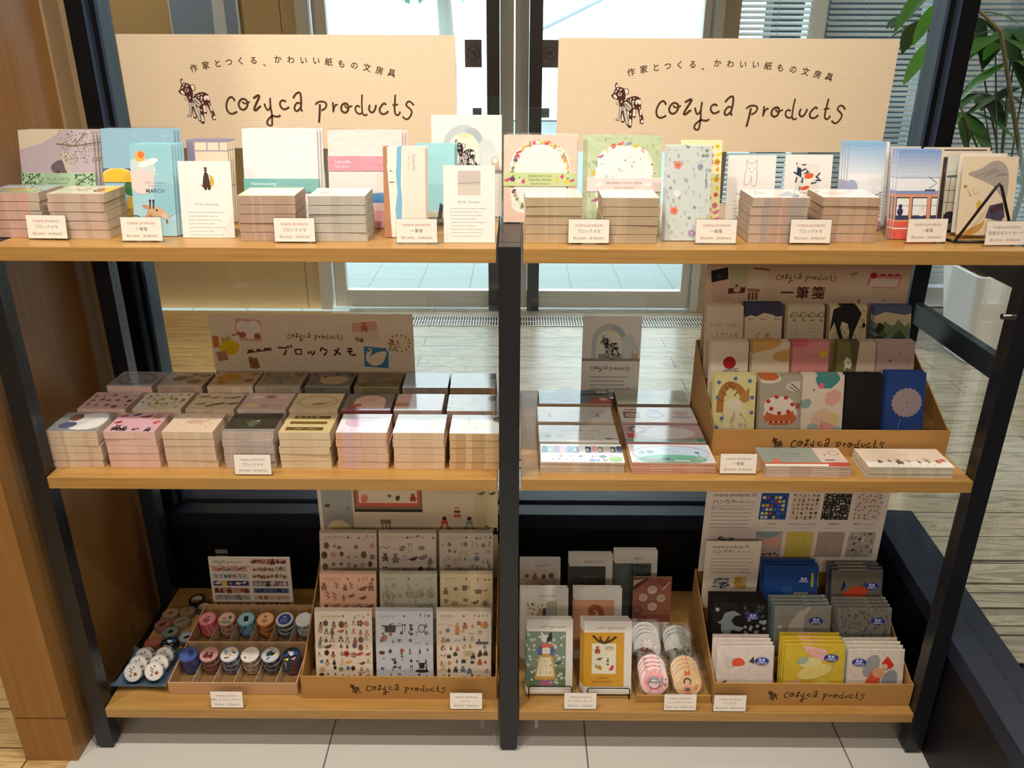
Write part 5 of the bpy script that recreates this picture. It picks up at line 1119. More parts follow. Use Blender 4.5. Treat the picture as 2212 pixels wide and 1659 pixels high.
def display_box(x0, x1, y0, y1, z0, zf, zb, tiers, label, col='#b8894e', logo=(.5, .3, .42), deerx=None, name='display_box', inner='#9a6f3c', boxgroup='kraft display boxes'):
    cx = (x0+x1)/2; z0 += .0004; root = empty(name, (cx, y0, z0)); tag(root, label, 'display box', boxgroup)
    X0_, X1_, D = x0-cx, x1-cx, y1-y0; H = zf-z0; HB = zb-z0; t = .0028
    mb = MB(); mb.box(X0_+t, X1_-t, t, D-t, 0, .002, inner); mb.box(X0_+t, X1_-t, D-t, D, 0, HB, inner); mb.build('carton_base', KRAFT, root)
    for a in (X0_, X1_-t):
        mb = MB(); mb.prism_x([(0, 0), (D, 0), (D, HB), (D*.06, H), (0, H)], a, a+t, col); mb.build('side_wing', KRAFT, root, bevel=.0006)
    mb = MB(); mb.box(X0_+t, X1_-t, 0, t, 0, H, col)
    if logo:
        W_ = x1-x0; A = Art(W_, H); A.logo(logo[0], logo[1], logo[2], '#3a2016', 1.25); A.deer(logo[0]-logo[2]*.5-.055, logo[1]-.18, .07, '#2e1c16', '#8f6a44', '#7a5c40')
        A.mesh(mb, lambda x, y, z: (X0_+x, -.0002-z, y))
    mb.build('front_panel', KRAFT, root)
    for ya, yb, zt in tiers:
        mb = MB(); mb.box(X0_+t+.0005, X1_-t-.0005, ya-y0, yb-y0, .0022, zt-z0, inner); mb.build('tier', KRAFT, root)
    return root
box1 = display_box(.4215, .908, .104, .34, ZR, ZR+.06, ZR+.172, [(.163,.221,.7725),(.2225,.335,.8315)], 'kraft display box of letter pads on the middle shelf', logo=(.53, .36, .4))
def a_head1(A):
    W_ = 2212.0; H_ = W_*A.h/A.w
    X = lambda u: u/W_; Yv = lambda v: 1-(v+130)/H_
    def q(*p): return [(X(a), Yv(b)) for a, b in p]
    A.rect(0,0,1,1,'#dfc0a0'); A.poly(q((55,190),(230,150),(300,380),(100,410)),'#d9b3a0'); A.poly(q((235,-40),(450,-60),(440,240),(260,250)),'#c4bb90'); A.poly(q((500,20),(670,50),(620,400),(440,380)),'#e0c8ae')
    A.poly(q((40,60),(222,18),(238,150),(60,190)),'#191614'); A.poly(q((130,70),(165,140),(115,150)),'#3c4038'); A.poly(q((250,255),(435,240),(432,305),(252,315)),'#6a2c18'); A.ell(X(345),Yv(272),.018,.013,'#d8b090'); A.disc(X(335),Yv(225),.007,'#6a2c18')
    A.poly(q((500,20),(675,35),(670,55),(495,40)),'#8a5a44'); A.poly(q((455,255),(600,262),(590,298),(455,285)),'#a8785c')
    for a in (480,520,560): A.line(q((a,300),(a+8,385)), .012, '#8a5238', 0)
    A.logo(X(1085), Yv(150), .3, '#3c1c14', 1.15); A.text('一筆箋', X(1065), Yv(305), .068, '#4a1c14', bold=.018, track=.077)
    A.poly(q((1520,10),(1760,20),(1740,190),(1500,180)),'#e0c4aa'); A.motif('bird', X(1590), Yv(90), .02, '#a89878', '#8a7a5c'); A.poly(q((1770,75),(2130,100),(2090,250),(1750,240)),'#d98a80'); A.poly(q((1790,130),(2100,140),(2080,235),(1770,225)),'#e6cdbc'); A.disc(X(1810),Yv(105),.016,'#b8242c')
    for a in (1910,1990,2065): A.ell(X(a), Yv(97), .014, .006, '#b8343c')
    A.poly(q((1490,215),(1820,225),(1800,345),(1470,335)),'#dfcaa8'); A.poly(q((1700,350),(1980,330),(1990,420),(1720,430)),'#e2c4b0'); A.leaf(X(1690),Yv(430),.03,80,'#b5704c'); A.leaf(X(1960),Yv(400),.02,60,'#8a7a9c')
o = card_mesh('header_board', .446, .36, .003, a_head1, '#c9a074', parent=box1); o.location = (-.012, .2285, .012)
def p_cat(A):
    A.rect(0,0,1,1,'#e6dc9c'); A.rect(.25,.05,.8,.6,'#ece0b4'); A.line([(.14,.5),(.16,.72),(.3,.86),(.55,.84),(.7,.74)], .17, '#b5783a',3)
    for k in range(8): A.rrect(.17+.06*k,.66+.22*sin(.45*k), .03,.15, 70-18*k, '#8a5426')
    A.ell(.74,.7,.12,.13,'#c08a4c'); A.poly([(.66,.76),(.68,.84),(.74,.78)],'#b5783a'); A.poly([(.76,.78),(.84,.84),(.84,.74)],'#b5783a'); A.ell(.48,.62,.2,.13,'#eee4cc')
    for x, y in ((.1,.9),(.5,.95),(.85,.92),(.08,.7),(.92,.7),(.2,.42),(.08,.3),(.92,.5),(.9,.2),(.15,.1),(.94,.05),(.2,.02)): A.flower(x, y, .055, '#6f80a8', '#4a5a80')
    A.text('Happiness', .48,.3,.14,'#c08a7c', rot=-90); A.flower(.66,.33,.06,'#d8a0a0'); A.line([(.62,.5),(.75,.42),(.8,.3),(.7,.2),(.85,.12)], .02, '#b5b06a'); A.scatter(3,.1,.0,.95,.6,5,4,.04,['sprig'],['#7a8058','#9a9468'],['#6a7048'],.4,.55)
def p_cake(A):
    A.rect(0,0,1,1,'#b3aa98'); A.ell(.22,.96,.3,.12,'#e6d8c8'); A.ell(.22,.98,.24,.08,'#d06a34'); A.ell(.88,.86,.25,.13,'#dccdbb'); A.line([(.76,.9),(.98,.8)],.03,'#6a6458'); A.line([(.72,.86),(.94,.78)],.02,'#6a6458')
    A.ell(.52,.5,.42,.3,'#ead9c8'); A.ell(.52,.47,.36,.22,'#c8683a'); A.poly([(.16,.48),(.88,.48),(.88,.38),(.7,.34),(.3,.34),(.16,.4)],'#c8683a',2); A.ell(.5,.6,.39,.24,'#f0e2d2')
    for k in range(9): A.leaf(.22+.07*k,.36,.07,60+8*k,'#6a3424' if k%2 else '#e6c8a8')
    for x, y in ((.22,.66),(.42,.72),(.65,.71),(.82,.62),(.3,.56),(.5,.5),(.72,.52)): A.disc(x,y,.055,'#c8242a',9); A.disc(x,y+.015,.02,'#e08a7c',6)
    A.text('Sweets', .55,.17,.13,'#5c4a3c'); A.text('MARIKO FUKUOKA', .55,.07,.075,'#6a5a4c'); A.rrect(.95,.6,.1,.14,0,'#a85a34')
def p_pastel(A):
    A.rect(0,0,1,1,'#e8d6c2'); g = random.Random(3)
    for x, y, r, c in ((.6,.95,.3,'#4a908c'),(.45,.86,.08,'#e0708c'),(.1,.62,.14,'#8ab0a4'),(.75,.7,.22,'#e6b0a4'),(.5,.4,.3,'#e6c0a0'),(.6,.25,.28,'#e89c94'),(.3,.3,.14,'#a8b0ac'),(.8,.42,.16,'#e0cc8c'),(.25,.14,.12,'#e8a06a'),(.75,.1,.2,'#ebb0a8'),(.9,.25,.14,'#a8b8c0'),(.45,.12,.16,'#ecc8b4')): A.ell(x,y,r,r*.8,c,g.random()*90,12,.05)
    A.disc(.28,.8,.03,'#a8784c'); A.text('colors', .52,.34,.1,'#c07a6c', rot=-80); A.scatter(5,.55,.6,.98,.76,6,5,.02,['suit'],['#e0948c'],['#e0948c'],.05)
def p_black(A): A.rect(0,0,1,1,'#16130f'); A.poly([(.42,.05),(.55,.28),(.68,.05)],'#26251c'); A.poly([(.45,.14),(.55,.3),(.65,.14)],'#2c2c22'); A.rrect(.62,.14,.06,.1,20,'#d8d8d0'); A.rect(.52,0,.58,.05,'#2c2820')
def p_dandelion(A):
    A.rect(0,0,1,1,'#27468a'); A.rect(0,0,1,.12,'#1f3c7c'); g = random.Random(5); A.ell(.55,.62,.38,.37,'#a8989c',0,40,.04)
    for k in range(120): a = g.random()*6.28; r = .36*math.sqrt(g.random()); A.rrect(.55+r*cos(a), .62+r*sin(a)*A.w/A.h, .035,.012, g.random()*180, g.choice(['#c4b4b0','#8f8088','#b5a4a4']))
    A.disc(.55,.62,.02,'#7a5c5c'); A.line([(.42,.42),(.36,.25),(.34,.1)], .012, '#9a9ab0'); A.ring(.4,.08,.14,.12,.006,'#6a80b0'); A.dashes(.6,.28,.25,2,.06,'#6a80b8',.012,1,.06)
def p_red(A): A.rect(0,0,1,1,'#e9dac4'); A.poly([(.32,.62),(.72,.67),(.8,.52),(.38,.46)],'#d8ccc4'); [A.line([(.34+.02*k,.6-.035*k),(.74+.01*k,.65-.035*k)],.018,'#6a5c66') for k in range(4)]; [A.line([(.38+.09*k,.64),(.43+.09*k,.47)],.018,'#8a7c86') for k in range(4)]; A.disc(.5,.72,.17,'#b01420',18); A.dashes(.2,.36,.6,1,.1,'#4a3a30',.02,2,.05)
def p_neko(A): A.rect(0,0,1,1,'#e9d5b6'); A.poly([(0,1),(.8,1),(.5,.9),(.1,.86),(0,.84)],'#d9a45c',2); A.poly([(1,.9),(.6,.85),(.6,.76),(1,.74)],'#dba862',2); A.text('招きねこ', .52,.54,.17,'#a8482c',bold=.01,track=.19); A.text('いっぴつせん', .52,.36,.1,'#4a3428',track=.11)
def p_pink(A): A.rect(0,0,1,1,'#e0928c'); A.ell(.15,.98,.3,.12,'#d86a74'); A.disc(.85,.84,.1,'#e0c02c',16); A.text('yume', .58,.82,.08,'#b86a68'); A.text('いちにち', .52,.52,.1,'#c87470',track=.12); A.text('MEMO', .5,.44,.1,'#c06a6a',track=.14); A.dashes(.35,.36,.4,1,.1,'#b85a5c',.02,1,.05)
def p_yama(A): A.rect(0,0,1,1,'#7a7440'); A.poly([(.58,1),(1,1),(1,0),(.45,0),(.5,.4),(.42,.5),(.5,.55)],'#dac4ac',0); A.poly([(.3,1),(.58,1),(.5,.6),(.42,.7)],'#5e5236'); A.poly([(.18,.74),(.26,.8),(.36,.76),(.4,.7),(.36,.64),(.26,.66),(.2,.6),(.22,.68)],'#e9dcc8',0); A.disc(.31,.72,.02,'#4a3a28'); A.text('yama', .8,.55,.15,'#8a7a6c',rot=-90); A.dashes(.62,.74,.03,8,.05,'#9a8a7c',.02,1,.03)
def p_lilac(A): A.rect(0,0,1,1,'#c9ada2'); A.disc(.36,.75,.035,'#9c4a3c',9); A.ell(.62,.84,.02,.03,'#8a6a5c'); A.ell(.68,.78,.05,.06,'#d0b894'); A.dashes(.2,.56,.6,1,.1,'#a08078',.012,3,.08); A.line([(.8,.66),(.9,.7)],.012,'#8a6a60')
def p_letter(A): A.rect(0,0,1,1,'#e6d3b6'); A.text('NISHI SHUKU', .5,.74,.115,'#a8926c',track=.076); A.text('LETTER', .5,.6,.15,'#9a8460',track=.13); A.ell(.3,.4,.16,.03,'#5c3c2c')
def p_kuma(A):
    A.rect(0,0,1,1,'#e6d2b4'); A.rect(0,.88,1,1,'#3c3c58'); A.poly([(0,.92),(1,.92),(1,.84),(.85,.83),(.72,.86),(.5,.88),(.3,.83),(.15,.85),(0,.82)],'#3c3c58',0)
    for x in (.15,.5,.86): A.dashes(x-.06,.79,.14,1,.1,'#6a5c48',.03,2,.05,0)
    A.text('くま', .5,.57,.24,'#b5935c',bold=.02,track=.26); A.text('いっぴつせん', .5,.4,.11,'#4a3c34',track=.115)
def p_fruitpat(A):
    A.rect(0,0,1,1,'#dac8ac')
    for y in (.88,.42):
        for k in range(4): x = .14+.24*k; A.ring(x+.06,y,.075,.075,.02,'#8f7d58',12); A.ring(x+.06,y,.04,.04,.014,'#a8946a',9); A.leaf(x-.06,y-.04,.13,70,'#8f7d58'); A.leaf(x,y-.07,.12,-10,'#9a8a64')
    A.line([(.2,.64),(.3,.72)],.015,'#a8946a'); A.dashes(.6,.74,.24,3,.05,'#a8987c',.02,2,.06); A.dashes(.12,.6,.24,1,.05,'#a8987c',.02,3,.06); A.dashes(.15,.28,.7,2,.1,'#a8987c',.015,2,.06)
def p_blackcat(A):
    A.rect(0,0,1,1,'#e3cda0'); A.scatter(3,.05,.55,.95,.72,12,3,.04,['sprig'],['#4a6470','#6a7c7c'],['#3c5058'],.4,.3); A.scatter(4,.6,.7,1,.95,5,4,.04,['sprig'],['#4a6470','#6a7c7c'],['#3c5058'],.4,.2)
    A.poly([(.02,.64),(.1,.95),(.3,1),(.72,1),(.86,.9),(.66,.62),(.62,.53),(.54,.53),(.56,.66),(.5,.76),(.34,.79),(.3,.7),(.4,.55),(.3,.54),(.22,.66),(.14,.78)],'#14110f',0); A.ell(.93,.74,.05,.07,'#14110f')
def p_lake(A):
    A.rect(0,0,1,1,'#7f8f96'); A.rect(0,.78,1,1,'#5a6284'); A.poly([(0,.78),(0,.86),(.3,.92),(.55,.9),(.8,.88),(1,.9),(1,.7)],'#dac9a4',0); A.poly([(.02,.6),(.3,.8),(.5,.7),(.66,.82),(.86,.72),(.96,.78),(1,.6)],'#7d8a60',0); A.poly([(0,.66),(.16,.78),(.3,.72),(.2,.6)],'#2c2a22',0); A.poly([(.05,.58),(.26,.68),(.44,.58)],'#56683a'); A.poly([(.5,.57),(.7,.68),(.9,.57)],'#4a5a34'); A.ell(.15,.57,.18,.04,'#2c3024'); A.ell(.7,.56,.2,.035,'#2a3024'); A.rect(0,.0,1,.54,'#84929a'); A.dashes(.1,.46,.8,4,.1,'#76868e',.012,2,.1)
P1 = [[(p_cat,'tiger cat and yellow flowers','#e0d6a0'),(p_cake,'strawberry cake','#c9b48c'),(p_pastel,'pastel paint patches','#dccab0'),(p_black,'black night and small tree','#1a1612'),(p_dandelion,'blue dandelion','#24407e')],
      [(p_red,'red ball on gingham cloth','#e6d6c0'),(p_neko,'orange 招きねこ lettering','#d9b88c'),(p_pink,'pink sky and yellow sun','#dc8c88'),(p_yama,'olive mountain and white bird','#7a7440'),(p_lilac,'plain mauve','#c4a89e')],
      [(p_letter,'pale NISHI SHUKU lettering','#e0ccb0'),(p_kuma,'navy top and くま lettering','#3c3c58'),(p_fruitpat,'olive fruit pattern','#d0bda0'),(p_blackcat,'black striding cat','#2a241c'),(p_lake,'green hills and blue lake','#5a6284')]]
rows = [(804, .17, ((1543,1634),(1641,1731),(1733,1825),(1826,1909),(1914,2002)), 'front'), (732, .23, ((1535,1618),(1624,1707),(1711,1792),(1808,1892),(1894,1978)), 'middle'), (655, .3, ((1526,1607),(1609,1691),(1700,1782),(1791,1874),(1888,1970)), 'rear')]
for r, (vt, Yt, us, nm) in enumerate(rows):
    for c, (u0, u1) in enumerate(us):
        art, desc, edge = P1[r][c]; v = vt+(2 if r == 0 and c in (1,) else 0)-(5 if (r, c) in ((0, 4), (2, 1)) else 0)
        lean('letter_pad', 'letter pad', 'letter pad with %s cover in the kraft box' % desc, art, u0+2, u1, v+6, Yt-.006, (ZR+.0028, .7727, .8317)[r], tilt=15, th=.0035, edge=edge, copies=2, step=(-.0012 if c < 4 else -.002, .0046, .0015), clabel='{} letter pad from the front in the %s pile' % desc, group='letter pads in the kraft box')
# ------------------------------------------------------------------ bottom shelf, left bay: tapes and stickers
RT_, TH_ = .0215, .0152
def tape_mesh(label, side, rim, patt=None):
    mb = MB(); g = random.Random(hash(label) % 999 if False else len(label)*7+ord(label[0]))
    n = 24
    for k in range(n):
        a0, a1 = 2*pi*k/n, 2*pi*(k+1)/n; c = g.choice(side)
        for z0, z1, cc in ((0,.0012,rim),(.0012,.014,c),(.014,TH_,rim)):
            mb.face([(RT_*cos(a0),RT_*sin(a0),z0),(RT_*cos(a1),RT_*sin(a1),z0),(RT_*cos(a1),RT_*sin(a1),z1),(RT_*cos(a0),RT_*sin(a0),z1)], cc)
    mb.lathe([(.0155,0),(RT_,0)], n, rim); mb.lathe([(RT_,TH_),(.0155,TH_)], n, rim); mb.lathe([(.0155,TH_),(.0155,0)], n, '#cdbfa8')
    return mb
def disc_label(o, bg, art, rim):
    A = Art(2*RT_, 2*RT_); A.disc(.5,.5,.485,rim,24); A.disc(.5,.5,.43,bg,24); art(A)
    mb = MB(); n = 24; mb.lathe([(RT_-.0004,TH_+.0001),(RT_-.0004,TH_+.0006)], n, rim); A.mesh(mb, flat_place(2*RT_, 2*RT_, TH_+.0006)); return mb.build('disc_label', GLOSS, o)
def M1(*a): return lambda A: [getattr(A, q[0])(*q[1:]) for q in a]
TK = [ # back row
 ('rose pink', ['#c8566a','#d98a8c','#b5705c','#c86070'], '#d85c74', '#e09aa0', M1(('motif','bear',.5,.45,.26,'#a8584c','#d8b0a0'))),
 ('peach meadow', ['#b58a68','#8a7a60','#c8957c','#7d7058'], '#d9907c', '#dcb8a0', M1(('ell',.5,.28,.36,.12,'#8a9a7c'),('motif','bird',.35,.5,.14,'#a8705c','#7a5a4c'),('suit',) if False else ('rect',.6,.5,.76,.72,'#4a5c54'))),
 ('sky blue', ['#6a94a8','#4a5c60','#7aa0ac','#5a6a68'], '#6aa4bc', '#9cc0c8', M1(('rect',.38,.32,.64,.7,'#2c2c2e'),('poly',[(.42,.32),(.6,.32),(.58,.2),(.5,.24)],'#d8d2c4'))),
 ('orange cupcake', ['#b5703c','#7a5a3c','#c88448','#6a5038'], '#e08a4c', '#e6b48a', M1(('fruit',) if False else ('disc',.46,.68,.07,'#5a3020'),('rect',.36,.36,.64,.42,'#6a4a38'),('rect',.38,.46,.6,.5,'#8a6a50'),('rect',.4,.26,.6,.31,'#6a4a38'))),
 ('navy medallion', ['#5c6068','#4a5c58','#70706c','#3c5a50'], '#dcdcdc', '#2a3a80', M1(('ring',.5,.5,.4,.4,.03,'#e6e6ea'),('text','mt', .5,.68,.2,'#dfe3ee'),('dashes',.25,.5,.5,3,.1,'#c9d0e6',.03,2,.1))),
 ('white lace', ['#a8b0b0','#8f9ea0','#b5bcb8','#6a8a88'], '#d9dadc', '#dcdde0', M1(('ring',.5,.5,.36,.36,.03,'#c4c8cc'),('dashes',.24,.66,.52,5,.1,'#bcc0c6',.03,2,.1))),
 # front row
 ('deep blue', ['#3c4a7c','#44538a','#36436e','#4a5c94'], '#465490', '#4c5c98', M1(('ell',.62,.55,.14,.26,'#36406c',30),('disc',.35,.35,.03,'#8a96c0'))),
 ('dusty rose bear', ['#7a4c48','#8a5c54','#6a4440','#94685c'], '#c08a84', '#c49490', M1(('motif','bear',.38,.42,.2,'#5c2c24','#8a5c4c'),('motif','bear',.64,.46,.2,'#5c2c24','#8a5c4c'))),
 ('grey bird', ['#4c5264','#6a6f80','#3a4258','#8a90a0'], '#b5b8c4', '#d6d4d0', M1(('ell',.62,.78,.14,.07,'#e0a05c',15),('ell',.56,.44,.11,.08,'#d8a878'),('poly',[(.6,.7),(.86,.62),(.7,.56)],'#2c2c30'),('rrect',.4,.28,.26,.08,10,'#5a4030'),('ell',.28,.6,.1,.18,'#9aa0b0',30))),
 ('cream letter', ['#8a7868','#a08c78','#6a5c54','#b09c84'], '#d8d0c8', '#e0d8ce', M1(('line',[(.2,.75),(.4,.7),(.7,.85)],.03,'#a89c90'),('dashes',.42,.55,.4,5,.08,'#8a8078',.02,2,.08),('ell',.25,.35,.06,.07,'#6a5a4c'))),
 ('dark leaf', ['#3c3e4e','#4a4c58','#2e3040','#5c5864'], '#a8aab0', '#c4c6c4', M1(('leaf',.3,.35,.5,60,'#2c4a40'),('ell',.62,.55,.07,.14,'#1e2228',-30),('poly',[(.7,.6),(.9,.5),(.72,.4)],'#e0d45c'),('line',[(.5,.35),(.4,.15)],.08,'#3a4a8c'),('rect',.35,.82,.6,.9,'#d87a74'))),
 ('blue collage', ['#3c5080','#7a4c44','#d8d4cc','#2a3a6a'], '#3c4450', '#2a2c34', M1(('poly',[(.1,.4),(.3,.7),(.5,.8),(.45,.5)],'#2f5aa0'),('poly',[(.3,.75),(.6,.7),(.66,.5),(.5,.4),(.4,.55)],'#e6e4e0'),('poly',[(.6,.85),(.9,.6),(.8,.4),(.62,.6)],'#3a66b8'),('poly',[(.15,.25),(.4,.3),(.35,.12)],'#e0d44c'),('poly',[(.5,.2),(.8,.35),(.7,.15)],'#dfa0a8')))]
tb = empty('tape_box', (-.636, .046, ZB+.0004)); tag(tb, 'open kraft box of washi tapes with twelve compartments', 'display box', 'kraft display boxes')
def bxr(x0, x1, y0, y1, z0, z1, c, nm, m=KRAFT):
    mb = MB(); mb.box(x0+.636, x1+.636, y0-.046, y1-.046, z0-ZB, z1-ZB, c); return mb.build(nm, m, tb, bevel=.0005)
PINKY = '#c99e74'
bxr(-.785, -.487, .046, .0488, ZB, .155, PINKY, 'front_panel'); bxr(-.785, -.487, .2992, .302, ZB, .176, '#b08a5c', 'back_panel'); bxr(-.7822, -.4898, .0492, .2988, ZB, ZB+.002, '#8a6840', 'carton_base')
for x in (-.785, -.4898):
    mb = MB(); mb.prism_x([(.0032, 0), (.2528, 0), (.2528, .0545), (.0032, .034)], x+.636, x+.636+.0028, PINKY); mb.build('side_panel', KRAFT, tb)
bxr(-.7822, -.4898, .1715, .1737, ZB+.002, .166, '#d0a882', 'divider')
for c in range(1, 6):
    x = -.7575+.0485*(c-.5)
    for ya, yb, zt in ((.0492,.1713,.149),(.174,.2988,.162)): bxr(x-.0006, x+.0006, ya, yb, ZB+.002, zt, '#dcc0a0', 'divider')
tl = RD(14)
for i, (nm, side, rim, bg, art) in enumerate(TK):
    r, c = (0, i) if i < 6 else (1, i-6)
    bx0, by0 = -.7575+.0485*c, (.2535 if r == 0 else .1265); proto = None
    for k in range(3):
        if proto is None: o = proto = tape_mesh(nm, side, rim).build('washi_tape', TAPE)
        else: o = proto.copy(); COL.objects.link(o)
        d = .0096+k*(TH_+.0007); o.location = (bx0+(.001 if k == 1 else 0), by0-sin(tl)*d, ZB+.0034+cos(tl)*d); o.rotation_euler = (Matrix.Rotation(tl, 3, 'X') @ Matrix.Rotation(RD((i*37+k*50) % 40-20 if k < 2 else (i*13 % 30)-15), 3, 'Z')).to_euler()
        tag(o, '%s washi tape, %s roll of its compartment' % (nm, ('lowest','middle','topmost')[k]), 'washi tape', 'washi tapes in the kraft box')
        if k == 2: disc_label(o, bg, art, rim)
# loose sample tapes lying beside the box
loose = [(426,1300,'black','#2a2624','#2a2624',None,None),(446,1318,'dark grey','#3a3634','#3a3634',None,None),(374,1330,'brown fruit','#7a5a44','#8f7258','#9a7c60',M1(('motif','fruit',.5,.5,.2,'#5c3a28','#4a4a30'))),(407,1327,'brown leaf','#70523e','#86684e','#8f7056',M1(('motif','sprig',.5,.5,.25,'#5c4430','#4a3828'))),(356,1356,'wine red bear','#7a4a44','#8a5a50','#945f56',M1(('motif','bear',.5,.5,.24,'#5c2c28','#7a4a40'))),(391,1349,'grey-brown branch','#6a5a4c','#857464','#8a7a68',M1(('line',[(.25,.35),(.5,.6),(.75,.65)],.06,'#4a3c30'))),(368,1380,'slate with house','#5a625e','#6a726c','#7c847c',M1(('motif','house',.5,.5,.22,'#2c302c','#1e221e'))),(336,1399,'brick red flower','#8a4a3c','#a0584a','#a8604c',M1(('motif','flower',.5,.5,.26,'#c07a60','#8a4a3c'))),(401,1392,'grey and black bird','#4a4e54','#8a9096','#a8b0b6',M1(('leaf',.35,.3,.5,50,'#1e2024'))),(372,1410,'blue collage sample','#3c5080','#2a2c34','#20242c',TK[11][4])]
LP = [Vector((at(u, v, Z=ZB+.006).x, at(u, v, Z=ZB+.006).y)) for u, v, *_ in loose]
for _ in range(120):
    for i in range(len(LP)):
        for j in range(i):
            d = LP[i]-LP[j]; e = .0418-d.length
            if e > 0: d.normalize(); LP[i] += d*e*.5; LP[j] -= d*e*.5
        LP[i].x = min(LP[i].x, -.8085); LP[i].y = max(LP[i].y, .203)
for i, (u, v, nm, side, rim, bg, art) in enumerate(loose):
    o = tape_mesh(nm, [side, rim], rim).build('washi_tape', TAPE, loc=(LP[i].x, LP[i].y, ZB+.0004), rot=(0, 0, RD(i*31 % 60-30))); o.scale = (.96, .96, .96)
    tag(o, 'loose %s washi tape beside the tape box' % nm, 'washi tape', 'loose sample tapes')
    if art: disc_label(o, bg, art, rim)
# soft tray with pinched corners
mb = MB(); n = 14; cxy = (-.855, .112); S = .056
V = []
for j in range(n+1):
    for i in range(n+1):
        a, b = 2*i/n-1, 2*j/n-1; e = max(abs(a), abs(b)); cnr = min(abs(a), abs(b)); z = .018*max(0, (e-.78)/.22)**1.3+.006*max(0, (cnr-.78)/.22); f = 1+.05*max(0, (e-.8)/.2)+.14*max(0, (cnr-.7)/.3)**2-.05*max(0,(e-.8)/.2)*(1-min(1, cnr*1.4))
        V.append((a*S*f, b*S*f*1.02, z))
mb.idx(V, [(j*(n+1)+i, j*(n+1)+i+1, (j+1)*(n+1)+i+1, (j+1)*(n+1)+i) for j in range(n) for i in range(n)], '#51657a')
tray = mb.build('tape_tray', SATIN, loc=(cxy[0], cxy[1], ZB+.0022), smooth=True); sm = tray.modifiers.new('thickness', 'SOLIDIFY'); sm.thickness = .002
tag(tray, 'blue-grey soft tray with pinched corners holding white tapes', 'tray')
m2 = MB()
for sx, sy in ((-1,-1),(1,-1),(-1,1),(1,1)):
    m2 = MB(); m2.lathe([(0,.0025),(.0028,.0016),(.0034,0)], 12, '#8a97a4'); m2.build('snap_button', CHROME, tray, loc=(sx*S*1.13, sy*S*1.15, .0235))
wt = RD(52)
wt = RD(60)
for cI, (x0_, dsc) in enumerate(((-.874, 'left'), (-.8285, 'right'))):
    for k in range(3):
        o = tape_mesh('w%d' % k, ['#cdc4b8','#8a8278','#d8d0c4','#7a726a'], '#dedad4').build('washi_tape', TAPE, rot=(wt, 0, RD(-5+9*cI)))
        o.location = (x0_-.002*k, .143-.0255*k+.004*cI, ZB+.0068+RT_*sin(wt))
        tag(o, 'white floral tape in the blue tray, %s in the %s line' % (('rearmost','second','nearest')[k], dsc), 'washi tape', 'white tapes in the blue tray')
        disc_label(o, '#e9e5e0', M1(('motif','flower',.66,.42,.13,'#b8544c','#8a3c34'),('motif','sprig',.4,.55,.18,'#7a6a5c','#6a5a4c'),('leaf',.3,.3,.2,10,'#8a7a6c'),('leaf',.55,.7,.16,100,'#8a6a5c')), '#dedad4')
def a_tapeboard(A):
    A.rect(0,0,1,1,'#efe2d4'); A.logo(.23,.905,.36,'#7a6050',1.6); A.text('箔押しマスキングテープ ¥605 (税込)', .26,.84,.034,'#8a7460')
    def strip(x, y, bg, kinds, cols, n, sd): A.rect(x,y,x+.44,y+.085,bg); A.scatter(sd,x+.01,y+.006,x+.43,y+.079,n,1,.035,kinds,cols,cols,.15)
    S_ = [(.515,.885,'#d99c98',['bear','bird'],['#8a4a44','#5c3c38','#b07a6c'],7),(.03,.755,'#e0aca0',['bird','sprig','dress'],['#7a8a70','#a86a5c','#8a5a4c'],8),(.515,.755,'#e6d6c4',['fruit','sprig','flower'],['#a86048','#6a7a5c','#b5906c'],9),(.03,.63,'#c9cfc9',['cup','suit','sprig'],['#3c4a50','#c87a4c','#6a8478'],7),(.515,.63,'#e0cdb4',['pot','cup','fruit'],['#8a6a4c','#a8845c','#6a5a48'],8),(.03,.505,'#3a3f78',['leaf','bird'] and ['bird','star'],['#e6e2da','#e0cc3c'],5),(.515,.505,'#6a6f90',['blob','bear','bird'],['#c8586c','#e0d8d0','#d8c04c','#3c3c44'],8),(.03,.38,'#b88a74',['bear','blob','flower'],['#6a3c30','#a8564c','#c9a184'],8),(.515,.38,'#5a6f94',['blob'],['#2c3654','#44547c'],6),(.03,.255,'#b5b0ac',['dash','sprig','tools'],['#3c3c44','#5c6478','#8a7a70'],9),(.515,.255,'#d8c2ae',['dash','oval','sprig'],['#7a5c48','#b07a54','#3c342e'],8),(.03,.13,'#d2bca4',['fruit','blob'],['#8a5a40','#5c6a50'],8),(.515,.13,'#c8a890',['blob','bear'],['#5c3428','#8a4a38'],7)]
    for i, (x, y, bg, kd, cl, n_) in enumerate(S_): strip(x, y, bg, kd, cl, n_, i)
    A.rect(.13,.505,.2,.59,'#dcc83c'); A.rect(.3,.505,.38,.59,'#26241f'); A.leaf(.3,.547,.08,0,'#e6e2da')
    A.line([(.52,.15),(.52,.97)],.006,'#efe2d4') 
lean('tape_chart', 'sample chart', 'white chart of tape strips standing behind the tape box', a_tapeboard, 449, 625, 1204, .345, ZB, tilt=5, th=.004)
price_tag(492, 1531, ZB, '箔押しマスキングテープ', '税込¥605（本体¥550）', 'price tag in front of the washi tape box')

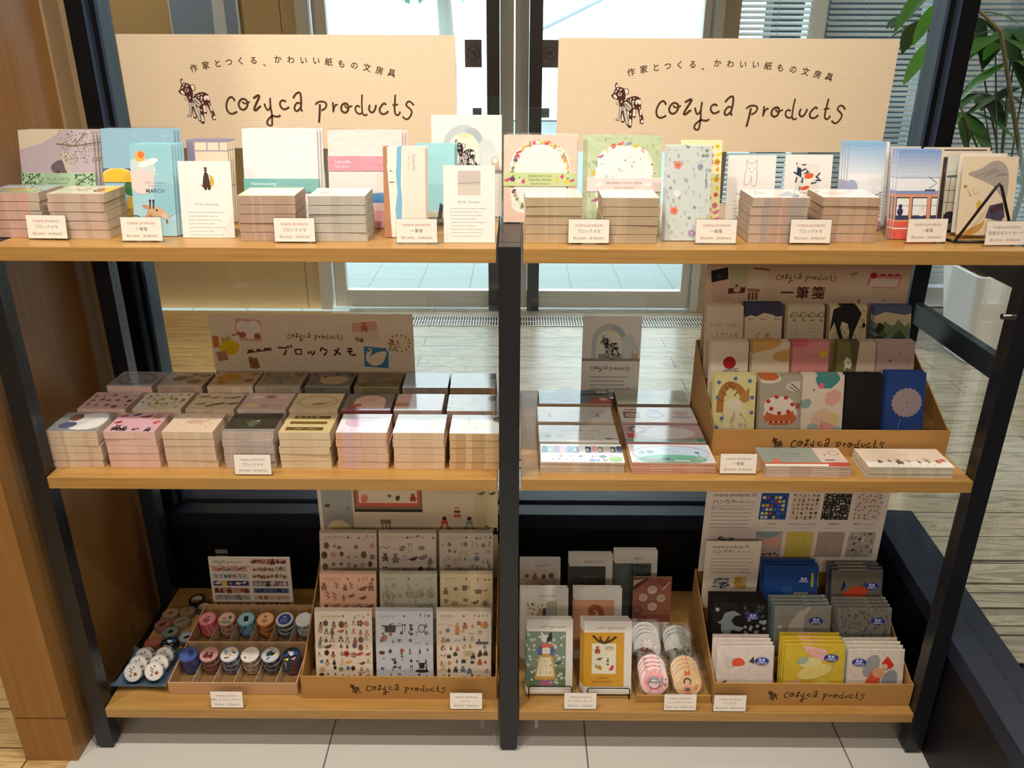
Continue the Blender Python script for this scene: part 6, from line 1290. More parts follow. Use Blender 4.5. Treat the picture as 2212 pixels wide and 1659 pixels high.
# sticker display
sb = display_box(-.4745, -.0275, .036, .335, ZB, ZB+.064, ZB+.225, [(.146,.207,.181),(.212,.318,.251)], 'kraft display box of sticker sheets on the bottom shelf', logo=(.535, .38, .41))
def a_head2(A):
    k = A.w/A.h; A.rect(0,0,1,1,'#e4d2b4'); A.rect(.0,.3,.19,1,'#a8aaa6'); A.rect(0,0,.02,1,'#e6dccb'); A.ell(.105,.345,.075,.09,'#e6d3a0')
    for q in range(15): a = pi*q/14; A.line([(.105+.085*cos(a),.345+.1*sin(a)*k),(.105+.1*cos(a),.345+.12*sin(a)*k)],.005,'#8f8a74')
    A.motif('bear', .05,.8,.03,'#8a5a3c','#c9a07a'); A.motif('pot', .05,.55,.018,'#5a4a38','#5a4a38'); A.motif('cup', .165,.53,.018,'#8a8c84','#8a8c84')
    A.rect(.2,.52,.58,1,'#8a7260'); A.rect(.2,.505,.58,.525,'#3c3026'); A.rect(.215,.545,.565,.97,'#d9604c'); A.rect(.228,.57,.552,.93,'#ead6b8'); A.motif('blob', .26,.6,.035,'#df8a68','#df8a68'); A.motif('bear', .53,.61,.026,'#a83428','#c95a48'); A.motif('star', .4,.62,.025,'#4a3c28','#4a3c28'); A.motif('blob', .445,.605,.022,'#54482c','#54482c'); A.motif('bird', .31,.83,.025,'#4a4430','#4a4430'); A.motif('flower', .4,.86,.025,'#3c3428','#3c3428')
    A.motif('dress', .69,.85,.035,'#b84a40','#a83a30'); A.rect(.77,.72,1,1,'#c9bd84'); A.rect(.77,.72,1,.78,'#44301e')
    for x in (.83,.89,.95): A.rect(x-.024,.77,x+.024,.88,'#b89c78'); A.rect(x-.024,.85,x+.024,.88,'#4a3420'); A.disc(x,.92,.016,'#c88a44')
    A.motif('dress', .7,.42,.055,'#d9604a','#4a3024'); A.motif('dress', .84,.42,.055,'#9c9a82','#3a302c'); A.rect(.755,.5,.79,.52,'#8a4a38'); A.rect(.76,.53,.785,.545,'#c98a6c'); A.rect(.752,.47,.793,.49,'#b5603c'); A.rect(.87,.36,1,.68,'#dfcca0'); A.motif('bird', .91,.64,.022,'#7a6c50','#7a6c50'); A.motif('bird', .97,.64,.02,'#5a5040','#5a5040'); A.motif('sprig', .94,.38,.03,'#7a5a44','#7a5a44'); A.motif('bear', .985,.37,.025,'#2a221c','#2a221c')
    A.rect(.34,.42,.4,.45,'#9a7a58'); [A.line([(.35+.02*q,.42),(.352+.02*q,.34)],.006,'#7a5c40') for q in range(3)]; A.motif('flower', .27,.34,.035,'#8a5c34','#c9a060'); A.motif('flower', .57,.34,.025,'#4a6a8c','#4a6a8c'); A.dashes(.66,.64,.2,1,.1,'#7a6a54',.004,3,.02)
o = card_mesh('header_board', .442, .4, .003, a_head2, '#d8c4a4', parent=sb); o.location = (0, .285, .12)
def sheet(bg, title, seed, kinds, cols, nx, ny, r, dets=None, stripes=None, grad=None, extra=None):
    def f(A):
        A.rect(0,0,1,1,bg)
        if stripes:
            for k in range(0, 46, 2): A.rect(k/46,.0,(k+1)/46,1,stripes)
        A.text(title, .08,.93,.055,'#7a6a60','l'); A.dashes(.08,.885,.28,1,.1,'#9a8a80',.008,seed,.02); A.disc(.5,.93,.018,'#2a221e',10)
        A.scatter(seed+50,.66,.9,.97,.97,4,1,.03,kinds,cols,dets or cols); A.scatter(seed,.03,.02,.97,.87,nx,ny,r,kinds,cols,dets or ['#5c4438','#c9a080','#3a2c28'],.22,.04)
        if extra: extra(A)
    return f
WARMC = ['#c8705c','#8a9a70','#d9a45c','#6a4a3c','#7a8aa8','#b5503c','#d8b090','#3c3430','#a8786c']
def kitchen(A):
    A.motif('pot', .25,.76,.13,'#3c3030','#3c3030'); A.motif('bottle', .62,.74,.1,'#3a2a2c','#c9b8a8'); A.motif('tools', .49,.76,.08,'#5a4a40','#5a4a40'); A.motif('oval', .8,.76,.09,'#4a525c','#c9ced6'); A.motif('cup', .8,.24,.1,'#3a2e34','#3a2e34'); A.ell(.8,.16,.12,.03,'#3a2e34'); A.motif('blob', .14,.62,.09,'#a85a48','#c98a74'); A.motif('bottle', .33,.27,.09,'#3a2a2c','#c9b8a8'); A.motif('cup', .45,.45,.06,'#a83a34','#a83a34'); A.motif('fruit', .9,.46,.04,'#a83a34','#4a5a3c'); A.motif('pot', .1,.42,.06,'#6a3a30','#6a3a30'); A.oval = None
def car(A): A.rect(.8,.78,.95,.82,'#d08a4c'); A.poly([(.83,.82),(.86,.86),(.92,.86),(.94,.82)],'#d08a4c'); A.motif('bear', .38,.74,.07,'#d88a44','#3c3c4c'); A.motif('dress', .12,.5,.07,'#a8583c','#e6dccb'); A.motif('pot', .58,.42,.1,'#c9b48c','#c9b48c'); A.motif('bear', .8,.42,.06,'#4a3c38','#6a5a50'); A.motif('bear', .9,.42,.06,'#4a3c38','#6a5a50'); A.rect(.72,.54,.95,.58,'#4a5464'); A.motif('dress', .12,.22,.09,'#d0b47c','#d8c090'); A.motif('suit', .6,.16,.08,'#6a94b8','#2c3440')
def ovals(A):
    for x, y, s_ in ((.14,.66,.13),(.54,.72,.085),(.7,.72,.085),(.88,.72,.085),(.7,.5,.08),(.88,.5,.08)): A.ring(x,y,s_*.7,s_*.95,.008,'#6a6450'); A.ring(x,y,s_*.56,s_*.78,.005,'#8a846c'); A.motif('sprig',x,y,s_*.55,'#75705a','#75705a')
rowsS = [
 (1320, .13, ((678,803),(810,935),(942,1061)), 'front', [(sheet('#ecdcc8','Cafe and Bunnies',21,['figure','dress','flower','oval','bird','figure'],WARMC,8,8,.062),'small dressed cats'),(sheet('#ccd0da','Kitchen tool',22,['cup','bottle','dash','tools','fruit'],['#4a4044','#8a5a4c','#5c6474','#a8a49c','#6a7a70'],6,7,.05,stripes='#d6dae2',extra=kitchen),'kitchen pots and bottles'),(sheet('#e9dac6','旅の支度',23,['bear','suit','figure','fruit','dash'],['#b5643c','#6a7a84','#c9a878','#4a4440','#d08a4c'],7,8,.056,extra=car),'travelling bears')]),
 (1240, .2, ((689,812),(819,944),(950,1064)), 'middle', [(sheet('#e0b096','Rabbit garden',24,['figure','sprig','bear','bird'],['#8a5a44','#a86c50','#c07a5c','#7a4a38'],6,6,.07),'brown rabbits on peach'),(sheet('#b5b09a','Botanical',25,['oval','sprig','star'],['#8a856c','#757058','#9a9478'],7,7,.045,['#a8a288'],extra=ovals),'olive ovals on grey-green'),(sheet('#d6c198','TEA TIME',26,['cup','can','bear','pot','bird'],['#8a7a5c','#6a5c44','#a89470','#7a6448'],5,5,.08),'tea things on straw yellow')]),
 (1151, .27, ((689,813),(817,942),(948,1065)), 'rear', [(sheet('#dccabc','文鳥と木の実だより',27,['flower','bird','star','oval','cup'],['#c9948c','#8a7a70','#6a6460','#b58a80'],7,6,.065),'pink flowers and birds'),(sheet('#e0d0c0','おたんじょうびの風景シール',28,['bear','tools','bird','dash','blob'],['#5a4c44','#8a7c74','#3c3430','#a8988c'],6,5,.085),'birthday party animals'),(sheet('#d9cdbd','ボタニカル おやつ',29,['can','flower','sprig','fruit','bottle'],['#5a7490','#8a8a70','#b5605c','#6a6a64','#c9b080'],9,8,.052),'garden flowers and watering cans')])]
for vt, Yt, us, nm, arts in rowsS:
    for c, (u0, u1) in enumerate(us):
        art, desc = arts[c]
        lean('sticker_sheet', 'sticker sheet', 'packeted sticker sheet of %s' % desc, art, u0+1, u1, vt, Yt, {'front': ZB+.0028, 'middle': .1812, 'rear': .2512}[nm], tilt=15, th=.0012, mats=(GLOSS,), copies=2, step=(-.0006, .0046, .0012), clabel='{} sheet from the front in the pile of %s' % desc, group='sticker sheets in the kraft box', film=True)
price_tag(1007, 1534, ZB, 'シール', '税込¥495（本体¥450）', 'price tag in front of the sticker sheet box')

# ------------------------------------------------------------------ bottom shelf, right bay: birthday cards, mirrors, handkerchiefs
def bcard(title, bg, art, pic='#8a8f88', py=.14, px=.86):
    def f(A):
        A.rect(0,0,1,1,'#ece5dc'); A.rect(0,py,px,.84,pic); A.text(title, .56,.9,.075,'#6a5c50'); A.dashes(.06,.9,.24,2,.03,'#b5a89c',.012,2,.03); A.dashes(.46,.865,.2,1,.1,'#a89a8c',.01,2,.02)
        n0 = len(A.it); B = Art(A.w*px, A.h*(.84-py)); art(B); ox, oy = 0, A.h*py
        for bb, ly, fs, c in B.it: A.it.append(((bb[0], bb[1], bb[2]+oy, bb[3]+oy), ly+2, [[(x, y+oy) for x, y in f_] for f_ in fs], c))
    return f
def c_cat(A):
    A.rect(0,0,1,1,'#7c8f7e'); A.rect(0,0,1,.35,'#647858'); g = random.Random(9)
    for k in range(70): A.flower(g.random(), .06+.9*g.random(), .035, g.choice(['#d3dccd','#c0ccba','#e0e6da']), '#c9cfa0', 5, k)
    A.poly([(.2,.14),(.76,.14),(.68,.55),(.56,.6),(.4,.6),(.3,.55)], '#cf9c3c',0); A.poly([(.25,.2),(.7,.2),(.63,.54),(.34,.54)],'#e6dcbc'); A.scatter(3,.28,.22,.68,.52,3,3,.035,['fruit','bird','sprig'],['#c87a5c','#d8b44c','#8a9a7c'],['#7a8a5c'])
    A.ell(.36,.66,.1,.13,'#58628c'); A.ell(.62,.66,.1,.13,'#58628c'); A.poly([(.4,.6),(.6,.6),(.6,.74),(.4,.74)],'#e6e0d4'); A.poly([(.34,.78),(.66,.78),(.6,.7),(.5,.72),(.4,.7)],'#d9604c',0); A.ell(.5,.87,.14,.1,'#e3dfd6'); A.poly([(.5,.8),(.64,.84),(.65,.95),(.52,.9)],'#2a2826'); A.poly([(.36,.9),(.37,1),(.46,.93)],'#e3dfd6'); A.poly([(.54,.93),(.64,1),(.64,.9)],'#2a2826'); A.ell(.82,.44,.1,.03,'#48584a',20)
    A.rrect(.44,.09,.1,.14,0,'#b8548c'); A.rrect(.56,.09,.1,.14,0,'#b8548c'); A.ell(.4,.05,.07,.03,'#b8548c'); A.ell(.6,.05,.07,.03,'#b8548c')
def c_gift(A):
    A.rect(0,0,1,1,'#d9a02c'); A.rect(.2,.24,.8,.8,'#ece6cc'); A.poly([(.5,.8),(.2,.94),(.28,.92)],'#54341c'); A.line([(.5,.8),(.34,.86),(.22,.95)],.06,'#54341c'); A.line([(.5,.8),(.42,.87),(.4,.93)],.05,'#54341c'); A.line([(.5,.8),(.58,.87),(.62,.93)],.05,'#54341c'); A.line([(.5,.8),(.68,.86),(.8,.93)],.06,'#54341c')
    A.motif('bear', .34,.68,.1,'#a84a34','#c9785c'); A.ell(.64,.71,.11,.06,'#a8b4a4'); A.ell(.64,.7,.07,.04,'#e6c890'); A.motif('bottle', .6,.47,.1,'#4a5a34','#d9cc9c'); A.line([(.32,.5),(.46,.53)],.03,'#3c3c24'); A.line([(.36,.54),(.42,.48)],.02,'#3c3c24'); A.poly([(.28,.36),(.3,.42),(.36,.38),(.4,.41),(.46,.36),(.44,.3)],'#c08a3c'); A.poly([(.62,.31),(.7,.4),(.76,.39),(.72,.3)],'#c83c4c'); A.text('HAPPY', .48,.16,.1,'#8a5c1c',bold=.01); A.text('BIRTHDAY!', .48,.09,.1,'#8a5c1c',bold=.01)
def c_picnic(A): A.rect(0,0,1,1,'#e6dac8'); A.scatter(4,.12,.35,.8,.95,6,6,.05,['fruit','bird','cup','sprig','star'],['#3c4460','#c9a068','#7a6a50','#c07868','#5c6a58'],['#4a4038'],.3,.2); A.rect(.62,.5,.85,.97,'#aaa890'); A.motif('bear', .45,.75,.1,'#c9a878','#8a6a48'); A.ell(.55,.75,.05,.1,'#34405c')
def c_squirrel(A): A.rect(0,0,1,1,'#e0a47c'); A.rect(0,.0,1,.4,'#dc9c70'); A.line([(.3,.45),(.62,.5),(.7,.68),(.6,.84),(.45,.84),(.42,.74),(.52,.7)],.14,'#a8623c',3); A.ell(.68,.5,.2,.13,'#9c5834'); A.disc(.78,.6,.1,'#a8623c'); A.poly([(.1,.52),(.25,.42),(.5,.42),(.3,.36)],'#9c5834',2); A.ell(.5,.3,.2,.12,'#9c5834')
def c_smile(A): A.rect(0,0,1,1,'#e0cdb8'); A.scatter(6,.05,.3,.97,.97,4,3,.11,['suit','blob','bear','flower'],['#7a3c34','#a84c3c','#5a4030','#6a6a4c','#b5705c'],['#3c2a24','#8a4a3c'],.1)
def c_night(A): A.rect(0,0,1,1,'#4b4a46'); A.text('HAPPY', .58,.8,.1,'#8f8c84',track=.08); A.text('BIRTHDAY', .58,.72,.1,'#8f8c84',track=.075); A.poly([(.1,.3),(.22,.66),(.38,.7),(.5,.4),(.45,.2),(.15,.2)],'#383733',2); A.stars(.42,.5,.02,'#d8d0b8',4,.3); A.line([(.78,.52),(.84,.4)],.02,'#9a8f5c')
def c_forest(A): A.rect(0,0,1,1,'#56605a'); A.rect(0,0,1,.5,'#4c554e'); A.scatter(7,.45,.75,1,1,5,3,.06,['sprig','flower'],['#2c302a','#3c4438'],['#2c302a'],.3,.1); A.dashes(.35,.6,.4,2,.08,'#76807a',.015,2,.05)
BC = 'birthday cards on the bottom shelf'
def greeting(label, art, u0, u1, vt, Yt, Zb, copies, desc, tilt, edge='#e9e2d8', step=(-.0016, .005, .0006)):
    return lean('greeting_card', 'greeting card', label, art, u0, u1, vt, Yt, Zb, tilt=tilt, th=.0015, edge=edge, copies=copies, step=step, clabel='{} card from the front behind the %s card' % desc, group=BC, film=True)
greeting('birthday card with a cat in a yellow skirt among white flowers', bcard('HAPPY BIRTHDAY','',c_cat,px=.85,py=.09), 1138, 1238, 1338, .098, ZB+.007, 2, 'yellow-skirted cat', 17)
greeting('mustard yellow birthday card with a parcel of presents', bcard('HAPPY BIRTHDAY','',c_gift,px=.84,py=.1), 1262, 1366, 1341, .098, ZB+.007, 3, 'mustard yellow', 17, edge='#6a3a2c', step=(-.0025, .005, .0006))
greeting('white card with picnic things, behind the yellow-skirted cat', bcard('Special day','',c_picnic,px=.9), 1126, 1228, 1271, .215, ZB, 2, 'picnic', 15)
greeting('card with a brown squirrel on orange, behind the mustard card', bcard('','',c_squirrel,px=.84), 1241, 1344, 1271, .215, ZB, 2, 'squirrel', 15)
greeting('cream card with small dark red pictures beside the centre post', bcard('happy SMILE','',c_smile,px=.92), 1124, 1211, 1206, .325, ZB, 1, 'dark red pictures', 13)
greeting('dark grey birthday card with a dim cat, second of the rear cards', bcard('HAPPY DAYS','',c_night,px=.84), 1231, 1324, 1197, .325, ZB, 2, 'dim grey cat', 13)
greeting('dark green card with black leaves, tallest of the rear cards', bcard('BIRTH','',c_forest,px=.86), 1329, 1421, 1189, .325, ZB, 2, 'dark green leaf', 13)
def c_mirrors(A):
    A.rect(0,0,1,1,'#9a5f4c'); [A.rect(0,.3+.16*q,1,.306+.16*q,'#7a4638') for q in range(5)]; A.rect(0,.12,1,.42,'#8a4c3c'); A.poly([(0,.98),(.42,.98),(.05,.8),(0,.8)],'#5c3228'); A.poly([(0,.95),(.3,.97),(0,.86)],'#c9a898')
    for x, y, r, c in ((.5,.8,.13,'#cfae98'),(.27,.68,.125,'#c49c92'),(.74,.67,.12,'#bfa890'),(.52,.54,.13,'#ccaa94')): A.disc(x,y,r+.012,'#6a3a2e',16); A.disc(x,y,r,c,16); A.motif('sprig',x,y,.05,'#9a7a5c','#8a6a50')
    A.disc(.13,.48,.13,'#6a3c38',16); A.disc(.13,.49,.1,'#8a5a54',16); A.ring(.24,.34,.11,.09,.02,'#6a4038'); A.ring(.68,.94,.05,.05,.02,'#6a3a30'); A.ring(.78,.9,.05,.05,.02,'#6a3a30'); A.rrect(.86,.86,.05,.3,-40,'#c9a090'); A.rect(0,0,1,.3,'#d8c2b4'); A.text('コンパクトミラー', .5,.25,.075,'#8a7468'); A.dashes(.2,.16,.6,1,.1,'#a89488',.01,2,.03)
lean('photo_card', 'card', 'reddish photo card of round mirrors and scissors on wood', c_mirrors, 1369, 1452, 1246, .262, ZB, tilt=8, th=.0012)
def card_stand(u0, u1, v, label):
    a, b = at(u0, v, Z=ZB+.001), at(u1, v, Z=ZB+.001); y = a.y-.0; r = .0014; z0 = ZB+.0018; mb = MB(); c = '#15110f'
    mb.tube([(a.x,y+.1,z0),(a.x,y-.004,z0),(a.x,y-.0065,z0+.004),(a.x,y-.0058,z0+.029),(a.x+.004,y-.0052,z0+.0325),(b.x-.004,y-.0052,z0+.0325),(b.x,y-.0058,z0+.029),(b.x,y-.0065,z0+.004),(b.x,y-.004,z0),(b.x,y+.1,z0)], r, c, 8)
    o = mb.build('wire_stand', METAL, smooth=True)
    for x in (a.x, b.x): m2 = MB(); m2.tube([(x, y+.1, z0), (x, y+.13, z0+.11)], r, c, 8); m2.build('back_support', METAL, o, smooth=True)
    m2 = MB(); m2.tube([(a.x, y+.1, z0), (b.x, y+.1, z0)], r, c, 8); m2.build('cross_wire', METAL, o, smooth=True)
    return tag(o, label, 'stand', 'black wire card stands')
card_stand(1142, 1234, 1503, 'black wire stand under the yellow-skirted cat card')
card_stand(1268, 1358, 1507, 'black wire stand under the mustard yellow card')
price_tag(1253, 1534, ZB, 'バースデーカード', '税込¥440（本体¥400）', 'price tag between the cat card and the mustard card')

# compact mirrors in a clear-sided wooden tray
mt = empty('mirror_tray', (.378, .033, ZB+.0004)); tag(mt, 'wooden tray with clear sides holding round mirrors', 'tray')
def bm(x0, x1, y0, y1, z0, z1, c, nm, m): mb = MB(); mb.box(x0-.378, x1-.378, y0-.033, y1-.033, z0-ZB, z1-ZB, c); mb.build(nm, m, mt, bevel=.0005)
bm(.292, .462, .029, .0335, ZB, .142, '#c9a478', 'front_panel', BEECH); bm(.292, .462, .034, .235, ZB, .125, '#b8925f', 'base', BEECH)
for x in (.292, .46): bm(x, x+.002, .0437, .235, .1255, .165, '#ffffff', 'clear_side', ACRYL)
bm(.3722, .3734, .0437, .13, .1255, .16, '#ffffff', 'divider', ACRYL)
def m_girl(A): A.disc(.5,.5,.49,'#e0b0ac',26); A.ell(.5,.56,.36,.36,'#d9585c'); A.disc(.5,.46,.22,'#5c484c'); A.ell(.5,.4,.16,.14,'#e6cfc4'); A.rect(.34,.42,.66,.5,'#54424a'); A.disc(.43,.38,.025,'#2a2024',8); A.disc(.57,.38,.025,'#2a2024',8); A.ell(.5,.32,.03,.012,'#c8544c'); A.scatter(3,.15,.75,.85,.92,4,1,.07,['flower'],['#a8343c','#e08a84'],['#e6c8a0']); A.scatter(4,.72,.3,.97,.6,2,3,.07,['flower','sprig'],['#c8443c','#5c5a60'],['#8a3a34']); A.line([(.35,.2),(.5,.24),(.65,.2)],.03,'#c8485c'); A.scatter(5,.25,.06,.75,.16,4,1,.05,['star'],['#5a4448'],['#5a4448'])
def m_fox(A): A.disc(.5,.5,.49,'#e0b884',26); A.disc(.5,.5,.44,'#e6c08a',26); A.rect(.4,.72,.6,.86,'#d9603c'); A.poly([(.4,.86),(.42,.93),(.48,.87)],'#d9603c'); A.poly([(.52,.87),(.58,.93),(.6,.86)],'#d9603c'); A.ring(.5,.52,.12,.11,.05,'#3c302c'); A.ell(.5,.52,.08,.07,'#dfb890'); A.ell(.5,.28,.2,.2,'#e6a884'); A.rect(.42,.2,.58,.32,'#6a6458'); A.ell(.8,.34,.06,.14,'#d08a54',-20); A.poly([(.3,.04),(.7,.04),(.6,.14),(.4,.14)],'#d9603c')
def m_cake(A): A.disc(.5,.5,.49,'#b5a898',26); A.ell(.5,.45,.34,.22,'#dcc8b8'); A.rect(.24,.3,.76,.46,'#c07a4c'); A.ell(.5,.56,.28,.2,'#e6d6c8'); [A.disc(.5+.24*cos(q*.78),.58+.16*sin(q*.78),.045,'#a83c38',8) for q in range(8)]
def m_white(A): A.disc(.5,.5,.49,'#a8ab9a',26); A.ell(.42,.42,.24,.3,'#d6d8c8'); A.disc(.4,.74,.15,'#d6d8c8'); A.poly([(.27,.8),(.28,.92),(.38,.84)],'#d6d8c8'); A.poly([(.42,.84),(.52,.92),(.52,.8)],'#d6d8c8'); A.scatter(3,.4,.15,.95,.5,4,4,.08,['sprig'],['#4c5c38','#5c6c44'],['#4c5c38'],.3,.2); A.ell(.4,.4,.06,.04,'#3c4430')
RM = .0325
def mirror_pile(u, v, zc, tiltd, n, art, desc, rim):
    c = at(u, v, Z=zc); t = RD(tiltd); first = None
    for k in range(n):
        if first is None:
            mb = MB(); mb.lathe([(0,-.0045),(RM,-.0045),(RM+.0004,-.0022),(RM,-.0002),(0,-.0002)], 30, rim); A = Art(2*RM, 2*RM); art(A); A.mesh(mb, flat_place(2*RM, 2*RM, 0)); o = first = mb.build('compact_mirror', GLOSS)
            m2 = MB(); g = random.Random(u); q = 7; W2 = RM*1.04; P = [(-W2+2*W2*i/q, -RM*1.0+2.2*RM*j/q, .0012+.0004*g.random()) for j in range(q+1) for i in range(q+1)]
            m2.idx(P, [(j*(q+1)+i, j*(q+1)+i+1, (j+1)*(q+1)+i+1, (j+1)*(q+1)+i) for j in range(q) for i in range(q)]); m2.build('clear_sleeve', FILM, o, smooth=True)
        else: o = copy_tree(first)
        o.location = c+Vector((-.0008*k, .0098*k, .0032*k)); o.rotation_euler = (pi/2-t, 0, RD(-2))
        tag(o, ('round mirror with %s, frontmost of its line' if k == 0 else ORD[k]+' mirror from the front in the line with %s') % desc, 'mirror', 'compact mirrors in the wooden tray')
mirror_pile(1413, 1471, .1585, 34, 4, m_girl, 'a girl in a red flowered hood', '#d9a09c')
mirror_pile(1485, 1474, .1585, 34, 4, m_fox, 'an orange-hatted bear', '#dcb484')
mirror_pile(1398, 1397, .168, 34, 4, m_cake, 'a strawberry cake', '#b0a494')
mirror_pile(1464, 1396, .168, 34, 3, m_white, 'a white cat and fern', '#a4a696')
price_tag(1468, 1537, ZB, 'コンパクトミラー', '税込¥1,430（本体¥1,300）', 'price tag in front of the round mirrors')

# handkerchief display
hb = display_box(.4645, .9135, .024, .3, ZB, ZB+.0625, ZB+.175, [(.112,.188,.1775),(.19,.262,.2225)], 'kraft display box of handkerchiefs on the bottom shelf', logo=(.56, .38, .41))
def a_hankboard(A):
    k = A.w/A.h; A.rect(0,0,1,1,'#ecdfd4'); A.text('cozyca products の', .04,.9,.03,'#4a3c34','l',bold=.008); A.text('ハンカチ', .04,.82,.032,'#4a3c34','l',bold=.008); A.text('¥1,980 (tax in)', .16,.82,.018,'#5a4c44','l'); A.rect(.035,.775,.27,.778,'#8a7a70'); A.dashes(.035,.73,.235,6,.042,'#6a5c54',.005,3,.008,.15)
    A.text('素材：綿100%　サイズ：52×52cm', .035,.755,.0125,'#5a4c44','l'); A.motif('bird', .13,.36,.04,'#5a6478','#5a6478'); A.scatter(3,.09,.3,.18,.42,4,2,.02,['blob'],['#5a6478','#aab0b8','#3c4450'],['#dcdcd8']); A.dashes(.035,.44,.06,2,.03,'#c98a74',.005,2,.008)
    sw = [('#2a4f98','AKARi'),('#e0cdb8','Every day is a new day!'),('#2a2722','花鳥風月'),('#e0cdbd','部屋 つくよのよ'),('#c4b0a4',''),('#d8c25c',''),('#b5a094',''),('#b5aca4','')]
    for i, (c, nm) in enumerate(sw):
        x = .3+.172*(i % 4); y = .62 if i < 4 else .18; w_, h_ = .15, .3; A.rect(x,y,x+w_,y+h_,c); g = random.Random(i)
        if i == 0: [A.rect(x+.01+.13*q/6, yy, x+.01+.13*q/6+.016, yy+.03, g.choice(['#3a66b8','#c8344c','#e0c43c','#e6dccb','#1f3c7c','#4a7ac8'])) for q in range(6) for yy in [y+.01+.045*z for z in range(6)]]
        if i == 1: A.scatter(i,x,y,x+w_,y+h_,6,6,.011,['figure','cup','star','house'],['#6a5a50','#8a7a6c','#b5704c'],['#4a3c34'],.1)
        if i == 2: A.scatter(i,x,y,x+w_,y+h_,9,9,.008,['flower','sprig','star'],['#d8d0c0','#8a9a8c','#c9a890'],['#d8c890'],.3)
        if i == 3: A.scatter(i,x,y,x+w_,y+h_,6,7,.007,['bird','blob'],['#6a5a54','#a8584c','#4a4440'],['#4a4440'],.35)
        if i == 4: A.poly([(x,y+.3),(x+.15,y+.3),(x+.09,y+.22),(x,y+.24)],'#8fa0a4'); A.poly([(x+.02,y+.18),(x+.1,y+.24),(x+.15,y+.2),(x+.12,y+.1)],'#dfa890'); A.scatter(i,x,y,x+w_,y+.05,7,1,.012,['tree'],['#4a4440'],['#3c3834'])
        if i == 5: A.scatter(i,x,y,x+w_,y+h_,8,8,.009,['blob'],['#d0b850','#e0cc70','#c9b04c'],['#dcc868'],.4)
        if i == 6: A.scatter(i,x,y,x+w_,y+h_,9,9,.008,['blob'],['#a8948c','#c0aca0'],['#b09c94'],.4)
        if i == 7: A.scatter(i,x,y,x+w_,y+h_,6,6,.014,['dash','sprig','blob'],['#3c3e4c','#6a6a74','#d8a074','#e6dcd0'],['#3c3e4c'],.3)
        if nm: A.text(nm, x+w_/2, y-.05, .016, '#4a3c34', bold=.006)
        A.dashes(x+.03, y-.1, .1, 1, .1, '#a8988c', .004, i, .008)
o = card_mesh('header_board', .438, .245, .003, a_hankboard, '#d8e0e8', parent=hb); o.location = (-.0, .262, .177)
def a_hankcard(A):
    A.rect(0,0,1,1,'#ead9c8'); A.text('cozyca products の', .12,.92,.085,'#4a3c34','l',bold=.006); A.text('ハンカチ', .12,.85,.095,'#4a3c34','l',bold=.006); A.text('¥1,980 (tax in)', .5,.85,.055,'#6a5c54','l'); A.rect(.12,.8,.88,.803,'#9a8a80'); A.dashes(.12,.74,.76,5,.05,'#5a4c44',.014,3,.028,.15); A.scatter(3,.2,.32,.48,.46,5,3,.05,['blob','bird'],['#5a6478','#aab0b8','#3c4450'],['#dcdcd8']); A.rect(.58,.3,.8,.48,'#d8ac5c'); A.scatter(4,.58,.3,.8,.48,4,3,.04,['flower'],['#e6c890','#c99a4c'],['#b58a4c']); A.dashes(.2,.56,.2,2,.03,'#c98a74',.012,2,.02); A.dashes(.66,.56,.2,2,.03,'#c98a74',.012,2,.02)
lean('info_card', 'card', 'cream notice card at the left end of the handkerchief box', a_hankcard, 1526, 1646, 1169, .25, .2228, tilt=4, th=.0012)
def hank(label, desc, art, u0, u1, vt, Yt, n, sticker, seed, edge, film=True, h=ZB+.0028):
    t = RD(15); a, b = at(u0, vt, Y=Yt), at(u1, vt, Y=Yt); w = b.x-a.x; zt = (a.z+b.z)/2; g = random.Random(seed); th = .0052; h = (zt-h-th*sin(t)-.001)/cos(t)
    A = Art(w, h); art(A); mb = MB()
    # softly folded cloth: rounded edges, slight puff
    def zz(x, y): e = min(x, w-x, y, h-y); return -.0025*max(0, 1-e/.006)**2
    A.mesh(mb, lambda x, y, z: (x-w/2, -zz(x, y)*1.0-z, y), 1)
    mb.box(-w/2+.0008, w/2-.0008, .0028, th-.0014, .0008, h-.0008, edge, 0); mb.box(-w/2+.002, w/2-.002, .0008, th, .0016, h-.0018, edge, 0)
    o = mb.build('handkerchief', [CLOTH, CLOTH]); o.location = ((a.x+b.x)/2, Yt-h*sin(t), zt-h*cos(t)); o.rotation_euler = (-t, 0, RD(g.uniform(-.5, .5)))
    tag(o, label, 'handkerchief', 'handkerchiefs in the kraft box')
    if film: sleeve(o, w, h, y=-.0012)
    for k in range(n):
        c = copy_tree(o); c.location = o.location+Vector((-.0018*(k+1)+g.uniform(-.001,.001), .0097*(k+1), .0026*(k+1))); c.rotation_euler = (-t, 0, RD(g.uniform(-.5, .5)))
        tag(c, '%s handkerchief from the front in the pile with %s' % (ORD[k+1], desc), 'handkerchief', 'handkerchiefs in the kraft box')
    if sticker:
        S = Art(.034, .018); S.ell(.5,.5,.48,.25,'#2b3f9c',0,22); S.text('見本', .5,.64,.24,'#e6e8f2',bold=.02); S.text('SAMPLE', .5,.28,.19,'#e6e8f2',bold=.01); m2 = MB(); S.mesh(m2, lambda x, y, z: (sticker[0]*w-w/2-.017+x, -z, sticker[1]*h-.009+y))
        s_ = m2.build('sample_sticker', GLOSS, o); s_.location.y = -.0024
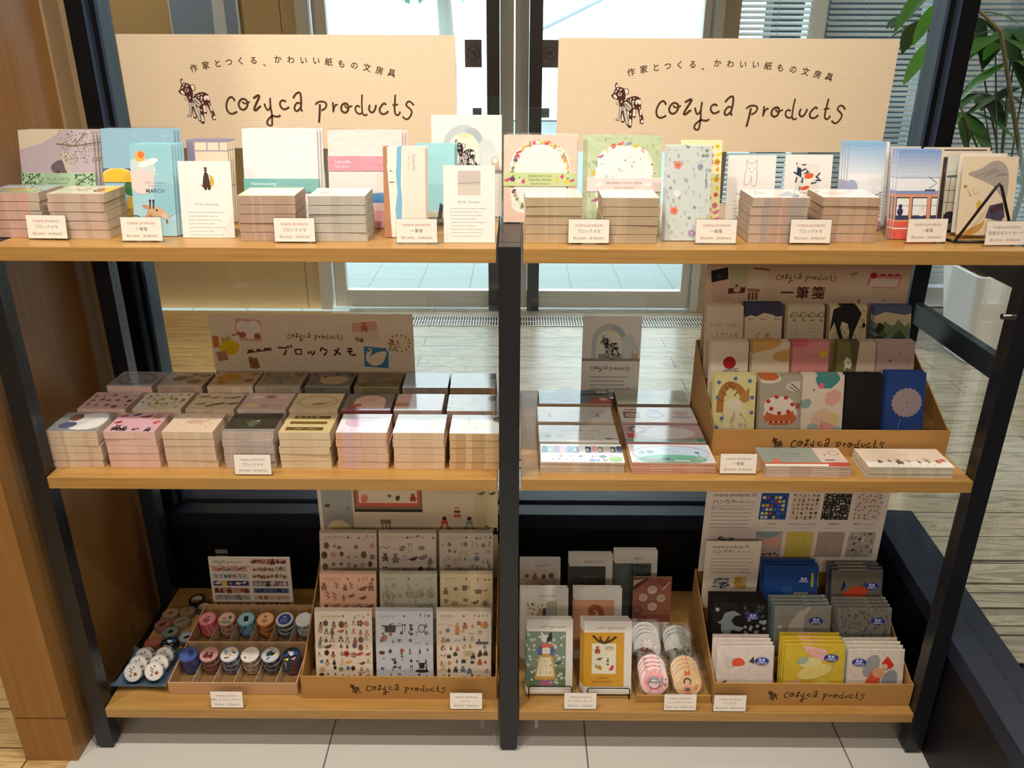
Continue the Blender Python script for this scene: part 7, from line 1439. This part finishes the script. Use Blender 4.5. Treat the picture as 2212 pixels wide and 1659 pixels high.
def h_swallow(A): A.rect(0,0,1,1,'#1c1a1c'); A.poly([(.08,.62),(.16,.66),(.22,.8),(.38,.84),(.52,.76),(.4,.74),(.34,.66),(.4,.56),(.58,.52),(.5,.44),(.36,.48),(.32,.4),(.48,.28),(.26,.3),(.16,.46),(.16,.58)],'#93a0a4',0); g = random.Random(4); [A.flower(.58+.4*g.random(),.25+.45*g.random(),.035,'#b5b8b4','#8a8c80',4,k) for k in range(26)]; [A.leaf(.5+.4*g.random(),.7+.2*g.random(),.09,g.random()*180,'#5c6058') for k in range(12)]; A.flower(.08,.86,.04,'#b5b8b4')
def h_moon(A): A.rect(0,0,1,1,'#46797c'); A.ell(.75,.42,.5,.52,'#c4b8aa'); A.stars(.12,.56,.055,'#d0d0c4',5,.5,80); A.ell(.5,.12,.06,.05,'#2e2824'); A.rect(.93,0,1,1,'#aeb2ac')
def h_grey(A): A.rect(0,0,1,1,'#8c877e'); A.scatter(5,0,0,.93,1,14,11,.035,['sprig','flower'],['#6a675e','#76746a','#a09b90'],['#5c5a52'],.4,.15); A.rect(.92,0,1,1,'#a8b5b0')
def h_blue(A): A.rect(0,0,1,1,'#2a56a0'); A.rect(.55,.0,.82,.5,'#b5b4ac'); A.rect(.35,.1,.52,.6,'#3a68b0'); A.rect(.86,.6,1,.86,'#c9bc3c'); A.rect(.84,0,1,.6,'#5a4a80'); A.rect(.92,.1,1,.5,'#7a4470')
def h_koi(A): A.rect(0,0,1,1,'#d0c2ac'); A.poly([(0,.3),(0,1),(.15,1),(.3,.65)],'#23305a'); A.poly([(.7,1),(1,1),(1,.3),(.62,.65)],'#3a5080'); A.poly([(.1,.1),(.25,.5),(.5,.66),(.75,.6),(.62,.4),(.55,.15)],'#dc5230',2); A.ell(.68,.25,.15,.16,'#c9ae88'); A.poly([(.8,.0),(.95,.4),(1,0)],'#26345c')
def h_white(A): A.rect(0,0,1,1,'#e2d4ca'); A.ell(.22,.7,.1,.1,'#cfc8ba'); A.poly([(.28,.62),(.28,.74),(.4,.77),(.47,.72),(.48,.64)],'#e0583c',2); A.poly([(.56,.7),(.64,.8),(.66,.66)],'#4a3c3c'); A.rect(.42,.04,.82,.3,'#e8ddd0'); [A.line([(.46,y),(.5,y-.02),(.54,y),(.58,y-.02),(.62,y),(.66,y-.02),(.7,y),(.74,y-.02)],.014,'#4a3c34',0) for y in (.24,.13)]; A.poly([(0,0),(0,.28),(.1,.32),(.2,.35),(.1,.24),(.1,0)],'#5c4034')
def h_yellow(A): A.rect(0,0,1,1,'#d8bc34'); A.poly([(.3,1),(.62,1),(.72,.7),(.5,.75),(.35,.85)],'#e0a8a0',2); A.ell(.42,.66,.2,.1,'#d8cc8c'); A.ell(.3,.7,.1,.06,'#9caaa0',20); A.poly([(.66,.46),(.76,.56),(.82,.72),(.78,.56)],'#8fa890',2); A.ell(.42,.42,.11,.06,'#dc9ca0',20); A.ell(.5,.5,.3,.12,'#dcc878',15); A.ell(.18,.3,.1,.06,'#d8a08a',15); A.ell(.2,.12,.15,.13,'#d8b088'); A.ell(.65,.2,.2,.14,'#d0cc60')
def h_bear(A): A.rect(0,0,1,1,'#ddd2c4'); A.rect(0,0,.16,1,'#b8bfbc'); A.ell(.42,.66,.13,.22,'#9a9696',-25); A.ell(.75,.36,.13,.22,'#8f8f98',-20); A.poly([(.3,.22),(.42,.52),(.55,.58),(.6,.4),(.5,.06),(.42,.05),(.4,.2)],'#d0583c',2); A.ell(.56,.52,.11,.09,'#d89a70'); A.disc(.68,.66,.07,'#b06a48'); A.poly([(.6,.72),(.7,.86),(.82,.68),(.76,.6)],'#c8382c'); A.disc(.66,.65,.05,'#d8a888'); A.ell(.66,.27,.07,.03,'#a83a2c'); A.ell(.28,.18,.04,.03,'#4a5c60'); A.scatter(3,.2,.85,.98,.98,5,1,.02,['star'],['#c9a890'],['#c9a890'])
hank('blue handkerchief with grey and yellow blocks in the rear row', 'blue and yellow blocks', h_blue, 1652, 1770, 1222, .235, 2, (.72, .74), 1, '#26509a', h=.2227)
hank('navy and cream handkerchief with orange koi in the rear row', 'orange koi', h_koi, 1796, 1910, 1230, .235, 2, (.78, .66), 2, '#7a7268', h=.2227)
hank('black handkerchief with a pale swallow', 'a pale swallow', h_swallow, 1541, 1660, 1301, .155, 3, (.72, .74), 3, '#242022', h=.1777)
hank('teal handkerchief with a large grey moon', 'a large grey moon', h_moon, 1672, 1796, 1308, .155, 3, (.74, .7), 4, '#9a968c', h=.1777)
hank('grey handkerchief with a fine leaf pattern', 'a fine leaf pattern', h_grey, 1810, 1928, 1313, .155, 3, (.74, .72), 5, '#8c877e', h=.1777)
hank('white handkerchief with a red shape and small bird', 'a red shape', h_white, 1550, 1674, 1395, .072, 3, (.78, .72), 6, '#ddd0c6', False)
hank('yellow handkerchief with pink dancers', 'pink dancers', h_yellow, 1697, 1828, 1391, .072, 3, (.76, .76), 7, '#cdb038', False)
hank('cream handkerchief with a red-hooded winged bear', 'a red-hooded winged bear', h_bear, 1832, 1956, 1402, .072, 3, (.2, .74), 8, '#d6cabc', False)
price_tag(1575, 1539, ZB, 'ハンカチ', '税込¥1,980（本体¥1,800）', 'price tag in front of the handkerchief box')
